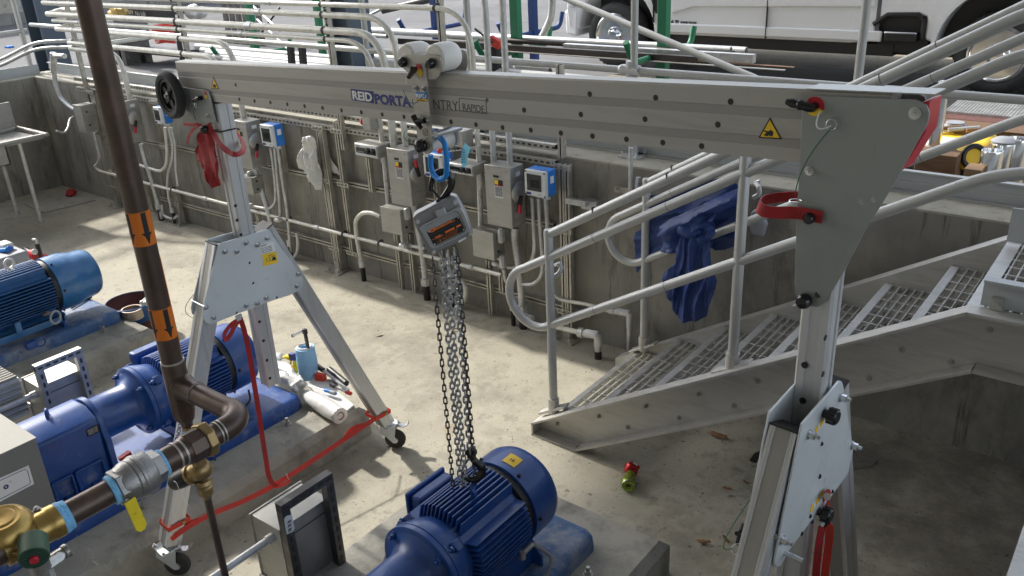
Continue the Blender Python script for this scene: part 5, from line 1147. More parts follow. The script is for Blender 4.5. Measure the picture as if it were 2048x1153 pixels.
dx = at(413, 990, Y=1.07)
tag(G().tube([c - ZZ * .085, V3((dx.x, 1.07, 1.0)), V3((dx.x, 1.07, .02))], .0111, 16).build('drain_pipe', 'copper'), 'thin brown copper drain pipe dropping from the relief valve', 'pipe')
# brass solenoid valve
sv = thing('solenoid_valve', 'large brass valve with a green capped coil at the lower left', 'valve', (RX - .02, .56, RZ))
o = V3((RX - .035, .53, RZ + .015)); axn = V3((.12, -.05, 1)).normalized()
g = G(); g.lathe([(.0, .050), (.030, .052), (.034, .049), (.044, .050), (.050, .046), (.058, .040), (.066, .028), (.070, .016), (.071, .006), (.060, .0)][::-1], o, axn, 40); bon = g.build('bonnet', 'brass', sv, smooth=30)
fl_ = [o + (basis(axn)[0] * math.cos(R(t)) + basis(axn)[1] * math.sin(R(t))) * (.076 + .013 * max(0, math.cos(R(4 * t))) ** 2) for t in range(0, 360, 6)]
g = G(); g.prism(fl_, -axn * .012); g.build('bonnet_flange', 'brass', sv, bevel=.002)
g = G(); g.prism([p - axn * .014 for p in fl_], -axn * .012); g.lathe([(.035, -.06), (.055, -.05), (.062, -.026)], o, axn, 36); g.lathe([(.041, .58), (.041, .612), (.044, .616), (.044, .636), (.036, .64)], (RX, 0, RZ), YV, 28); g.cyl((RX, .50, RZ - .005), (RX, .645, RZ), .040, n=20); body = g.build('valve_body', 'brass', sv)
for t in (0, 90, 180, 270):
    q = o + (basis(axn)[0] * math.cos(R(t)) + basis(axn)[1] * math.sin(R(t))) * .080; g = G(); g.cyl(q - axn * .03, q + axn * .010, .011, n=14); bb_ = g.build('bolt_boss', 'brass', bon); bolt(q + axn * .010, axn, bb_, .0085, .007)
words('ASCO', 'lettering', 'brass', bon, o + axn * .0525 + V3((-.012, -.026, .0)), YV, V3((-1, 0, .1)), .020, depth=.002)
cg = at(68, 1114, X=RX + .10); ca2 = V3((.75, -.35, -.15)).normalized()
u_2, v_2, _ = basis(ca2)
oct_ = [cg + (u_2 * math.cos(R(t)) * 1.0 + v_2 * math.sin(R(t))) * .034 for t in range(0, 360, 20)]
co = G().prism([p - ca2 * .055 for p in oct_], ca2 * .06).build('coil', 'green_body', sv, bevel=.002)
g = G(); g.prism([cg + (p - cg) * .88 + ca2 * .0055 for p in oct_], ca2 * .001); cf = g.build('coil_face', 'green_dark', co)
for k in range(7):
    q = cg + ca2 * .0068 + v_2 * (-.022 + .0072 * k); L_ = math.sqrt(.029 ** 2 - (-.022 + .0072 * k) ** 2); g = G(); g.bar(q - u_2 * L_, q + u_2 * L_, .0014, .001, ca2); g.build('face_rib', 'green_body', cf)
g = G(); g.lathe([(.0105, .006), (.0105, .013), (.008, .016), (0, .017)], cg, ca2, 18); g.build('cap_button', 'red_plate', co)
g = G(); g.lathe([(.018, -.03), (.024, -.025), (.024, .0)], cg - ca2 * .03 - ZZ * .04, ZZ, 16); g.cyl(cg - ca2 * .03 - ZZ * .12, cg - ca2 * .03 - ZZ * .06, .015, n=14); g.build('coil_base', 'cast_steel', sv)
# conduit body beside the coil
cb_ = thing('conduit_elbow', 'cast aluminium conduit elbow below the green capped coil', 'conduit fitting', at(115, 1110, X=RX + .02))
a, b = at(92, 1130, X=RX - .01), at(128, 1106, X=RX - .01)
g = G(); g.tube([a, b], .017, 14); g.cyl(b, b + (b - a).normalized() * .012, .020, n=14); fb = g.build('fitting_body', 'cast_steel', cb_, bevel=.002)
nrm = V3((.85, -.4, .35)).normalized(); g = G(); m_ = a.lerp(b, .55) + nrm * .014; t = (b - a).normalized(); sdv = nrm.cross(t)
g.prism([m_ + t * (.020 * (1 if math.cos(R(q)) > 0 else -1) * .6 + .013 * math.cos(R(q))) + sdv * .013 * math.sin(R(q)) for q in range(15, 360, 30)], nrm * .005); g.build('cover', 'galv', fb, bevel=.001)
G().tube([a, a - ZZ * .05, a - ZZ * .35], .014, 12).build('conduit', 'galv', cb_)
# copper on the far side of the valve
G().tube([(RX, .50, RZ), (RX, .2, RZ)], .0333, 24).build('run_pipe', 'copper', cp); tape(.465, .041)
# ------------------------------------------------------------------ electrical gear on the long wall
SY, CYY = 4.65, 4.60
def strut_geo(g, a, b, w_=.041, t=.041):
    "slotted channel from a to b, open side to the viewer"
    a, b = V3(a), V3(b); d = (b - a).normalized(); s = d.cross(V3((0, 1, 0))).normalized(); h = w_ / 2
    for k in (-1, 1): g.bar(a + s * k * (h - .002), b + s * k * (h - .002), .004 if abs(d.z) < .5 else .004, t, V3((0, 1, 0))) 
    g.bar(a + V3((0, t / 2 - .002, 0)), b + V3((0, t / 2 - .002, 0)), w_ - .008, .003, V3((0, 1, 0)))
    for k in (-1, 1): g.bar(a + s * k * (h - .009) - V3((0, t / 2 - .002, 0)), b + s * k * (h - .009) - V3((0, t / 2 - .002, 0)), .012, .003, V3((0, 1, 0)))
fr = thing('strut_rack', 'rack of slotted steel channel uprights and rails bolted to the long wall', 'rack', (-5, SY, 0))
def strut(a, b, w_=.041, slots=False):
    g = G(); strut_geo(g, a, b, w_); o = g.build('strut', 'strut', fr, smooth=10)
    g = G(); A, B = V3(a), V3(b); d = (B - A).normalized(); s = d.cross(V3((0, 1, 0))).normalized()
    g.bar(A + V3((0, .012, 0)), B + V3((0, .012, 0)), w_ - .010, .004, V3((0, 1, 0)))
    if slots:
        n = int((B - A).length / .051)
        for i in range(n): q = A + d * (.03 + .051 * i) - V3((0, .0215, 0)); g.bar(q, q + d * .028, .014, .002, V3((0, 1, 0)))
    g.build('strut_channel', 'strut_dark', o); return o
def vstrut(p0, p1, foot=False, Y=SY, dbl=False):
    a, b = at(*p0, Y=Y), at(*p1, Y=Y); x = (a.x + b.x) / 2; z1 = max(a.z, b.z); z0 = max(0.012, min(a.z, b.z)) if not foot else .012
    o = strut((x, Y, z1), (x, Y, z0))
    if dbl: strut((x + .045, Y, z1), (x + .045, Y, z0))
    if foot:
        xc = x + (.022 if dbl else 0); q = G(); q.bb((xc - .09, Y - .10, 0), (xc + .09, Y + .05, .010)); 
        q.bb((xc - .03, Y - .029, .010), (xc + .03, Y - .0235, .10)); f_ = q.build('foot_plate', 'strut', fr)
        for sx in (-1, 1): bolt(V3((xc + .06 * sx, Y - .07, .010)), ZZ, f_, .011, .014, 'stainless')
    return x
rails_z = {}
def hstrut(p, x0, x1, Y):
    z = at(*p, Y=Y).z; strut((x0, Y, z), (x1, Y, z), slots=z > 1.0)
    if z > 1.0: G().bb((x0, Y - .0212, z - .0205), (x1, Y - .0202, z + .0205)).build('strut_face', 'strut', fr)
    return z
HY = 4.6925
z1_ = hstrut((700, 236), -9.9, -3.32, HY); z2_ = hstrut((700, 262), -9.9, -3.32, HY); z3_ = hstrut((770, 381), -8.9, -3.35, HY); z4_ = hstrut((794, 524), -8.6, -3.05, HY)
VV = []
for a in (((633, 262), (683, 551), True), ((672, 243), (707, 507), False), ((737, 316), (746, 384), False), ((795, 468), (804, 577), False), ((820, 467), (831, 583), False),
          ((979, 520), (983, 630), False), ((1001, 500), (1006, 585), False), ((1131, 329), (1127, 676), True), ((183, 187), (243, 425), True), ((285, 333), (310, 422), False),
          ((338, 375), (372, 458), True), ((490, 420), (500, 455), False), ((512, 418), (524, 458), False), ((555, 255), (574, 345), False), ((860, 310), (895, 540), False)):
    VV.append(vstrut(a[0], a[1], a[2], Y=SY, dbl=a[2]))
# square fittings with bolts where rails cross uprights
for x in (VV[0], VV[1], VV[7], VV[8], VV[10]):
    for z in (z2_, z3_, z4_):
        q = G(); q.bb((x - .06, SY - .0275, z - .02), (x + .08, SY - .0225, z + .02)); f_ = q.build('fitting', 'strut', fr)
        for dx in (-.04, .0, .045): bolt(V3((x + dx, SY - .0275, z)), V3((0, -1, 0)), f_, .009, .007, 'stainless')
# posts that carry the conduit bundle above the wall
for q in ((372, 90), (662, 85), (882, 40)):
    x = at(*q, Y=SY).x; strut((x, SY, 1.15), (x, SY, 2.42)); 
x = at(150, 80, Y=SY).x; strut((x, SY, .9), (x, SY, 2.25))
a = at(1140, 345, Y=4.66); g = G(); g.bb((a.x - .0, 4.60, 1.06), (a.x + .16, 4.64, 1.10)); g.bb((a.x + .10, 4.64, 1.03), (a.x + .22, 4.71, 1.09)); g.build('bracket', 'galv', fr)
a = at(1120, 130, Y=SY); strut((a.x, SY, z1_ - .05), (a.x, SY, a.z))
a = at(1118, 290, Y=SY)
# the conduit bundle above the wall
def conduit(pts, r_, label, m='conduit', rad=.12, clamps=(), group=None, base=None):
    P = fillet(pts, rad, 7); o = G().tube(P, r_, 12).build('conduit', m); tag(o, label, 'conduit', group)
    return o
def couple(o, p, d, r_, l=.05):
    p, d = V3(p), V3(d).normalized(); G().cyl(p - d * l / 2, p + d * l / 2, r_ * 1.28, n=12).build('coupling', 'galv', o)
def clampx(o, x, y, z, r_):
    g = G(); g.lathe([(r_ * 1.02, -.012), (r_ * 1.14, -.012), (r_ * 1.14, .012), (r_ * 1.02, .012)], (x, y, z), (1, 0, 0), 12); g.bb((x - .012, y + r_, z - r_ * 1.5), (x + .012, y + r_ + .02, z + r_ * 1.5)); g.build('clamp', 'strut_dark', o)
posts = [at(372, 90, Y=SY).x, at(662, 85, Y=SY).x, at(882, 40, Y=SY).x]
bd_ = [  # start px (left end), end px on top before the bend, vertical px, radius, bottom z, label words
    ((0, -30), (880, 17), (947, 148), .0195, 1.05, 'topmost galvanised conduit of the bundle above the wall, bending down last'),
    ((86, 6), (734, 34), (797, 146), .024, .99, 'second conduit from the top of the bundle, bending down behind the roller trolley'),
    ((97, 30), (716, 65), (772, 140), .029, .99, 'thickest conduit of the bundle, third from the top with a turned back left end'),
    ((108, 44), (698, 82), (748, 138), .0195, 1.05, 'thin conduit of the bundle running just below the thickest one'),
    ((114, 55), (429, 83), (468, 124), .0255, 1.0, 'fifth conduit of the bundle, bending down where the beam begins'),
    ((138, 84), (406, 112), (440, 122), .0255, 1.0, 'sixth conduit of the bundle, bending down just left of the beam end'),
    ((141, 98), (215, 110), (258, 190), .0255, 1.12, 'lowest short conduit of the bundle, bending down beside the brown pipe')]
bendx = {}
for i, (s, e, v, r_, zb_, lab) in enumerate(bd_):
    z = at(*e, Y=CYY).z if i not in (6,) else at(*s, Y=CYY).z
    x0 = at(*s, Y=CYY).x if i else -12.5; xv = at(*v, Y=CYY).x; rad = .30 if i < 4 else .24
    if i in (6,): rad = .22
    pts = [(x0, CYY, z), (xv, CYY, z), (xv, CYY, zb_)]
    if i in (2, 3, 4): pts = [(x0 + .5, CYY + .20, z + .03), (x0 - .02, CYY + .17, z + .02), (x0 - .02, CYY, z)] + pts[1:]
    if i in (1, 5, 6): pts = [(x0 - .0, CYY + .9, z)] + pts if i != 1 else [(x0, CYY + .03, z)] + pts
    P = fillet(pts[:-2], .07, 6)[:-1] if len(pts) > 3 else [pts[0]]
    o = G().tube(P + fillet([pts[-3] if len(pts) <= 3 else pts[-3], pts[-2], pts[-1]], rad, 10)[0 if len(pts) > 3 else 1:], r_, 12).build('conduit', 'conduit'); tag(o, lab, 'conduit', 'conduits of the bundle above the wall')
    for px2 in posts:
        if x0 < px2 < xv - .2: clampx(o, px2, CYY, z, r_)
    for xx in (-8.9, -6.1): 
        if x0 < xx - i * .15 < xv - .3: couple(o, (xx - i * .15, CYY, z), (1, 0, 0), r_ * .92, .07)
    couple(o, (xv, CYY, zb_ + .10), ZZ, r_ * 1.05, .06); bendx[i] = xv
for i, (xa, xb, zz, lab) in enumerate((((967, 60), (978, 150), 1.05, 'left of the two conduits dropping from above right of the roller trolley'), ((1006, 60), (1012, 153), 1.05, 'right of the two conduits dropping from above right of the roller trolley'))):
    x = at(*xb, Y=CYY).x; pts = [(x - .5, CYY, 2.56), (x, CYY, 2.56), (x, CYY, zz)] if i == 0 else [(x, CYY, 2.9), (x, CYY, zz)]
    o = G().tube(fillet(pts, .28, 10), .0225, 12).build('conduit', 'galv'); tag(o, lab, 'conduit'); couple(o, (x, CYY, zz + .16), ZZ, .024, .07)
for p, lab in ((((0, 120), (130, 82)), 'upper grey conduit curving off to the left over the end wall'), (((0, 132), (132, 95)), 'lower grey conduit curving off to the left over the end wall')):
    a, b = at(*p[0], Y=4.2), at(*p[1], Y=CYY); tag(G().tube(smooth([a + (a - b) * .6, a, a.lerp(b, .55) + ZZ * .06, b, b + V3((.1, .03, 0))]), .018, 10).build('conduit', 'galv'), lab, 'conduit')
# corner elbow with its big bend along the end of the wall
el_ = thing('conduit_elbow', 'galvanised elbow fitting and bend dropping into the leftmost box at the corner', 'conduit fitting', at(105, 115, Y=CYY))
a, b = at(108, 112, Y=CYY), at(108, 145, Y=CYY); g = G(); g.cyl(a + ZZ * .03, b, .036, n=14); g.cyl(a, a + V3((.25, 0, .01)), .028, n=14); g.build('fitting', 'galv', el_, bevel=.004)
G().tube(smooth([b, at(112, 170, Y=CYY), at(122, 195, Y=CYY), at(138, 212, Y=CYY), at(150, 220, Y=CYY)]), .026, 12).build('conduit', 'galv', el_)

# boxes
def ebox(name, lab, cat, tl, br, Yf, dep, m='stainless', bev=.004, xr=None):
    a, b = at(*tl, Y=Yf), at(*br, Y=Yf); r = thing(name, lab, cat, ((a.x + b.x) / 2, Yf + dep, b.z))
    o = G().bb((a.x, Yf, b.z), (b.x, Yf + dep, a.z)).build('case', m, r, bevel=bev)
    return r, o, a, b
def disconnect(lab, tl, br, lever=True):
    r, o, a, b = ebox('disconnect_switch', lab, 'switch box', tl, br, 4.47, .155)
    w_, h = b.x - a.x, a.z - b.z
    G().bb((a.x - .006, 4.462, b.z - .004), (b.x + .002, 4.4695, a.z + .006)).build('door', 'stainless', o, bevel=.003)
    p = lambda u, v: V3((a.x + w_ * u, 4.4615, b.z + h * v))
    s = G().bb(p(.36, .49), p(.70, .70) + V3((0, -.0008, 0))).build('label', 'label_white', o)
    G().bb(p(.36, .70), p(.70, .79) + V3((0, -.0008, 0))).build('label', 'ink_black', o); G().bb(p(.37, .71) - V3((0, .001, 0)), p(.52, .785) + V3((0, -.0016, 0))).build('label', 'label_yellow', o)
    G().bb(p(.36, .685) - V3((0, .001, 0)), p(.70, .70) + V3((0, -.0014, 0))).build('label', 'red_plate', o)
    for k in range(7): words('DISCONNECT BEFORE OPENING', 'lettering', 'ink_grey', o, p(.38, .655 - .024 * k) - V3((0, .0014, 0)), (1, 0, 0), ZZ, .012, width=w_ * .30)
    G().bb(p(.33, .82), p(.55, .86) + V3((0, -.001, 0))).build('name_plate', 'ink_black', o)
    for q in ((.83, .93), (.1, .93)): words('A', 'lettering', 'ink_grey', o, p(*q) - V3((0, .0005, 0)), (1, 0, 0), ZZ, .018)
    X = b.x + .002; yc = 4.54; zc = a.z - h * .42
    g = G(); g.lathe([(.075, 0), (.075, .018), (.06, .028), (.02, .03), (0, .03)], (X, yc, zc), (1, 0, 0), 28); hb_ = g.build('handle_hub', 'stainless', r)
    g = G(); g.bar((X + .035, yc - .01, zc - .02), (X + .04, yc - .05, zc + .11 if lever else zc - .13), .022, .03, (1, 0, 0)); g.build('handle', 'black', r, bevel=.004)
    g = G(); g.bar((X + .045, yc - .035, zc + .06 if lever else zc - .08), (X + .047, yc - .052, zc + .115 if lever else zc - .14), .024, .018, (1, 0, 0)); g.build('handle_grip', 'red_plate', r, bevel=.003)
    for zz in (a.z - .05, b.z + .08): G().bb((X - .001, yc - .03, zz - .025), (X + .006, yc + .04, zz + .025)).build('latch', 'stainless', r, bevel=.002)
    G().bb((X + .006, yc - .02, a.z - .068), (X + .0066, yc + .03, a.z - .038)).build('label', 'label_white', r)
    return r
disconnect('stainless disconnect switch behind the brown pipe', (243, 203), (267, 287), False)
disconnect('stainless disconnect switch just right of the left gantry mast', (463, 241), (507, 339), False)
disconnect('stainless disconnect switch with a raised red handle, left of the blue sling', (775, 297), (826, 414), True)
disconnect('stainless disconnect switch nearest the stair, right of the hoist', (971, 330), (1026, 457), False)
def pull(lab, tl, br, Yf=4.50, dep=.13):
    r, o, a, b = ebox('pull_box', lab, 'electrical box', tl, br, Yf, dep)
    G().bb((a.x - .003, Yf - .006, b.z - .003), (b.x + .003, Yf - .0005, a.z + .003)).build('lid', 'stainless', o, bevel=.002)
    for zz in (.25, .75): p = V3((b.x, Yf + .05, b.z + (a.z - b.z) * zz)); G().cyl(p, p + V3((.008, 0, 0)), .010, n=10).build('screw', 'strut_dark', r)
    return r
pull('small square stainless pull box below the disconnect with the raised handle', (761, 413), (805, 471))
pull('small square stainless pull box below the disconnect nearest the stair', (945, 458), (989, 521))
pull('leftmost stainless pull box at the dark wall corner', (146, 210), (174, 266), 4.47, .16)
pull('small dark pull box half hidden right of the left gantry mast', (478, 352), (508, 390))
def station(lab, tl, br):
    r, o, a, b = ebox('control_station', lab, 'control box', tl, br, 4.46, .165)
    w_, h = b.x - a.x, a.z - b.z; p = lambda u, v, d=0: V3((a.x + w_ * u, 4.4595 - d, b.z + h * v))
    G().bb(p(.04, .06), p(.97, .94, .004)).build('front_plate', 'tr_white', o, bevel=.002)
    G().bb(p(.08, .28, .0042), p(.50, .72, .006)).build('display', 'glass_dark', o)
    for k in range(5): words('0', 'lettering', 'ink_white', o, p(.14 + .06 * k, .34, .0065), (1, 0, 0), ZZ, h * .12)
    words('POWER', 'lettering', 'ink_grey', o, p(.10, .78, .0045), (1, 0, 0), ZZ, h * .12)
    for u in (.62, .84):
        G().bb(p(u - .09, .25, .0042), p(u + .09, .78, .006)).build('switch_plate', 'ink_black', o)
        g = G(); c = p(u, .50, .006); g.cyl(c, c - V3((0, .02, 0)), .016, n=14); g.bar(c - V3((.018, .022, .01)), c + V3((.018, -.022, .01)), .008, .01, V3((0, 1, 0))); g.build('selector', 'black', o)
    return r
station('flat control box with two black selectors under the red stop button', (708, 286), (757, 319)); station('flat control box with two black selectors hung with a cyan tag', (896, 325), (947, 354))
r, o, a, b = ebox('stop_station', 'narrow steel box with a red mushroom stop button under the beam', 'push button', (723, 232), (741, 262), 4.50, .12)
g = G(); c = V3((a.x - .0, 4.55, (a.z + b.z) / 2)); g.cyl(c, c - V3((.03, 0, 0)), .016, n=14); g.build('button_stem', 'stainless', r); g = G(); g.lathe([(.012, .025), (.028, .028), (.03, .04), (.02, .05), (0, .052)], c, V3((-1, -.6, 0)), 18); g.build('stop_button', 'red_plate', r)
r, o, a, b = ebox('electrical_box', 'narrow steel box just right of the trolley roller under the beam', 'electrical box', (905, 262), (926, 296), 4.50, .12)
def trans(lab, tl, br):
    Yf = 4.46; a, b = at(*tl, Y=Yf), at(*br, Y=Yf); r = thing('transmitter', lab, 'transmitter', ((a.x + b.x) / 2, Yf + .14, b.z)); w_, h = b.x - a.x, a.z - b.z
    p = lambda u, v, d=0: V3((a.x + w_ * u, Yf - d, b.z + h * v))
    G().bb((a.x + .004, Yf + .032, b.z), (b.x + .004, Yf + .118, a.z + .002)).build('housing', 'tr_blue', r, bevel=.008)
    fr_ = G().bb((a.x, Yf, b.z), (b.x, Yf + .031, a.z)).build('cover', 'tr_white', r, bevel=.006)
    G().bb(p(.12, .22, .0), p(.80, .86, .003)).build('window', 'lcd', fr_, bevel=.002); G().bb(p(.28, .36, .003), p(.70, .66, .0045)).build('display', 'glass_dark', fr_)
    G().bb(p(.07, .05, 0), p(.30, .15, .001)).build('logo', 'ink_blue', fr_); words('FLOW', 'lettering', 'ink_grey', fr_, p(.62, .09, .0005), (1, 0, 0), ZZ, .010)
    for u in (.05, .95):
        for v in (.05, .95): c = p(u, v); G().cyl(c, c - V3((0, .003, 0)), .007, n=10).build('screw', 'ink_grey', fr_)
    G().bb((b.x + .0045, Yf + .05, a.z - .09), (b.x + .0055, Yf + .09, a.z - .04)).build('label', 'label_white', r)
    for k in range(3): c = V3((a.x + w_ * (.35 + .22 * k), Yf + .08, b.z)); G().cyl(c, c - ZZ * .03, .018, n=10).build('gland', 'galv', r)
    return r
trans('blue and white transmitter half hidden by the black wheel', (304, 214), (326, 250)); trans('blue and white transmitter between the left gantry mast and the plastic bag', (518, 249), (549, 296))
trans('blue and white transmitter behind the blue sling', (845, 306), (887, 360)); trans('blue and white transmitter nearest the stair handrail', (1048, 339), (1092, 398))
# conduits on the wall
def C_(px_, r_, lab, m='galv', Y=CYY, rad=.07, foot=False, tail=None):
    P = [at(*q, Y=Y) for q in px_]
    if foot: P[-1] = V3((P[-1].x, Y, .0))
    o = G().tube(smooth(P, 5), r_, 12).build('conduit', m); tag(o, lab, 'conduit')
    if foot:
        c = P[-1]; G().cyl(c + ZZ * .0, c + ZZ * .13, r_ * 1.2, n=12).build('wrap', 'black', o); G().cyl(c + ZZ * .13, c + ZZ * .19, r_ * 1.55, n=8).build('coupling', 'galv', o)
    return o
o = C_([(188, 266), (194, 292), (199, 312), (196, 326), (190, 333)], .016, 'thin conduit dropping from the leftmost pull box')
zw = at(500, 420.5, Y=CYY).z
xw0, xw1 = at(190, 335, Y=CYY).x, at(1003, 557, Y=CYY).x
o = tag(G().tube(smooth([at(190, 333, Y=CYY), (xw0 + .06, CYY, zw + .01)], 3) + [(xw0 + .15, CYY, zw), (xw1, CYY, zw)], .0165, 12).build('conduit', 'conduit'), 'long cream conduit running low along the whole wall', 'conduit')
for xx in (-8.2, -7.1, -6.3, -5.55, -5.1, -4.3): clampx(o, xx, CYY, zw, .0165)
for xx in (-7.6, -5.9, -4.1): couple(o, (xx, CYY, zw), (1, 0, 0), .017, .06)
C_([(282, 288), (290, 320), (300, 350), (311, 390), (322, 430), (326, 452)], .024, 'thick conduit dropping to the floor from the switch behind the brown pipe', foot=True)
C_([(277, 330), (300, 337), (320, 342), (332, 330), (334, 300), (330, 255)], .0165, 'conduit looping up to the transmitter beside the black wheel', 'conduit')
C_([(338, 255), (345, 290), (344, 320), (336, 350), (336, 385), (343, 420), (352, 458)], .015, 'thin conduit dropping to the floor below the transmitter beside the wheel', foot=True)
C_([(343, 255), (350, 290), (352, 340), (356, 372)], .015, 'thin conduit dropping behind the cream conduit below the wheel')
C_([(324, 410), (328, 430), (345, 438), (358, 430)], .016, 'short looped conduit low on the wall left of the red pouch')
C_([(510, 339), (516, 362), (526, 390), (537, 425), (543, 455), (548, 500)], .025, 'thick conduit dropping behind the left leg plate', foot=True)
C_([(541, 296), (548, 345), (551, 385), (549, 407), (537, 417), (515, 415), (497, 411)], .014, 'thin conduit curving left from under the transmitter right of the gantry mast')
C_([(549, 297), (554, 350), (558, 395), (561, 434)], .014, 'thin straight conduit dropping to the cream conduit below the transmitter')
C_([(556, 297), (563, 350), (571, 400), (576, 440), (580, 490), (585, 528)], .015, 'thin conduit dropping to the floor right of the leg plate label', foot=True)
C_([(594, 466), (596, 490), (593, 508), (584, 520)], .016, 'short hooked conduit low on the wall beside the leg plate')
C_([(761, 433), (745, 427), (726, 427), (713, 440), (712, 458), (716, 490), (724, 530), (729, 568)], .019, 'arched conduit leaving the left side of the square pull box', 'conduit', foot=True)
C_([(769, 318), (772, 360), (777, 410)], .020, 'straight conduit between the flat control box and the square pull box')
C_([(827, 413), (834, 450), (843, 500), (850, 555), (855, 604)], .025, 'thick conduit dropping to the floor behind the hoist hand chain', foot=True)
C_([(804, 471), (806, 484), (818, 491), (850, 497)], .015, 'short conduit turning right under the square pull box')
C_([(958, 352), (960, 400), (962, 458)], .020, 'straight conduit under the flat control box with the cyan tag')
C_([(1031, 456), (1029, 475), (1035, 520), (1041, 570), (1045, 622)], .026, 'thick stained conduit dropping from the switch nearest the stair', foot=True)
C_([(1064, 396), (1067, 450), (1069, 495), (1062, 523), (1045, 533), (1016, 535)], .015, 'thin conduit curving left under the transmitter nearest the stair')
C_([(1077, 397), (1080, 450), (1085, 520), (1082, 552), (1066, 568), (1040, 569)], .015, 'thin conduit with the larger loop under the transmitter nearest the stair')
C_([(1091, 397), (1094, 440), (1097, 500)], .016, 'thin conduit behind the stair post under the last transmitter')
C_([(1008, 539), (1011, 560), (1021, 582), (1026, 628)], .015, 'thin bent conduit dropping to the floor left of the handrail loop', foot=True)
C_([(921, 560), (931, 577), (929, 600), (913, 616)], .020, 'short cream hooked conduit behind the load chains', 'conduit')
C_([(895, 500), (898, 540), (902, 590), (905, 612)], .016, 'thin conduit behind the load chains at the wall foot', foot=True)
def lb(lab, p, l, vert=True, Y=4.56, m='galv'):
    c = at(*p, Y=Y); r = thing('conduit_elbow', lab, 'conduit fitting', c); d = ZZ if vert else V3((1, 0, 0)); s = V3((1, 0, 0)) if vert else ZZ
    g = G(); g.bar(c - d * l / 2, c + d * l / 2, .036, .05, V3((0, 1, 0))); b = g.build('fitting_body', m, r, bevel=.012, seg=3)
    q = c - V3((0, .026, 0)); g = G(); g.prism([q + d * ((l / 2 - .02) * (1 if math.cos(R(t)) > 0 else -1) + .013 * math.cos(R(t))) + s * .013 * math.sin(R(t)) for t in range(15, 360, 30)], V3((0, -.006, 0))); g.build('cover', 'tr_white', b, bevel=.002)
lb('cast conduit fitting beside the square pull box under the raised handle', (815, 428), .10); lb('flat cast conduit fitting under the square pull box', (808, 492), .08, False)
lb('upper cast conduit fitting below the switch nearest the stair', (1003, 472), .11); lb('lower cast conduit fitting below the switch nearest the stair', (1006, 523), .11)
lb('flat cast conduit fitting left of the lower one near the stair', (993, 527), .06, False); lb('cast conduit fitting right of the left gantry mast', (501, 352), .09); lb('flat cast conduit fitting on the cream conduit beside the mast', (557, 440), .07, False); lb('flat cast conduit fitting left of the mast base plate top', (500, 411), .06, False)
lb('big cast conduit fitting on the floor behind the handrail loop', (1052, 634), .13, False, 4.5)
# elbows right of the rack
def elbow(lab, px_, r_, Y, hub):
    P = [at(*q, Y=Y) for q in px_]; r = thing('conduit_elbow', lab, 'conduit fitting', (P[-1].x, Y, 0))
    G().tube(smooth(P[:-2], 5), r_ * .62, 12).build('conduit', 'conduit', r); a, b, c = P[-3], P[-2], V3((P[-2].x, Y, P[-1].z))
    g = G(); g.tube(fillet([a, b, c], r_ * .5, 3), r_, 14); f = g.build('fitting_body', 'galv', r)
    d = (b - a).normalized(); G().cyl(a - d * .02, a + d * .02, r_ * 1.25, n=12).build('hub', 'galv', f); G().cyl(c, V3((c.x, Y, .05)), r_ * .8, n=12).build('conduit', 'galv', r); G().cyl(V3((c.x, Y, 0)), V3((c.x, Y, .06)), r_ * .85, n=12).build('wrap', 'black', r)
    n = V3((0, -.2, 1)).normalized(); g = G(); g.bar(a.lerp(b, .25) + n * (r_ * .95), b + n * (r_ * .95), .03, .006, n); g.build('cover', 'tr_white', f, bevel=.003)
elbow('grey elbow fitting low on the wall at the far stringer foot', [(1110, 592), (1128, 601), (1177, 610), (1213, 621), (1224, 622), (1259, 629), (1259, 655)], .023, 4.62, 1)
elbow('larger grey elbow fitting turning into the floor left of the far stringer', [(1090, 650), (1119, 656), (1140, 661), (1163, 666), (1196, 672), (1198, 692)], .030, 4.50, 1)
tag(G().cyl(at(1262, 296, Y=4.68), at(1261, 388, Y=4.68), .0145, n=12).build('conduit', 'galv'), 'thin conduit dropping over the wall edge left of the far handrail post', 'conduit')
r = thing('wall_bracket', 'small channel bracket at the end of the conduit over the wall edge', 'bracket', at(1245, 378, Y=4.69)); a, b = at(1232, 378, Y=4.69), at(1268, 382, Y=4.69); G().bar(a, b, .035, .04, V3((0, 1, 0))).build('channel', 'strut', r); bolt(at(1234, 378, Y=4.665), V3((0, -1, 0)), r, .012, .01, 'stainless')
tag(G().tube([at(1277, 355, Y=4.62), at(1276, 372, Y=4.62), at(1275, 395, Y=4.62)], [.016, .02, .014], 12).build('cable_gland', 'steel'), 'shiny cable gland beside the far handrail post', 'cable gland')
# cyan tag and wire
tg = thing('hang_tag', 'curled cyan paper tag wired in front of the flat control box', 'tag', at(928, 300, Y=4.3)); Yt = 4.35
P = [at(*q, Y=Yt) for q in ((936, 292), (932, 300), (929, 312), (928, 325), (931, 333))]
G().tube(smooth(P), 0, flat=(.062, .0008, V3((0, -1, .1)))).build('tag_sheet', 'tag_cyan', tg)
for k in range(6): a = at(921 + .2 * k, 300 + 5 * k, Y=Yt - .006); words('DANGER LOCK', 'lettering', 'ink_blue', tg, a, (1, 0, .02), ZZ, .012, width=.04)
G().tube(sag(at(960, 291, Y=4.4), at(883, 304, Y=4.3), ZZ * -.01), .003, 6).build('wire', 'white', tg); g = G(); g.ball(at(879, 302, Y=4.3), .02, 10); g.build('seal', 'red_bright', tg)
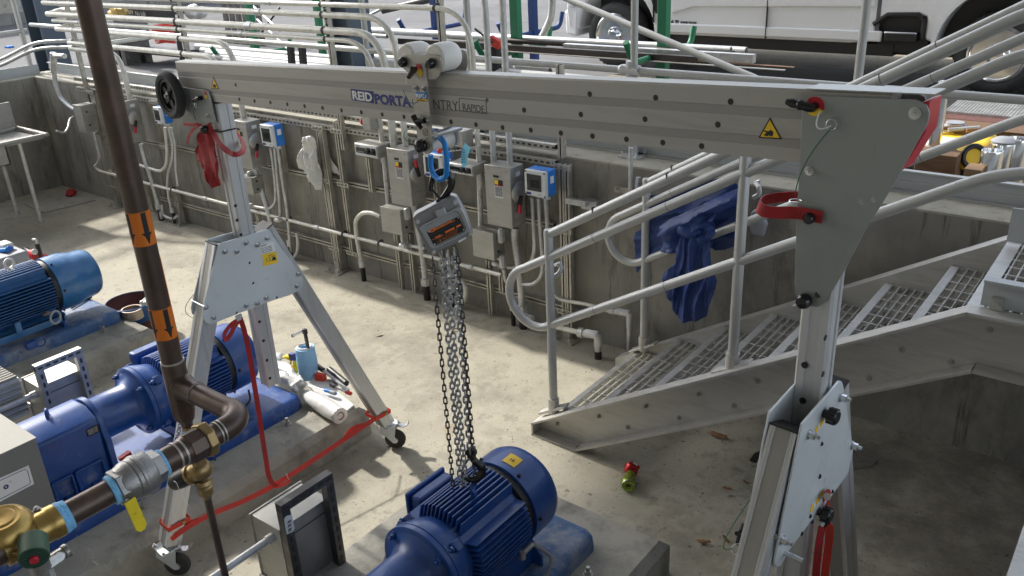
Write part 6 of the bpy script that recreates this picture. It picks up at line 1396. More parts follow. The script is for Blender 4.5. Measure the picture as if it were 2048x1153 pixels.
# plastic bag on the strut
bg = thing('plastic_bag', 'white translucent plastic bag snagged on a channel upright', 'bag', at(630, 270, Y=4.58))
Kb = lambda x, y: (430 + x / 3.204, 220 + y / 3.204)
def sheet(outl, Y, name, m, par, amp, seed, fr_=7, sp=.02, thick=.002):
    P = [at(*Kb(*q), Y=Y) if Y else V3(q) for q in outl]; bm = bmesh.new(); f = bm.faces.new([bm.verts.new(p) for p in P]); bmesh.ops.triangulate(bm, faces=[f])
    for _ in range(4): bmesh.ops.subdivide_edges(bm, edges=[e for e in bm.edges if e.calc_length() > sp], cuts=1); bmesh.ops.triangulate(bm, faces=bm.faces[:])
    g = G(); idx = {w: i for i, w in enumerate(bm.verts)}
    g.add([w.co + V3((0, -abs(mnoise.noise(V3((w.co.x * fr_ * 1.6, seed, w.co.z * fr_ * .6)))) * amp - mnoise.noise(V3((w.co.x * 30, seed, w.co.z * 22))) * amp * .22, 0)) for w in bm.verts], [[idx[w] for w in f.verts] for f in bm.faces]); bm.free()
    o = g.build(name, m, par, smooth=70); md = o.modifiers.new('t', 'SOLIDIFY'); md.thickness = thick; return o
sheet([(580, 170), (640, 160), (660, 200), (672, 290), (690, 400), (690, 440), (700, 520), (660, 490), (628, 445), (640, 415), (595, 385), (610, 345), (530, 328), (570, 285)], 4.62, 'bag_sheet', 'plastic_film', bg, .10, 3, 9)
sheet([(700, 215), (740, 290), (790, 380), (808, 420), (760, 400), (725, 330)], 4.695, 'bag_sheet', 'plastic_film', bg, .02, 5)
# ------------------------------------------------------------------ sink in the corner
sk = thing('sink', 'stainless wash sink on pipe legs against the end wall at far left', 'sink', (-10.1, 3.6, 0))
x0, x1, y0, y1, z1 = -10.35, -9.62, 2.4, 4.14, .95
g = G(); t = .02; zc = .70
for a, b in (((x0, y0, z1 - .04), (x1, y0 + .05, z1)), ((x0, y1 - .05, z1 - .04), (x1, y1, z1)), ((x0, y0 + .05, z1 - .04), (x0 + .05, y1 - .05, z1)), ((x1 - .05, y0 + .05, z1 - .04), (x1, y1 - .05, z1))): g.bb(a, b)
g.build('rim', 'stainless', sk, bevel=.012)
g = G(); g.bb((x0 + .05, y0 + .05, zc), (x1 - .05, y1 - .45, zc + .01)); g.bb((x0 + .05, y1 - .45, z1 - .06), (x1 - .05, y1 - .05, z1 - .045)); g.bb((x1 - .06, y0 + .05, zc), (x1 - .05, y1 - .45, z1 - .04)); g.bb((x0 + .05, y1 - .46, zc), (x1 - .05, y1 - .45, z1 - .04)); g.build('basin', 'stainless', sk)
G().bb((x0 - .03, y0, z1 - .04), (x0 - .002, y1 - .02, z1 + .27)).build('backsplash', 'stainless', sk, bevel=.006)
for x in (x0 + .08, x1 - .08):
    for y in (y0 + .1, y1 - .3):
        l_ = G().cyl((x, y, 0), (x, y, z1 - .04), .021, n=12).build('leg', 'conduit', sk); G().cyl((x, y, 0), (x, y, .04), .028, n=12).build('foot', 'galv', l_)
G().tube(smooth([at(113, 262, Y=4.2), at(128, 266, Y=4.3), at(136, 256, Y=4.4), at(140, 240, Y=4.5), at(148, 233, Y=4.58)]), .012, 8).build('water_line', 'galv', sk)
P = [at(*q, Z=.012) for q in ((50, 410), (145, 389), (192, 400), (88, 425))]
tag(G().prism(P, (0, 0, -.010)).build('floor_plate', 'coping'), 'pale square access slab on the floor in the corner', 'slab')
def crumple(p, s, name, m, lab, cat, seed=0, sc_=(1, 1, .7)):
    g = G(); g.ball(p, s, 14, sc_); g.v = [V3(p) + (q - V3(p)) * (1 + .55 * mnoise.noise((q - V3(p)) * (2.2 / s) + V3((seed, 0, 0)))) for q in g.v]; return tag(g.build(name, m, smooth=10), lab, cat)
p = at(142, 386, Z=.05); crumple(p, .06, 'crumpled_wrapper', 'red', 'small crumpled red wrapper in the dark corner', 'litter', 4)
# ------------------------------------------------------------------ white pickup
TY = 8.8
tk = thing('pickup_truck', 'white pickup truck parked on gravel beyond the railing, only its lower side in view', 'pickup', (-3.2, 9.8, GZ))
def arch(cx, r0, zc, zs, n=18):
    a = math.asin((zc - zs) / r0) if zc > zs else -math.asin((zs - zc) / r0)
    return [(cx + r0 * math.cos(t), zc + r0 * math.sin(t)) for t in [math.pi + a - (math.pi + 2 * a) * i / n for i in range(n + 1)]]
fx, rx, wr = at(1226, 74, Y=TY).x, at(1992, 118, Y=TY).x, .37
zc = GZ + wr
ft = arch(fx + .03, .50, zc + .05, 1.58); rr_ = arch(rx + .02, .54, zc + .04, 1.60)
prof = [(-6.0, 1.60), (-6.03, 1.80), (-6.0, 2.14), (-5.9, 2.34), (-4.95, 2.44), (-4.22, 3.05), (-2.45, 3.08), (-2.22, 2.50), (-2.18, 2.42), (.55, 2.40), (.57, 1.65)] + [(x, z) for x, z in rr_[::-1]]
p0, p1, p2, p3, p4 = [at(*q, Y=TY) for q in ((1872, 79), (1848, 79), (1845, 30), (1780, 30), (1752, 45))]
prof += [(p1.x, 1.64), (p1.x, p2.z - .02), (p2.x - .03, p2.z), (p3.x, p3.z), (p4.x, p4.z), (at(1750, 75, Y=TY).x, 1.60), (-2.7, 1.575), (-4.7, 1.575)] + [(x, z) for x, z in ft[::-1]]
b = G().prism([(x, TY, z) for x, z in prof], (0, 1.95, 0)).build('body', 'truck_white', tk, bevel=.025, seg=3, smooth=30)
g = G(); g.bb((-5.7, TY + .25, 1.45), (.3, TY + 1.7, 2.2)); g.bb((-4.6, TY + .06, 1.46), (-2.3, TY + .3, 1.57)); g.bb((p3.x - .1, TY + .07, 1.5), (p1.x + .02, TY + .2, p2.z)); g.build('chassis', 'black', tk)
for cx, tx in ((fx, 0), (rx, 0)):
    for yy, s in ((TY + .012, -1), (TY + 1.62, 1)):
        w_ = V3((cx, yy, zc)); ax = V3((0, 1, 0)); k = G(); k.lathe([(.245, .03), (.262, .0), (.30, -.006), (.345, .015), (wr - .006, .05), (wr, .09), (wr, .20), (.33, .26), (.245, .26)], w_, ax, 48, True)
        for i in range(40):
            t = 2 * math.pi * i / 40; d = V3((math.cos(t), 0, math.sin(t))); k.bar(w_ + d * (wr - .004) + ax * .05, w_ + d * (wr + .002) + ax * .15, .02, .012, d)
        k = k.build('wheel', 'rubber', tk)
        g = G(); g.lathe([(.255, .03), (.252, .008), (.235, .002), (.215, .03), (.17, .045), (.10, .03), (.085, .0), (.055, -.03), (.0, -.032)], w_, ax, 40); g.build('rim', 'chrome', k)
        for i in range(8): t = 2 * math.pi * i / 8; d = V3((math.cos(t), 0, math.sin(t))); q = w_ + d * .165 + ax * .040; tt = V3((-d.z, 0, d.x)); g = G(); g.prism([q + d * .022 * math.cos(R(a)) + tt * .034 * math.sin(R(a)) for a in range(0, 360, 30)], ax * -.006); g.build('rim_slot', 'ink_black', k)
        for i in range(8): t = 2 * math.pi * (i + .5) / 8; d = V3((math.cos(t), 0, math.sin(t))); q = w_ + d * .078; g = G(); g.cyl(q + ax * .0, q - ax * .02, .012, n=8); g.build('wheel_nut', 'chrome', k)
g = G(); g.prism([(-6.06, TY + .02, 1.52), (-5.88, TY - .01, 1.50), (-5.86, TY - .01, 1.80), (-6.07, TY + .02, 1.80)], (0, 1.9, 0)); g.build('front_bumper', 'truck_white', tk, bevel=.03, seg=3)
g = G(); g.bb((-5.98, TY - .012, 1.83), (-5.85, TY + .05, 2.1)); g.build('headlight', 'tr_white', tk, bevel=.02)
for q in ((1535, 1.585, 2.40), (1308, 1.70, 2.35)): x = at(q[0], 30, Y=TY).x; G().bb((x - .004, TY - .0245, q[1]), (x + .004, TY + .003, q[2])).build('door_seam', 'ink_black', tk)
x = at(1757, 30, Y=TY).x; G().bb((x - .018, TY - .003, 1.66), (x + .018, TY + .003, 2.42)).build('cab_gap', 'ink_grey', tk)
g = G(); g.prism([(x_, TY + .01, z) for x_, z in ((fx + .60, 1.60), (-2.40, 1.60), (-2.40, 1.70), (fx + .57, 1.70))], (0, -.03, 0)); g.build('sill_panel', 'truck_white', tk, bevel=.018, seg=4)
xa = at(1345, 25, Y=TY).x; xq = at(1757, 15, Y=TY).x - .03; g = G(); g.prism([(xa, TY + .012, 1.80), (xa + .25, TY + .012, 1.875), (xq, TY + .012, 1.915), (xq, TY + .012, 2.36), (xa - .05, TY + .012, 2.32)], (0, -.034, 0)); g.build('upper_door_panel', 'truck_white', tk, bevel=.02, seg=4)
q = [at(*p, Y=TY - .003) for p in ((1303, 0), (1322, 0), (1322, 28), (1312, 27))]; G().prism(q, (0, -.01, 0)).build('fender_vent', 'ink_black', tk)
a, bq = at(1342, 48, Y=TY - .004), at(1395, 47, Y=TY - .004); words('6.7L', 'lettering', 'ink_black', tk, a, (1, 0, 0), ZZ, .055, width=.11, bold=.003); words('POWER STROKE', 'lettering', 'ink_black', tk, a + V3((.115, 0, .004)), (1, 0, 0), ZZ, .036, width=.19, bold=.002)
for pts in (((-4.4, 2.5), (-4.0, 2.95), (-3.4, 2.97), (-3.4, 2.5)), ((-3.3, 2.5), (-3.3, 2.97), (-2.6, 2.97), (-2.45, 2.5))): G().prism([(x, TY - .002, z) for x, z in pts], (0, -.004, 0)).build('window', 'glass_dark', tk)
# black recess and step ahead of the rear wheel
x0, x1 = at(1752, 45, Y=TY).x, at(1848, 45, Y=TY).x; zt_ = p2.z
g = G(); g.tube([(x0 - .02, TY + .0, p4.z - .02), (p3.x - .02, TY, p3.z - .0), (x1 - .05, TY, p2.z), (x1, TY, p2.z - .05), (x1, TY, 1.64)], .022, 8); g.build('step_trim', 'black', tk)
a, bq = at(1768, 83, Y=TY - .03), at(1834, 68, Y=TY - .03); g = G(); g.bb((a.x, TY - .05, a.z), (bq.x, TY + .15, a.z + .075)); st = g.build('side_step', 'black', tk, bevel=.01)
g = G(); g.bb((a.x - .005, TY - .055, a.z + .07), (bq.x, TY + .15, a.z + .092))
g.build('step_tread', 'chrome', st, bevel=.008)
rr2 = arch(rx + .02, .575, zc + .04, 1.60); A = [(x, TY - .002, z) for x, z in rr2]; B = [(x, TY - .002, z) for x, z in arch(rx + .02, .54, zc + .04, 1.60)]
g = G(); n = len(A); g.add(A + B + [V3(p) + V3((0, -.03, 0)) for p in A] + [V3(p) + V3((0, -.03, 0)) for p in B], [(2 * n + i, 2 * n + i + 1, 3 * n + i + 1, 3 * n + i) for i in range(n - 1)] + [(i, i + 1, 2 * n + i + 1, 2 * n + i) for i in range(n - 1)] + [(n + i, n + i + 1, 3 * n + i + 1, 3 * n + i) for i in range(n - 1)]); g.build('fender_flare', 'truck_white', tk)

# ------------------------------------------------------------------ pipe racks and stock in the yard
def rack(lab, px_, Y, w_, m, arms, cross=()):
    p = at(*px_, Y=Y); r = thing('pipe_rack', lab, 'pipe rack', (p.x, Y, GZ))
    G().bb((p.x - w_ / 2, Y - w_ / 2, GZ), (p.x + w_ / 2, Y + w_ / 2, 2.9)).build('post', m, r, bevel=.004)
    G().bb((p.x - .3, Y - .04, GZ), (p.x + .3, Y + .04, GZ + .05)).build('base', m, r)
    for z in arms:
        g = G(); g.tube(fillet([(p.x, Y + .5, z + .14), (p.x, Y + .45, z - .0), (p.x, Y - .45, z), (p.x, Y - .55, z + .16)], .09, 6), .024, 10); g.build('arm', m, r)
    return r
def zpx(x, y, Y): return at(x, y, Y=Y).z
rack('green pipe rack post left of the pickup front wheel', (1033, 70), 5.95, .075, 'green_post', (zpx(1120, 108, 5.95),))
rack('green pipe rack post in front of the pickup front door', (1327, 80), 5.95, .075, 'green_post', (zpx(1320, 108, 5.95),))
rack('green pipe rack post behind the left end of the conduit bundle', (503, 50), 5.95, .075, 'green_post', (zpx(503, 108, 5.95),))
rack('green pipe rack post half hidden beside the blue grey centre column', (641, 70), 5.95, .06, 'green_post', ())
rack('dark blue pipe rack post right of the bent conduits', (1067, 60), 7.0, .07, 'blue_post', (zpx(1067, 66, 7.0),))
rack('dark blue pipe rack post behind the strut at picture centre', (872, 60), 7.0, .07, 'blue_post', (zpx(872, 58, 7.0),))
def stock(lab, a, b, Y, r_, m, Y2=None, sq=False, group=None, cat='pipe'):
    A, B = at(*a, Y=Y), at(*b, Y=Y2 or Y); z = (A.z + B.z) / 2; A.z = B.z = z
    if sq: o = G().bar(A, B, r_ * 2, r_ * 2).build('square_tube', m) if sq == 1 else G().bar(A, B, sq, .006).build('flat_bar', m); 
    else:
        g = G(); n = 16; u, v, ax = basis(B - A); g.cyl(A, B, r_, n=n, caps=False); g.cyl(A, B, r_ * .86, n=n, caps=False)
        for E in (A, B): g.add([E + (u * math.cos(2 * math.pi * i / n) + v * math.sin(2 * math.pi * i / n)) * k for k in (r_, r_ * .86) for i in range(n)], [(i, (i + 1) % n, n + (i + 1) % n, n + i) for i in range(n)])
        o = g.build('pipe', m)
    return tag(o, lab, cat, group)
stock('upper grey pipe on the rack reaching right past the pickup wheel', (700, 62), (1493, 99), 6.15, .033, 'galv')
stock('galvanised pipe lying under the upper one, ending above the square tube', (900, 72), (1462, 98), 6.02, .026, 'galv')
stock('black pipe on the rack below the galvanised pair', (955, 84), (1468, 101), 5.92, .022, 'iron_pipe')
stock('galvanised square tube whose end sticks out right of the green post', (1130, 100), (1509, 112), 5.85, .030, 'galv', sq=1, cat='square tube')
stock('rusty dark square tube lowest on the rack', (800, 88), (1392, 113), 5.75, .026, 'iron_pipe', sq=1, cat='square tube')
stock('long thin flat bar reaching furthest right off the rack', (900, 98), (1589, 125), 5.82, .03, 'timber', sq=.04, cat='flat bar')
stock('shorter thin flat bar just under the longest one', (1000, 108), (1570, 134), 5.70, .03, 'stainless', sq=.03, cat='flat bar')
stock('shiny galvanised pipe starting right of the picture centre strut', (898, 73), (1010, 76), 5.80, .032, 'galv')
stock('short capped pipe poking out left of the picture centre', (640, 62), (775, 76), 6.3, .024, 'galv')
for i, (a, b, Y, r_, lab) in enumerate((((395, 100), (760, 118), 5.75, .036, 'white plastic pipe with a bell end, topmost of the white pile'), ((405, 108), (770, 127), 5.62, .033, 'white plastic pipe second from the top of the white pile'), ((415, 114), (800, 136), 5.52, .034, 'white plastic pipe in the middle of the white pile'),
        ((430, 121), (820, 146), 5.44, .034, 'white plastic pipe second from the bottom of the white pile'), ((450, 129), (830, 152), 5.36, .034, 'lowest white plastic pipe of the pile, nearest the beam'), ((750, 132), (1187, 160), 5.5, .052, 'thick white plastic pipe ending behind the beam right of the trolley'), ((745, 118), (1100, 142), 5.72, .035, 'white plastic pipe with a red edge behind the roller trolley'))):
    stock(lab, a, b, Y, r_, 'pvc', group='white plastic pipes behind the beam')
def pole(lab, a, b, Ya, Yb, r_, m, cat='pole', ground=False):
    A, B = at(*a, Y=Ya), at(*b, Y=Yb); return tag(G().cyl(A, B, r_, n=12).build('pole', m), lab, cat)
pole('grey pole slanting across the pickup front wheel to the gravel', (1120, -8), (1512, 158), 5.55, 5.35, .024, 'rail')
A = at(1146, 2, Y=5.545); tag(G().tube([A - V3((.05, 0, -.02)), A + V3((.03, 0, -.012))], .03, 12).build('tape_wrap', 'tr_blue'), 'blue tape wrapped round the slanting grey pole', 'tape')
tag(G().tube(smooth([at(1105, -10, Y=6.3), at(1103, 25, Y=6.3), at(1098, 45, Y=6.3), at(1085, 72, Y=6.3)]), .030, 12).build('pole', 'galv'), 'bent galvanised tube standing on the rack beside the blue post', 'tube')
pole('dark grey pole leaning far behind the conduit bends', (765, 22), (880, -5), 6.9, 7.1, .035, 'dark_steel'); pole('thin bright bar running up to the leaning dark pole', (735, 33), (770, 15), 6.8, 6.9, .016, 'galv')
for i, (a, b, lab) in enumerate((((505, 12), (560, 62), 'thin leaning brace beside the left green post'), ((560, 15), (500, 95), 'dark crossed brace beside the left green post'), ((515, 40), (600, 122), 'long grey brace running down right of the left green post'))): pole(lab, a, b, 6.4, 6.1, .014, 'galv' if i != 1 else 'dark_steel')
# saw horse legs, small red cone things
for x, lab in ((578, 'left black saw horse leg under the white pipes'), (601, 'right black saw horse leg under the white pipes')): p = at(x, 128, Y=5.3); tag(G().bar((p.x, 5.3, GZ), at(x + 2, 85, Y=5.3), .06, .05, (0, 1, 0)).build('saw_horse_leg', 'black', bevel=.004), lab, 'saw horse leg')
p = at(1095, 122, Y=7.3); c_ = thing('jack_stand', 'small red jack stand on the ground beside the blue rack post', 'jack stand', (p.x, 7.3, GZ)); g = G(); g.cyl((p.x, 7.3, GZ), (p.x, 7.3, GZ + .18), .11, .035, n=4); g.build('base', 'red_bright', c_); G().cyl((p.x, 7.3, GZ + .17), (p.x, 7.3, GZ + .26), .018, n=10).build('ratchet_bar', 'galv', c_)
p = at(1050, 128, Y=6.6); crumple((p.x, 6.6, GZ + .09), .10, 'folded_cloth', 'red_bright', 'orange red bundle on the ground behind the green rack post', 'bundle', 7)
p = at(1000, 120, Y=5.5); cl = thing('pipe_vise', 'dark clamp with an orange handle hanging between the two tall conduits', 'clamp', (p.x, 5.5, p.z)); G().cyl(at(990, 92, Y=5.5), (at(990, 92, Y=5.5).x + .01, 5.5, GZ), .045, n=12).build('stand', 'black', cl); g = G(); g.bar(at(980, 78, Y=5.45), at(1000, 92, Y=5.45), .05, .07); g.build('handle', 'red_bright', cl, bevel=.01)
g = G(); g.bar(at(950, 58, Y=5.4), at(985, 86, Y=5.4), .014, .014); g.build('lever', 'black', cl)
# tool cart, bucket and other things behind the left end of the bundle
a, b = at(265, 30, Y=6.6), at(352, 120, Y=6.6); ct = thing('tool_cart', 'dark rolling cart with chalk writing on its upper board, behind the conduit bundle', 'cart', ((a.x + b.x) / 2, 6.6, GZ))
x0, x1 = at(262, 70, Y=6.6).x, at(352, 70, Y=6.6).x; zt_ = zpx(300, 20, 6.6); zb_ = zpx(300, 38, 6.6)
bo = G().bb((x0, 6.58, zb_), (x1, 6.64, zt_)).build('board', 'black', ct); G().bb((x0 + .02, 6.64, zt_ - .05), (x1, 7.1, zt_ - .02)).build('shelf', 'black', ct)
words('CaN', 'lettering', 'label_white', bo, (x0 + .05, 6.577, zb_ + .05), (1, 0, 0), ZZ, .09); words('No Job', 'lettering', 'label_white', bo, (x0 + .27, 6.577, zb_ + .035), (1, 0, 0), ZZ, .09)
for x in (x0 + .06, x1 - .06): G().bar((x, 6.66, GZ + .10), (x, 6.66, zb_), .05, .05, (0, 1, 0)).build('leg', 'black', ct); q = V3((x, 6.66, GZ + .06)); G().cyl(q - V3((0, .02, 0)), q + V3((0, .02, 0)), .06, n=18).build('castor', 'rubber', ct)
G().bb((x0, 6.62, GZ + .14), (x1, 7.1, GZ + .22)).build('lower_shelf', 'black', ct)
def bucket(lab, px_, Y, r_, h, m, z=None):
    p = at(*px_, Y=Y); z = GZ if z is None else z; b_ = thing('bucket', lab, 'bucket', (p.x, Y, z)); o = G().lathe([(r_ * .86, 0), (r_, h), (r_ * 1.05, h), (r_ * 1.05, h - .03), (r_ * .97, h - .03), (r_ * .84, .01)], (p.x, Y, z), ZZ, 28).build('pail', m, b_); G().ring((p.x, Y, z + h - .03), (0, .5, 1), r_ * 1.06, .004, 24, 6, 180, 360).build('handle', 'galv', b_)
    return b_, o, p
bp = at(335, 104, Z=GZ); b_, o, p = bucket('orange plastic bucket with white diagonal lettering behind the conduit bundle', (335, 104), bp.y, .165, .40, 'red_bright')
for t_, dz in (('THE', .27), ('HOME', .20), ('DEPOT', .13)): words(t_, 'lettering', 'label_white', o, (p.x - .02 - .04 * (dz - .1), bp.y - .172, GZ - .02 + dz), (1, 0, .5), (-.5, 0, 1), .06)
p = at(237, 26, Y=6.4); pz = p.z; crumple((p.x, 6.4, pz), .14, 'foil_bag', 'brass', 'crumpled gold foil bag lying on the grey machine left of the cart', 'bag', 3, (1.3, .8, .6))
a, b = at(215, 36, Y=6.4), at(258, 130, Y=6.4); mc = thing('machine', 'grey and black shop machine under the gold foil bag', 'machine', ((a.x + b.x) / 2, 6.5, GZ))
G().bb((a.x, 6.35, GZ + .3), (b.x - .05, 6.85, a.z - .02)).build('cabinet', 'bag_grey', mc, bevel=.02); G().bb((a.x + .02, 6.4, GZ), (a.x + .1, 6.8, GZ + .3)).build('leg', 'black', mc); G().bb((b.x - .15, 6.4, GZ), (b.x - .05, 6.8, GZ + .3)).build('leg', 'dark_steel', mc); G().bb((a.x + .05, 6.33, GZ + .38), (b.x - .12, 6.349, a.z - .12)).build('panel', 'dark_steel', mc)
a, b = at(100, 12, Y=6.2), at(128, 108, Y=6.2); tag(G().bb((a.x, 6.2, GZ), (b.x - .1, 6.24, 2.35)).build('barrier_board', 'red_bright', bevel=.005), 'orange red board standing behind the corner column', 'board')
p = at(240, 128, Z=GZ); vz = thing('bench_vise', 'small grey machine vise on a stand behind the brown pipe', 'vise', (p.x, p.y, GZ)); G().bb((p.x - .06, p.y - .06, GZ), (p.x + .06, p.y + .06, GZ + .42)).build('stand', 'dark_steel', vz, bevel=.01); G().bb((p.x - .16, p.y - .08, GZ + .42), (p.x + .14, p.y + .08, GZ + .50)).build('vise_body', 'bag_grey', vz, bevel=.01); G().bb((p.x + .04, p.y - .09, GZ + .50), (p.x + .12, p.y + .09, GZ + .60)).build('jaw', 'galv', vz, bevel=.01)
p = at(390, 25, Y=6.9); crumple((p.x, 6.9, p.z), .14, 'plastic_wrap', 'plastic_film', 'crumpled white plastic wrap behind the first conduit post', 'plastic wrap', 9, (1.2, .8, .7))
a = at(480, 12, Y=8.5); bn_ = thing('banner_frame', 'dark slatted crate far behind the left green rack post', 'crate', (a.x, 8.5, GZ)); 
for k in range(6): G().bb((a.x - .5 + k * .17, 8.5, GZ), (a.x - .4 + k * .17, 8.54, 2.25)).build('slat', 'dark_steel', bn_)
G().bb((a.x - .5, 8.54, 1.9), (a.x + .5, 8.58, 2.0)).build('cross_bar', 'black', bn_)
p = at(19, 96, Z=GZ); tag(G().bb(p - V3((.07, .05, 0)), p + V3((.07, .05, .03))).build('scrap', 'tr_blue'), 'tiny blue scrap lying on the far grey road', 'litter')
# right hand yard corner seen between the handrails
pl_ = thing('grating_stack', 'flat stack of galvanised grating sheets on the ground behind the right railing', 'grating', (-.6, 6.6, GZ))
P = [at(*q, Z=GZ + .16) for q in ((1890, 222), (1905, 204), (2060, 216), (2060, 227))]
A, B = P[0], P[2]; g = G(); x0, x1 = P[0].x, P[2].x + .4; y0, y1 = P[0].y, P[1].y + .15
for k in range(26): yy = y0 + (y1 - y0) * k / 25; g.bb((x0, yy - .004, GZ + .10), (x1, yy + .004, GZ + .16))
for k in range(40): xx = x0 + (x1 - x0) * k / 39; g.bb((xx - .003, y0, GZ + .14), (xx + .003, y1, GZ + .161))
g.build('grating_sheet', 'galv', pl_, smooth=5); G().bb((x0, y0, GZ + .05), (x1, y1, GZ + .098)).build('grating_base', 'dark_steel', pl_)
P = [at(*q, Z=GZ + .14) for q in ((1885, 236), (1905, 218), (2060, 228), (2060, 245))]
x0, x1, y0, y1 = P[0].x - .1, P[2].x + .3, P[0].y, P[1].y - .05
tag(G().bb((x0, y0, GZ + .08), (x1, y1, GZ + .14)).build('steel_plate', 'rust_grate'), 'wet red brown steel plates stacked in front of the grating', 'steel plate')
g = G()
for k in range(4): g.bb((x0 - .1, y0 - .10 - .06 * k, GZ + .02), (x1, y0 - .06 - .06 * k, GZ + .075 - .008 * k))
tag(g.build('steel_bars', 'dark_steel'), 'dark steel angle bars lying in front of the red brown plates', 'steel bars') if False else None
for k in range(3): tag(G().bb((x0 - .1, y0 - .11 - .07 * k, GZ + .0), (x1, y0 - .06 - .07 * k, GZ + .07)).build('steel_bar', 'dark_steel'), 'dark steel bar lying against the red brown plates' , 'steel bar', 'dark steel bars by the red brown plates')
def can(lab, top, bot, Y, r_, m='chrome', cap=None):
    a, b = at(*top, Y=Y), at(*bot, Y=Y); c = thing('metal_cylinder', lab, 'cylinder', (a.x, Y, max(GZ, b.z))); z0 = max(GZ, b.z - .1)
    G().lathe([(r_ * .96, z0), (r_, z0 + .01), (r_, a.z - .01), (r_ * .96, a.z), (r_ * .85, a.z), (r_ * .8, a.z - .03), (0, a.z - .03)], (a.x, Y, 0), ZZ, 30).build('shell', m, c)
    if cap: G().lathe([(r_ * 1.12, a.z), (r_ * 1.15, a.z + .012), (r_ * .7, a.z + .03), (0, a.z + .032)], (a.x, Y, 0), ZZ, 28).build('lid', cap, c)
    return c
Kr = lambda x, y: (1820 + x / 4.803, 140 + y / 4.803)
can('shiny steel cylinder with a white rim, nearest of the right hand group', Kr(795, 775), Kr(795, 960), 5.35, .058); can('shiny steel cylinder with a dark grey lid behind the white rimmed one', Kr(900, 700), Kr(910, 940), 5.6, .06, cap='bag_grey'); can('tall shiny steel cylinder at the right edge of the picture', Kr(1040, 660), Kr(1035, 950), 5.65, .066)
can('shiny bent steel sleeve standing behind the gantry end', Kr(330, 110), Kr(260, 570), 5.5, .035)
p0 = at(*Kr(300, 840), Y=5.45); bx_ = thing('wooden_box', 'dark wooden box with a white plate on top behind the gantry end', 'box', (p0.x, 5.45, GZ)); A, B = at(*Kr(60, 800), Y=5.35), at(*Kr(440, 930), Y=5.35); zt_ = zpx(*Kr(440, 835), 5.35)
G().bb((A.x, 5.35, GZ), (B.x, 5.8, zt_)).build('case', 'timber', bx_, bevel=.004); G().cyl(((A.x + B.x) / 2 - .03, 5.62, zt_), ((A.x + B.x) / 2 - .03, 5.62, zt_ + .012), .13, n=24).build('plate', 'white', bx_)
c = at(*Kr(350, 655), Y=5.95); yb = thing('yellow_bag', 'yellow and black tool bag lying behind the handrail at right', 'tool bag', (c.x, 5.95, GZ))
g = G(); g.bb((c.x - .30, 5.8, GZ + .12), (c.x + .27, 6.15, c.z + .02)); g.build('bag_body', 'label_yellow', yb, bevel=.04, seg=3); g = G(); g.bb((c.x - .32, 5.78, GZ), (c.x + .28, 6.16, GZ + .14)); g.build('bag_base', 'black', yb, bevel=.03)
for k in range(4): g = G(); q = V3((c.x - .2 + .1 * k, 5.9 + .03 * k, c.z + .05)); g.cyl(q, q + V3((.16, .1, .01)), .014, n=8); g.build('tool_handle', 'cardboard' if k % 2 else 'galv', yb)
c = at(*Kr(570, 830), Y=5.55); yc = thing('cable_reel', 'yellow and black cable reel in front of the yellow tool bag', 'reel', (c.x, 5.55, GZ)); g = G(); g.lathe([(.02, -.05), (.075, -.05), (.085, -.03), (.085, .03), (.075, .05), (.02, .05)], c, (.6, -.8, .2), 28); g.build('reel_side', 'label_yellow', yc); g = G(); g.ring(c + V3((.03, -.04, .01)), (.6, -.8, .2), .062, .016, 24, 8); g.build('reel_ring', 'black', yc); G().bb((c.x - .05, 5.52, GZ), (c.x + .05, 5.62, c.z - .05)).build('reel_stand', 'black', yc)
c = at(*Kr(430, 545), Y=6.1); lid = tag(G().lathe([(.09, c.z - .02), (.09, c.z), (.055, c.z + .012), (.055, c.z + .03), (.0, c.z + .03)], (c.x, 6.1, 0), ZZ, 24).build('pot_lid', 'bag_grey'), 'dark round lid lying behind the yellow tool bag', 'lid'); tag(G().bb((c.x - .25, 6.17, GZ), (c.x + .4, 6.4, c.z - .02)).build('timber_block', 'timber'), 'dark timber block under the round lid', 'timber')
for k, (q0, q1, Y, lab) in enumerate((((520, 960), (690, 960), 5.2, 'raw timber offcut lying in front of the steel cylinders'), ((430, 560), (610, 600), 6.0, 'small tan timber offcut behind the yellow tool bag'), ((600, 780), (800, 740), 5.75, 'dark timber plank behind the white rimmed cylinder'))):
    a, b = at(*Kr(*q0), Y=Y), at(*Kr(*q1), Y=Y); z = (a.z + b.z) / 2; tag(G().bb((a.x, Y, GZ + .0), (b.x, Y + .14, max(z, GZ + .05))).build('timber_offcut', 'cardboard' if k < 2 else 'timber'), lab, 'timber')
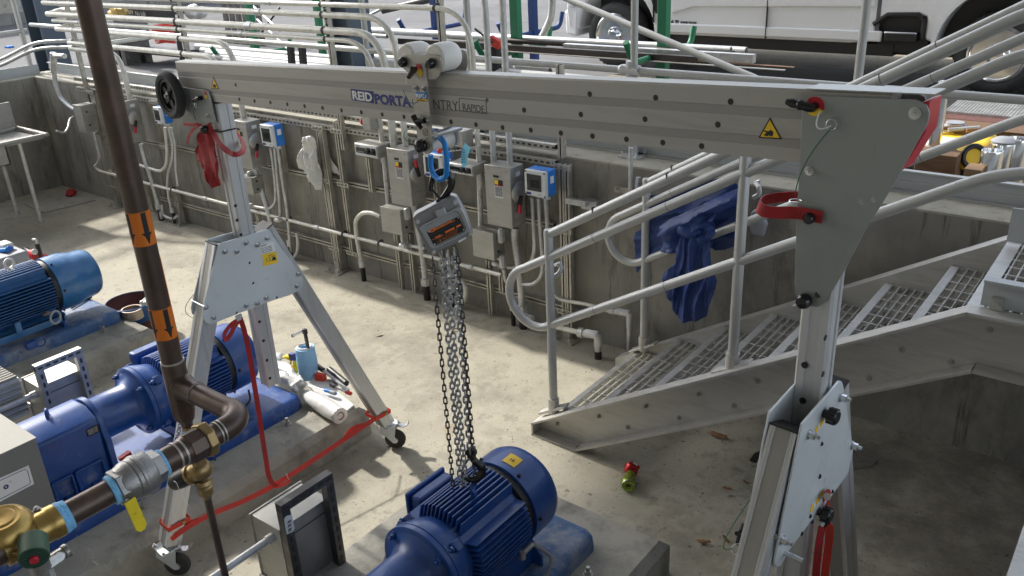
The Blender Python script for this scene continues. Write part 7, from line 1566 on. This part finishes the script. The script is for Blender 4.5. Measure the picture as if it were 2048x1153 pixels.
# ------------------------------------------------------------------ blue tarp over the far handrail
KT = lambda x, y: (1260 + x / 3.603, 340 + y / 3.603)
tp = thing('tarp', 'crumpled dark blue tarp knotted over the far stair handrail', 'tarp', at(1380, 480, Y=4.3))
def drape(outl, Y, name, amp, seed, fr_, bulge=.0, sp=.013, vert=.35, m='tarp', ang=25):
    P = [at(*KT(*q), Y=Y) for q in outl]; bm = bmesh.new(); f = bm.faces.new([bm.verts.new(p) for p in P]); bmesh.ops.triangulate(bm, faces=[f])
    for _ in range(6): bmesh.ops.subdivide_edges(bm, edges=[e for e in bm.edges if e.calc_length() > sp], cuts=1); bmesh.ops.triangulate(bm, faces=bm.faces[:])
    g = G(); idx = {w: i for i, w in enumerate(bm.verts)}; cen = sum(P, V3()) / len(P); bd = {w for e in bm.edges if e.is_boundary for w in e.verts}
    vs = []
    ca_, sa_ = math.cos(R(ang)), math.sin(R(ang))
    for w in bm.verts:
        q = w.co; al, ac = q.x * ca_ + q.z * sa_, -q.x * sa_ + q.z * ca_          # along and across the folds
        wob = .03 * mnoise.noise(V3((al * 6, ac * 6, seed)))
        n1 = 1 - 2.6 * abs(mnoise.noise(V3((al * fr_ * vert, (ac + wob) * fr_ * 1.5, seed)))); n2 = 1 - 2.6 * abs(mnoise.noise(V3((al * fr_ * vert * 2.2, (ac + wob) * fr_ * 3.6, seed + 5)))); n3 = mnoise.noise(V3((al * 30, ac * 30, seed)))
        dst = min((q - b_.co).length for b_ in bd) if bulge else 0
        vs.append(q + V3((0, -(n1 * amp + n2 * amp * .32 + n3 * amp * .05) - bulge * min(1, dst / .05), 0)))
    g.add(vs, [[idx[w] for w in f.verts] for f in bm.faces]); bm.free()
    o = g.build(name, m, tp, smooth=55); md = o.modifiers.new('t', 'SOLIDIFY'); md.thickness = .004; return o
drape([(160, 180), (290, 150), (330, 160), (480, 110), (690, 40), (770, 50), (800, 120), (800, 200), (775, 300), (775, 540), (680, 580), (600, 590), (590, 500), (480, 480), (340, 560), (240, 585), (150, 620), (75, 730), (45, 640), (42, 520), (55, 440), (140, 400)], 4.44, 'tarp_back', .035, 2, 5)
drape([(235, 400), (300, 350), (480, 270), (650, 190), (800, 130), (805, 230), (640, 300), (560, 330), (625, 450), (590, 500), (540, 440), (450, 500), (380, 480), (335, 590), (240, 580), (220, 470)], 4.33, 'tarp_fold', .035, 7, 7, .04, ang=27)
drape([(380, 480), (450, 470), (540, 440), (590, 480), (598, 600), (610, 720), (640, 790), (625, 880), (590, 960), (560, 1050), (480, 1085), (380, 1092), (340, 1020), (290, 920), (268, 840), (300, 800), (248, 770), (270, 720), (345, 660), (345, 590)], 4.32, 'tarp_tail', .035, 11, 7, .02, vert=.25, ang=82)
g = G(); c = at(*KT(420, 440), Y=4.28); g.ball(c, .05, 20, (1.5, .7, .7)); g.v = [c + (q - c) * (1 + .35 * mnoise.noise((q - c) * 28)) for q in g.v]; g.build('tarp_knot', 'tarp', tp, smooth=40)
g = G(); tp2 = thing('plastic_sack', 'grey plastic sack tied behind the far handrail beside the red loop', 'sack', at(1515, 455, Y=4.5))
drape_ = [at(*KT(*q), Y=4.48) for q in ((870, 300), (930, 290), (975, 400), (955, 485), (870, 470), (850, 400))]; gg = G(); gg.prism(drape_, (0, .05, 0)); gg.build('sack', 'bag_grey', tp2, bevel=.012, smooth=10)
g = G(); lp_ = thing('handrail_bracket', 'white handrail bracket bolted to the wall behind the second near post', 'bracket', at(1515, 385, Y=4.5)); g.tube(fillet([at(*KT(890, 200), Y=4.5), at(*KT(935, 180), Y=4.5), at(*KT(930, 130), Y=4.5), at(*KT(905, 95), Y=4.6)], .03, 4), .014, 10); g.build('arm', 'rail', lp_); G().cyl(at(*KT(915, 88), Y=4.6), at(*KT(935, 85), Y=4.6), .012, n=8).build('bolt', 'steel', lp_)
lp_ = thing('handrail_bracket', 'white handrail bracket behind the first near post', 'bracket', at(1112, 540, Y=3.9)); G().tube(fillet([at(1104, 556, Y=3.6), at(1118, 548, Y=3.62), at(1124, 535, Y=3.64), at(1116, 528, Y=3.64)], .02, 4), .013, 10).build('arm', 'rail', lp_); G().cyl(at(1110, 531, Y=3.64), at(1121, 526, Y=3.64), .010, n=8).build('bolt', 'steel', lp_)
# ------------------------------------------------------------------ things on the middle pad
K5 = lambda x, y: (540 + x / 5.241, 640 + y / 5.241)
PZ = .2
ro = thing('film_roll', 'fat roll of clear plastic film lying on the pad beside the far gantry foot', 'film roll', at(680, 825, Z=PZ))
a, b = at(*K5(738, 1010), Z=PZ + .055), at(*K5(420, 810), Z=PZ + .055); b = a + (b - a).normalized() * .36
ax = (b - a).normalized(); h = G(); h.lathe([(.020, .002), (.026, .0), (.046, 0), (.051, .004), (.050, .03), (.052, .12), (.050, .2), (.046, .30), (.030, .37)], a, ax, 32)
h.v = [q + V3((1, 1, 1)) * (.003 * mnoise.noise(q * 22)) for q in h.v]; h.build('film', 'plastic_film', ro, smooth=50)
h = G(); h.lathe([(.0165, .003), (.026, -.001), (.027, .002), (.0165, .03)], a, ax, 24, True); h.build('core', 'cardboard', ro); h = G(); h.cyl(a + ax * .004, a + ax * .02, .0165, n=20); h.build('core_hole', 'black', ro)
sh = [at(*K5(*q), Z=PZ + z) for q, z in (((330, 720), .08), ((400, 690), .10), ((300, 600), .10), ((150, 500), .10), ((20, 360), .08), ((-60, 380), .07), ((-40, 560), .09), ((40, 650), .09), ((180, 690), .09), ((280, 760), .08))]
bm = bmesh.new(); f = bm.faces.new([bm.verts.new(p) for p in sh]); bmesh.ops.triangulate(bm, faces=[f])
for _ in range(4): bmesh.ops.subdivide_edges(bm, edges=[e for e in bm.edges if e.calc_length() > .025], cuts=1); bmesh.ops.triangulate(bm, faces=bm.faces[:])
h = G(); ix = {w: i for i, w in enumerate(bm.verts)}; h.add([w.co + ZZ * (mnoise.noise(V3((w.co.x * 9, w.co.y * 26, 1))) * .03) for w in bm.verts], [[ix[w] for w in f.verts] for f in bm.faces]); bm.free(); o = h.build('loose_film', 'plastic_film', ro, smooth=60); md = o.modifiers.new('t', 'SOLIDIFY'); md.thickness = .06; md.offset = -1
P = [at(*K5(*q), Z=PZ + .004) for q in ((395, 690), (440, 635), (560, 640), (680, 640), (720, 770), (880, 910), (810, 970), (740, 930), (600, 850), (480, 780))]
h = G(); h.prism([p + ZZ * (.012 + .012 * mnoise.noise(p * 9)) for p in P], ZZ * -.012); tag(h.build('paper_sheet', 'white', smooth=10), 'crumpled white paper towels under the blue screwdriver', 'paper')
sd_ = thing('screwdriver', 'blue and grey handled screwdriver lying on the white paper', 'screwdriver', at(640, 775, Z=PZ + .04)); a, b = at(*K5(570, 735), Z=PZ + .045), at(*K5(690, 775), Z=PZ + .045); t = (b - a).normalized()
h = G(); h.lathe([(.006, 0), (.011, .006), (.012, .02), (.010, .035), (.013, .06), (.013, .085), (.008, .10), (0, .101)], a, t, 16); h.build('handle', 'tr_blue', sd_); G().lathe([(.0135, .055), (.0138, .07), (.0132, .09), (.010, .097)], a, t, 16).build('grip', 'bag_grey', sd_); G().cyl(a, a + (at(*K5(412, 693), Z=PZ + .045) - a).normalized() * .13, .0028, n=8).build('blade', 'steel', sd_)
pr = thing('paper_roll', 'pale blue shop towel roll standing on the pad corner', 'paper roll', at(630, 755, Z=PZ)); c = at(*K5(410, 600), Z=PZ); tz = .33
hgt = at(*K5(395, 300), Y=c.y).z - PZ; h = G(); h.lathe([(.055, 0), (.060, .02), (.062, hgt * .5), (.060, hgt), (.022, hgt), (.022, hgt - .03), (0, hgt - .03)], c, ZZ, 28); h.v = [q + V3((1, 1, 0)) * (.008 * mnoise.noise(V3((q.x * 14, q.y * 14, q.z * 5)))) for q in h.v]; h.build('roll', 'sky_blue', pr, smooth=50)
h = G(); h.ring(c + ZZ * hgt, ZZ, .042, .010, 24, 6); h.build('roll_edge', 'white', pr)
q0 = at(*K5(275, 330), Y=c.y - .02); q1 = at(*K5(310, 520), Y=c.y - .02); h = G(); h.prism([at(*K5(*q), Y=c.y - .04) for q in ((270, 340), (340, 320), (345, 560), (300, 510), (285, 450))], (0, .01, 0)); h.build('loose_sheet', 'sky_blue', pr, bevel=.003)
sq = thing('spray_bottle', 'yellow and blue trigger spray bottle behind the towel roll', 'spray bottle', at(585, 745, Z=PZ)); Yq = c.y + .03
h = G(); h.bar(at(*K5(215, 385), Y=Yq), at(*K5(275, 388), Y=Yq), .03, .05); h.build('spray_head', 'ink_blue', sq, bevel=.004); h = G(); h.tube([at(*K5(130, 400), Y=Yq), at(*K5(175, 385), Y=Yq), at(*K5(220, 390), Y=Yq)], [.008, .013, .018], 10); h.build('nozzle', 'yellow', sq); h = G(); h.tube(smooth([at(*K5(180, 405), Y=Yq), at(*K5(220, 430), Y=Yq), at(*K5(205, 480), Y=Yq), at(*K5(180, 510), Y=Yq)]), .007, 8); h.build('trigger', 'yellow', sq); b_ = at(*K5(290, 560), Y=Yq); h = G(); h.lathe([(.03, PZ), (.035, PZ + .02), (.035, b_.z + .02), (.015, b_.z + .1), (.012, at(*K5(275, 400), Y=Yq).z)], (b_.x, Yq, 0), ZZ, 16); h.build('bottle', 'yellow', sq)
dr = thing('crank_handle', 'black crank handle standing up out of the towel roll', 'tool', c + ZZ * hgt); Yd = c.y; h = G(); h.bar(at(*K5(400, 300), Y=Yd), at(*K5(370, 150), Y=Yd), .022, .016, (0, 1, 0)); h.bar(at(*K5(370, 150), Y=Yd), at(*K5(360, 95), Y=Yd), .03, .022, (0, 1, 0)); h.build('arm', 'black_gloss', dr, bevel=.003); h = G(); h.cyl(at(*K5(345, 115), Y=Yd), at(*K5(248, 165), Y=Yd), .010, n=14); h.build('grip', 'steel', dr); h = G(); e_ = at(*K5(248, 165), Y=Yd); h.cyl(e_, e_ - V3((.01, 0, .004)), .012, n=14); h.build('grip_end', 'black', dr)
ca_ = thing('caulk_gun', 'black and grey caulking gun lying behind the gantry leg', 'caulking gun', at(650, 745, Z=PZ)); A = [at(*K5(*q), Z=PZ + .05) for q in ((480, 480), (560, 530), (650, 600), (740, 680), (820, 740))]
h = G(); h.tube(A[:2], [.020, .016], 10); h.tube([A[0], A[0] + V3((.03, -.05, -.03))], .014, 10); h.build('trigger_grip', 'black', ca_); h = G(); h.bar(A[1], A[4], .018, .01); h.build('frame', 'bag_grey', ca_); h = G(); h.tube([A[1] + V3((.02, .03, 0)), A[3] + V3((.02, .03, 0))], .02, 12); h.build('cartridge', 'black', ca_)
h = G(); p = at(*K5(530, 605), Z=PZ + .03); h.box(p, (.07, .04, .055), Matrix.Rotation(.3, 3, 'Z')); tag(h.build('red_case', 'red_bright', bevel=.006), 'small red case beside the towel roll', 'case')
A = [at(*K5(*q), Z=PZ + .02) for q in ((670, 690), (730, 720), (800, 755), (850, 775))]; wr_ = thing('pipe_wrench', 'grey and red pipe wrench under the gantry leg', 'wrench', A[0]); h = G(); h.tube(A[:3], [.014, .010, .010], 8); h.build('shank', 'galv', wr_); h = G(); h.tube(A[2:], [.013, .012], 8); h.build('handle', 'red_bright', wr_); h = G(); h.box(A[0], (.05, .03, .03)); h.build('jaw', 'dark_steel', wr_)
# round flange ring on the left pad
fl2 = thing('flange_cover', 'round blue rimmed brown dish holding a metal ring, on the floor beside the left base', 'dish', at(270, 625, Z=.1)); c = at(264, 612, Z=.22); h = G(); h.lathe([(0, .12), (.155, .12), (.19, .20), (.195, .26), (.185, .265), (.175, .219), (.15, .179), (0, .179)], (c.x, c.y, 0), ZZ, 36); h.build('rim', 'motor_blue_dark', fl2); h = G(); h.lathe([(.1835, .258), (.174, .2205), (.149, .1815), (0, .1805), (0, .182), (.15, .183), (.176, .222), (.185, .258)], (c.x, c.y, 0), ZZ, 36, True); h.build('liner', 'flange_brown', fl2); G().cyl((c.x, c.y, 0), (c.x, c.y, .125), .13, n=24).build('foot', 'flange_brown', fl2)
q = at(264, 622, Z=.24); h = G(); h.lathe([(.066, .184), (.078, .184), (.078, .258), (.066, .258)], (q.x, q.y, 0), ZZ, 30, True); tag(h.build('metal_ring', 'ring_metal'), 'bare metal ring sitting in the brown dish', 'ring'); q = at(292, 606, Z=.27); crumple(q, .045, 'paper_wad', 'white', 'crumpled white paper wad in the brown dish', 'paper', 5)
# tools on the far left
tb = thing('tool_case', 'dark grey tool case with blue sockets at the far left', 'tool case', at(18, 505, Z=.3)); p = at(20, 515, Z=.25); h = G(); h.bb((p.x - .28, p.y - .35, .2), (p.x + .12, p.y + .12, .30)); h.build('case', 'bag_grey', tb, bevel=.02)
for k in range(3): h = G(); q = at(3 + 4 * k, 500 - 3 * k, Z=.33); h.cyl(q - V3((.05, 0, .02)), q + V3((.05, .03, 0)), .022, n=10); h.build('socket', 'tr_blue', tb)
h = G(); q = at(10, 490, Z=.34); h.box(q, (.16, .1, .05)); h.build('rag', 'white', tb, bevel=.02)
dl = thing('power_drill', 'red and black cordless drill lying beyond the left motor', 'drill', at(68, 508, Z=.2)); q = at(66, 510, Z=.08); Yq = q.y; h = G(); h.tube([at(62, 508, Y=Yq), at(74, 512, Y=Yq)], [.045, .05], 12); h.build('motor_case', 'red_plate', dl); h = G(); h.tube([at(50, 500, Y=Yq), at(62, 508, Y=Yq)], .035, 10); h.build('chuck', 'black', dl); h = G(); h.tube([at(82, 516, Y=Yq), at(74, 488, Y=Yq)], .022, 10); h.build('grip', 'black', dl); h = G(); h.tube([at(74, 488, Y=Yq), at(72, 480, Y=Yq), at(66, 480, Y=Yq)], .014, 8); h.build('hook', 'galv', dl)
h = G(); h.ball(at(69, 504, Y=Yq - .05), .03, 10); h.build('switch', 'white', dl); h = G(); h.tube([at(88, 512, Y=Yq), at(94, 514, Y=Yq)], .02, 8); h.build('battery', 'red_plate', dl); tag(G().tube([at(36, 521, Z=.02), at(45, 516, Z=.02)], .016, 10).build('socket_bit', 'steel'), 'small steel socket on the slab beside the tool case', 'socket')
# crushed can
cc = thing('crushed_can', 'crushed red and green drinks can lying on the floor below the stair', 'can', at(1258, 975, Z=0))
KC = lambda x, y: (1200 + x / 10.48, 900 + y / 10.48)
e0 = at(*KC(595, 760), Z=.034); dv2 = (CAM - e0); dv2.z = .35; dv2 = V3((dv2.x, dv2.y, 0)).normalized() + V3((0, 0, .25)); dv2.normalize()
h = G(); h.lathe([(.024, -.001), (.0275, .003), (.0265, .0), (.029, -.006), (.033, -.016), (.033, -.04), (.029, -.056)], e0, dv2, 24); h.build('can_bottom_half', 'can_green', cc, smooth=50); h = G(); h.lathe([(.0255, -.002), (.0275, .003), (.0285, .001), (.0285, -.003)], e0, dv2, 24); h.cyl(e0 - dv2 * .003, e0 - dv2 * .002, .025, n=24); h.build('can_end', 'steel', cc); h = G(); h.prism([e0 + basis(dv2)[0] * .012 * math.cos(R(t)) + basis(dv2)[1] * .007 * math.sin(R(t)) - dv2 * .001 for t in range(0, 360, 30)], dv2 * .0005); h.build('can_mouth', 'black', cc)
f0 = at(*KC(660, 470), Z=.040); d3 = V3((.25, .35, .9)).normalized(); h = G(); h.lathe([(.026, -.028), (.033, -.01), (.033, .012), (.029, .022), (.022, .024), (0, .018)], f0, d3, 24); h.v = [f0 + (q - f0) * (1 + .22 * mnoise.noise((q - f0) * 45)) for q in h.v]; h.build('can_top_half', 'can_red', cc, smooth=40)
h = G(); h.tube([e0 - dv2 * .05, (e0 - dv2 * .05).lerp(f0, .6), f0 - d3 * .012], [.029, .020, .026], 14); h.build('can_fold', 'can_green', cc, smooth=20)
h = G(); uu, vv, _ = basis(d3)
h.prism([f0 + d3 * .024 + uu * a_ + vv * b_ for a_, b_ in ((-.02, .008), (-.006, .014), (-.004, -.012), (-.016, -.016))], d3 * .002); h.build('can_print', 'label_white', cc)
for o_ in cc.children:
    for v_ in o_.data.vertices: v_.co = v_.co * 1.22
# leaves and litter on the floor
random.seed(11)
def leaf(x, y, L_, lab):
    p = at(x, y, Z=.006); a_ = random.uniform(0, 6.28); d = V3((math.cos(a_), math.sin(a_), 0)); s = V3((-d.y, d.x, 0)); g = G(); P = []; n = 6
    for i in range(n + 1):
        t = i / n; wd = math.sin(math.pi * t) ** .7 * L_ * .16; z = .004 + .018 * abs(mnoise.noise(V3((x, t * 3, 0)))) ; c_ = p + d * (t - .5) * L_ + s * math.sin(t * 4 + x) * L_ * .08; P.append((c_ + s * wd + ZZ * z, c_ - s * wd + ZZ * (z + .006)))
    vs = [q for pr_ in P for q in pr_]; g.add(vs, [(2 * i, 2 * i + 1, 2 * i + 3, 2 * i + 2) for i in range(n)]); o = g.build('leaf', 'leaf'); md = o.modifiers.new('t', 'SOLIDIFY'); md.thickness = .001; return tag(o, lab, 'leaf')
for x, y, L_, lab in ((1437, 873, .13, 'long pale dry leaf on the floor under the stair'), (1407, 1085, .07, 'curled dry leaf on the floor left of the right gantry leg'), (1452, 1083, .07, 'dry leaf half behind the right gantry leg'), (1493, 968, .04, 'tiny red brown leaf on the floor beside the right gantry leg'), (1455, 980, .05, 'small brown leaf between the can and the right gantry leg'), (905, 660, .07, 'small reddish dry leaf on the sunlit floor beside the chains'), (757, 670, .06, 'thin brown twig leaf on the sunlit floor'), (1160, 898, .05, 'scrap of dry leaf at the toe of the near stringer')): leaf(x, y, L_, lab)
h = G(); rng = random.Random(5)
for i in range(1500):
    x, y = rng.uniform(200, 2040), rng.uniform(480, 1150); p = at(x, y, Z=.001)
    if p.x < -10 or p.y > 4.6 or p.y < .2 or p.x > .6: continue
    s = rng.uniform(.001, .0032) * (2.2 if rng.random() < .05 else 1); a_ = rng.uniform(0, 6.3); d = V3((math.cos(a_), math.sin(a_), 0)) * s * rng.uniform(1, 3); q = V3((-d.y, d.x, 0)).normalized() * s
    h.add([p - d, p + q, p + d, p - q, p + ZZ * s * .8], [(0, 1, 4), (1, 2, 4), (2, 3, 4), (3, 0, 4)])
o = h.build('grit', 'grit', smooth=5); o['kind'] = 'stuff'; tag(o, 'dark grit and crumbs scattered over the pit floor', 'grit')
p = at(1735, 915, Z=.0); tgp = tag(G().prism([at(*q, Z=.002) for q in ((1712, 895), (1722, 893), (1735, 908), (1752, 915), (1755, 925), (1740, 935), (1708, 940), (1700, 920))], ZZ * .006).build('plastic_scrap', 'scrap_film', bevel=.002), 'torn clear plastic scrap on the dark floor behind the right leg plate', 'litter')
tag(G().prism([at(*q, Z=.002) for q in ((1500, 922), (1508, 910), (1520, 905), (1522, 918), (1512, 926))], ZZ * .012).build('rubber_scrap', 'black', bevel=.002), 'black rubber scrap on the floor left of the right gantry leg', 'litter')
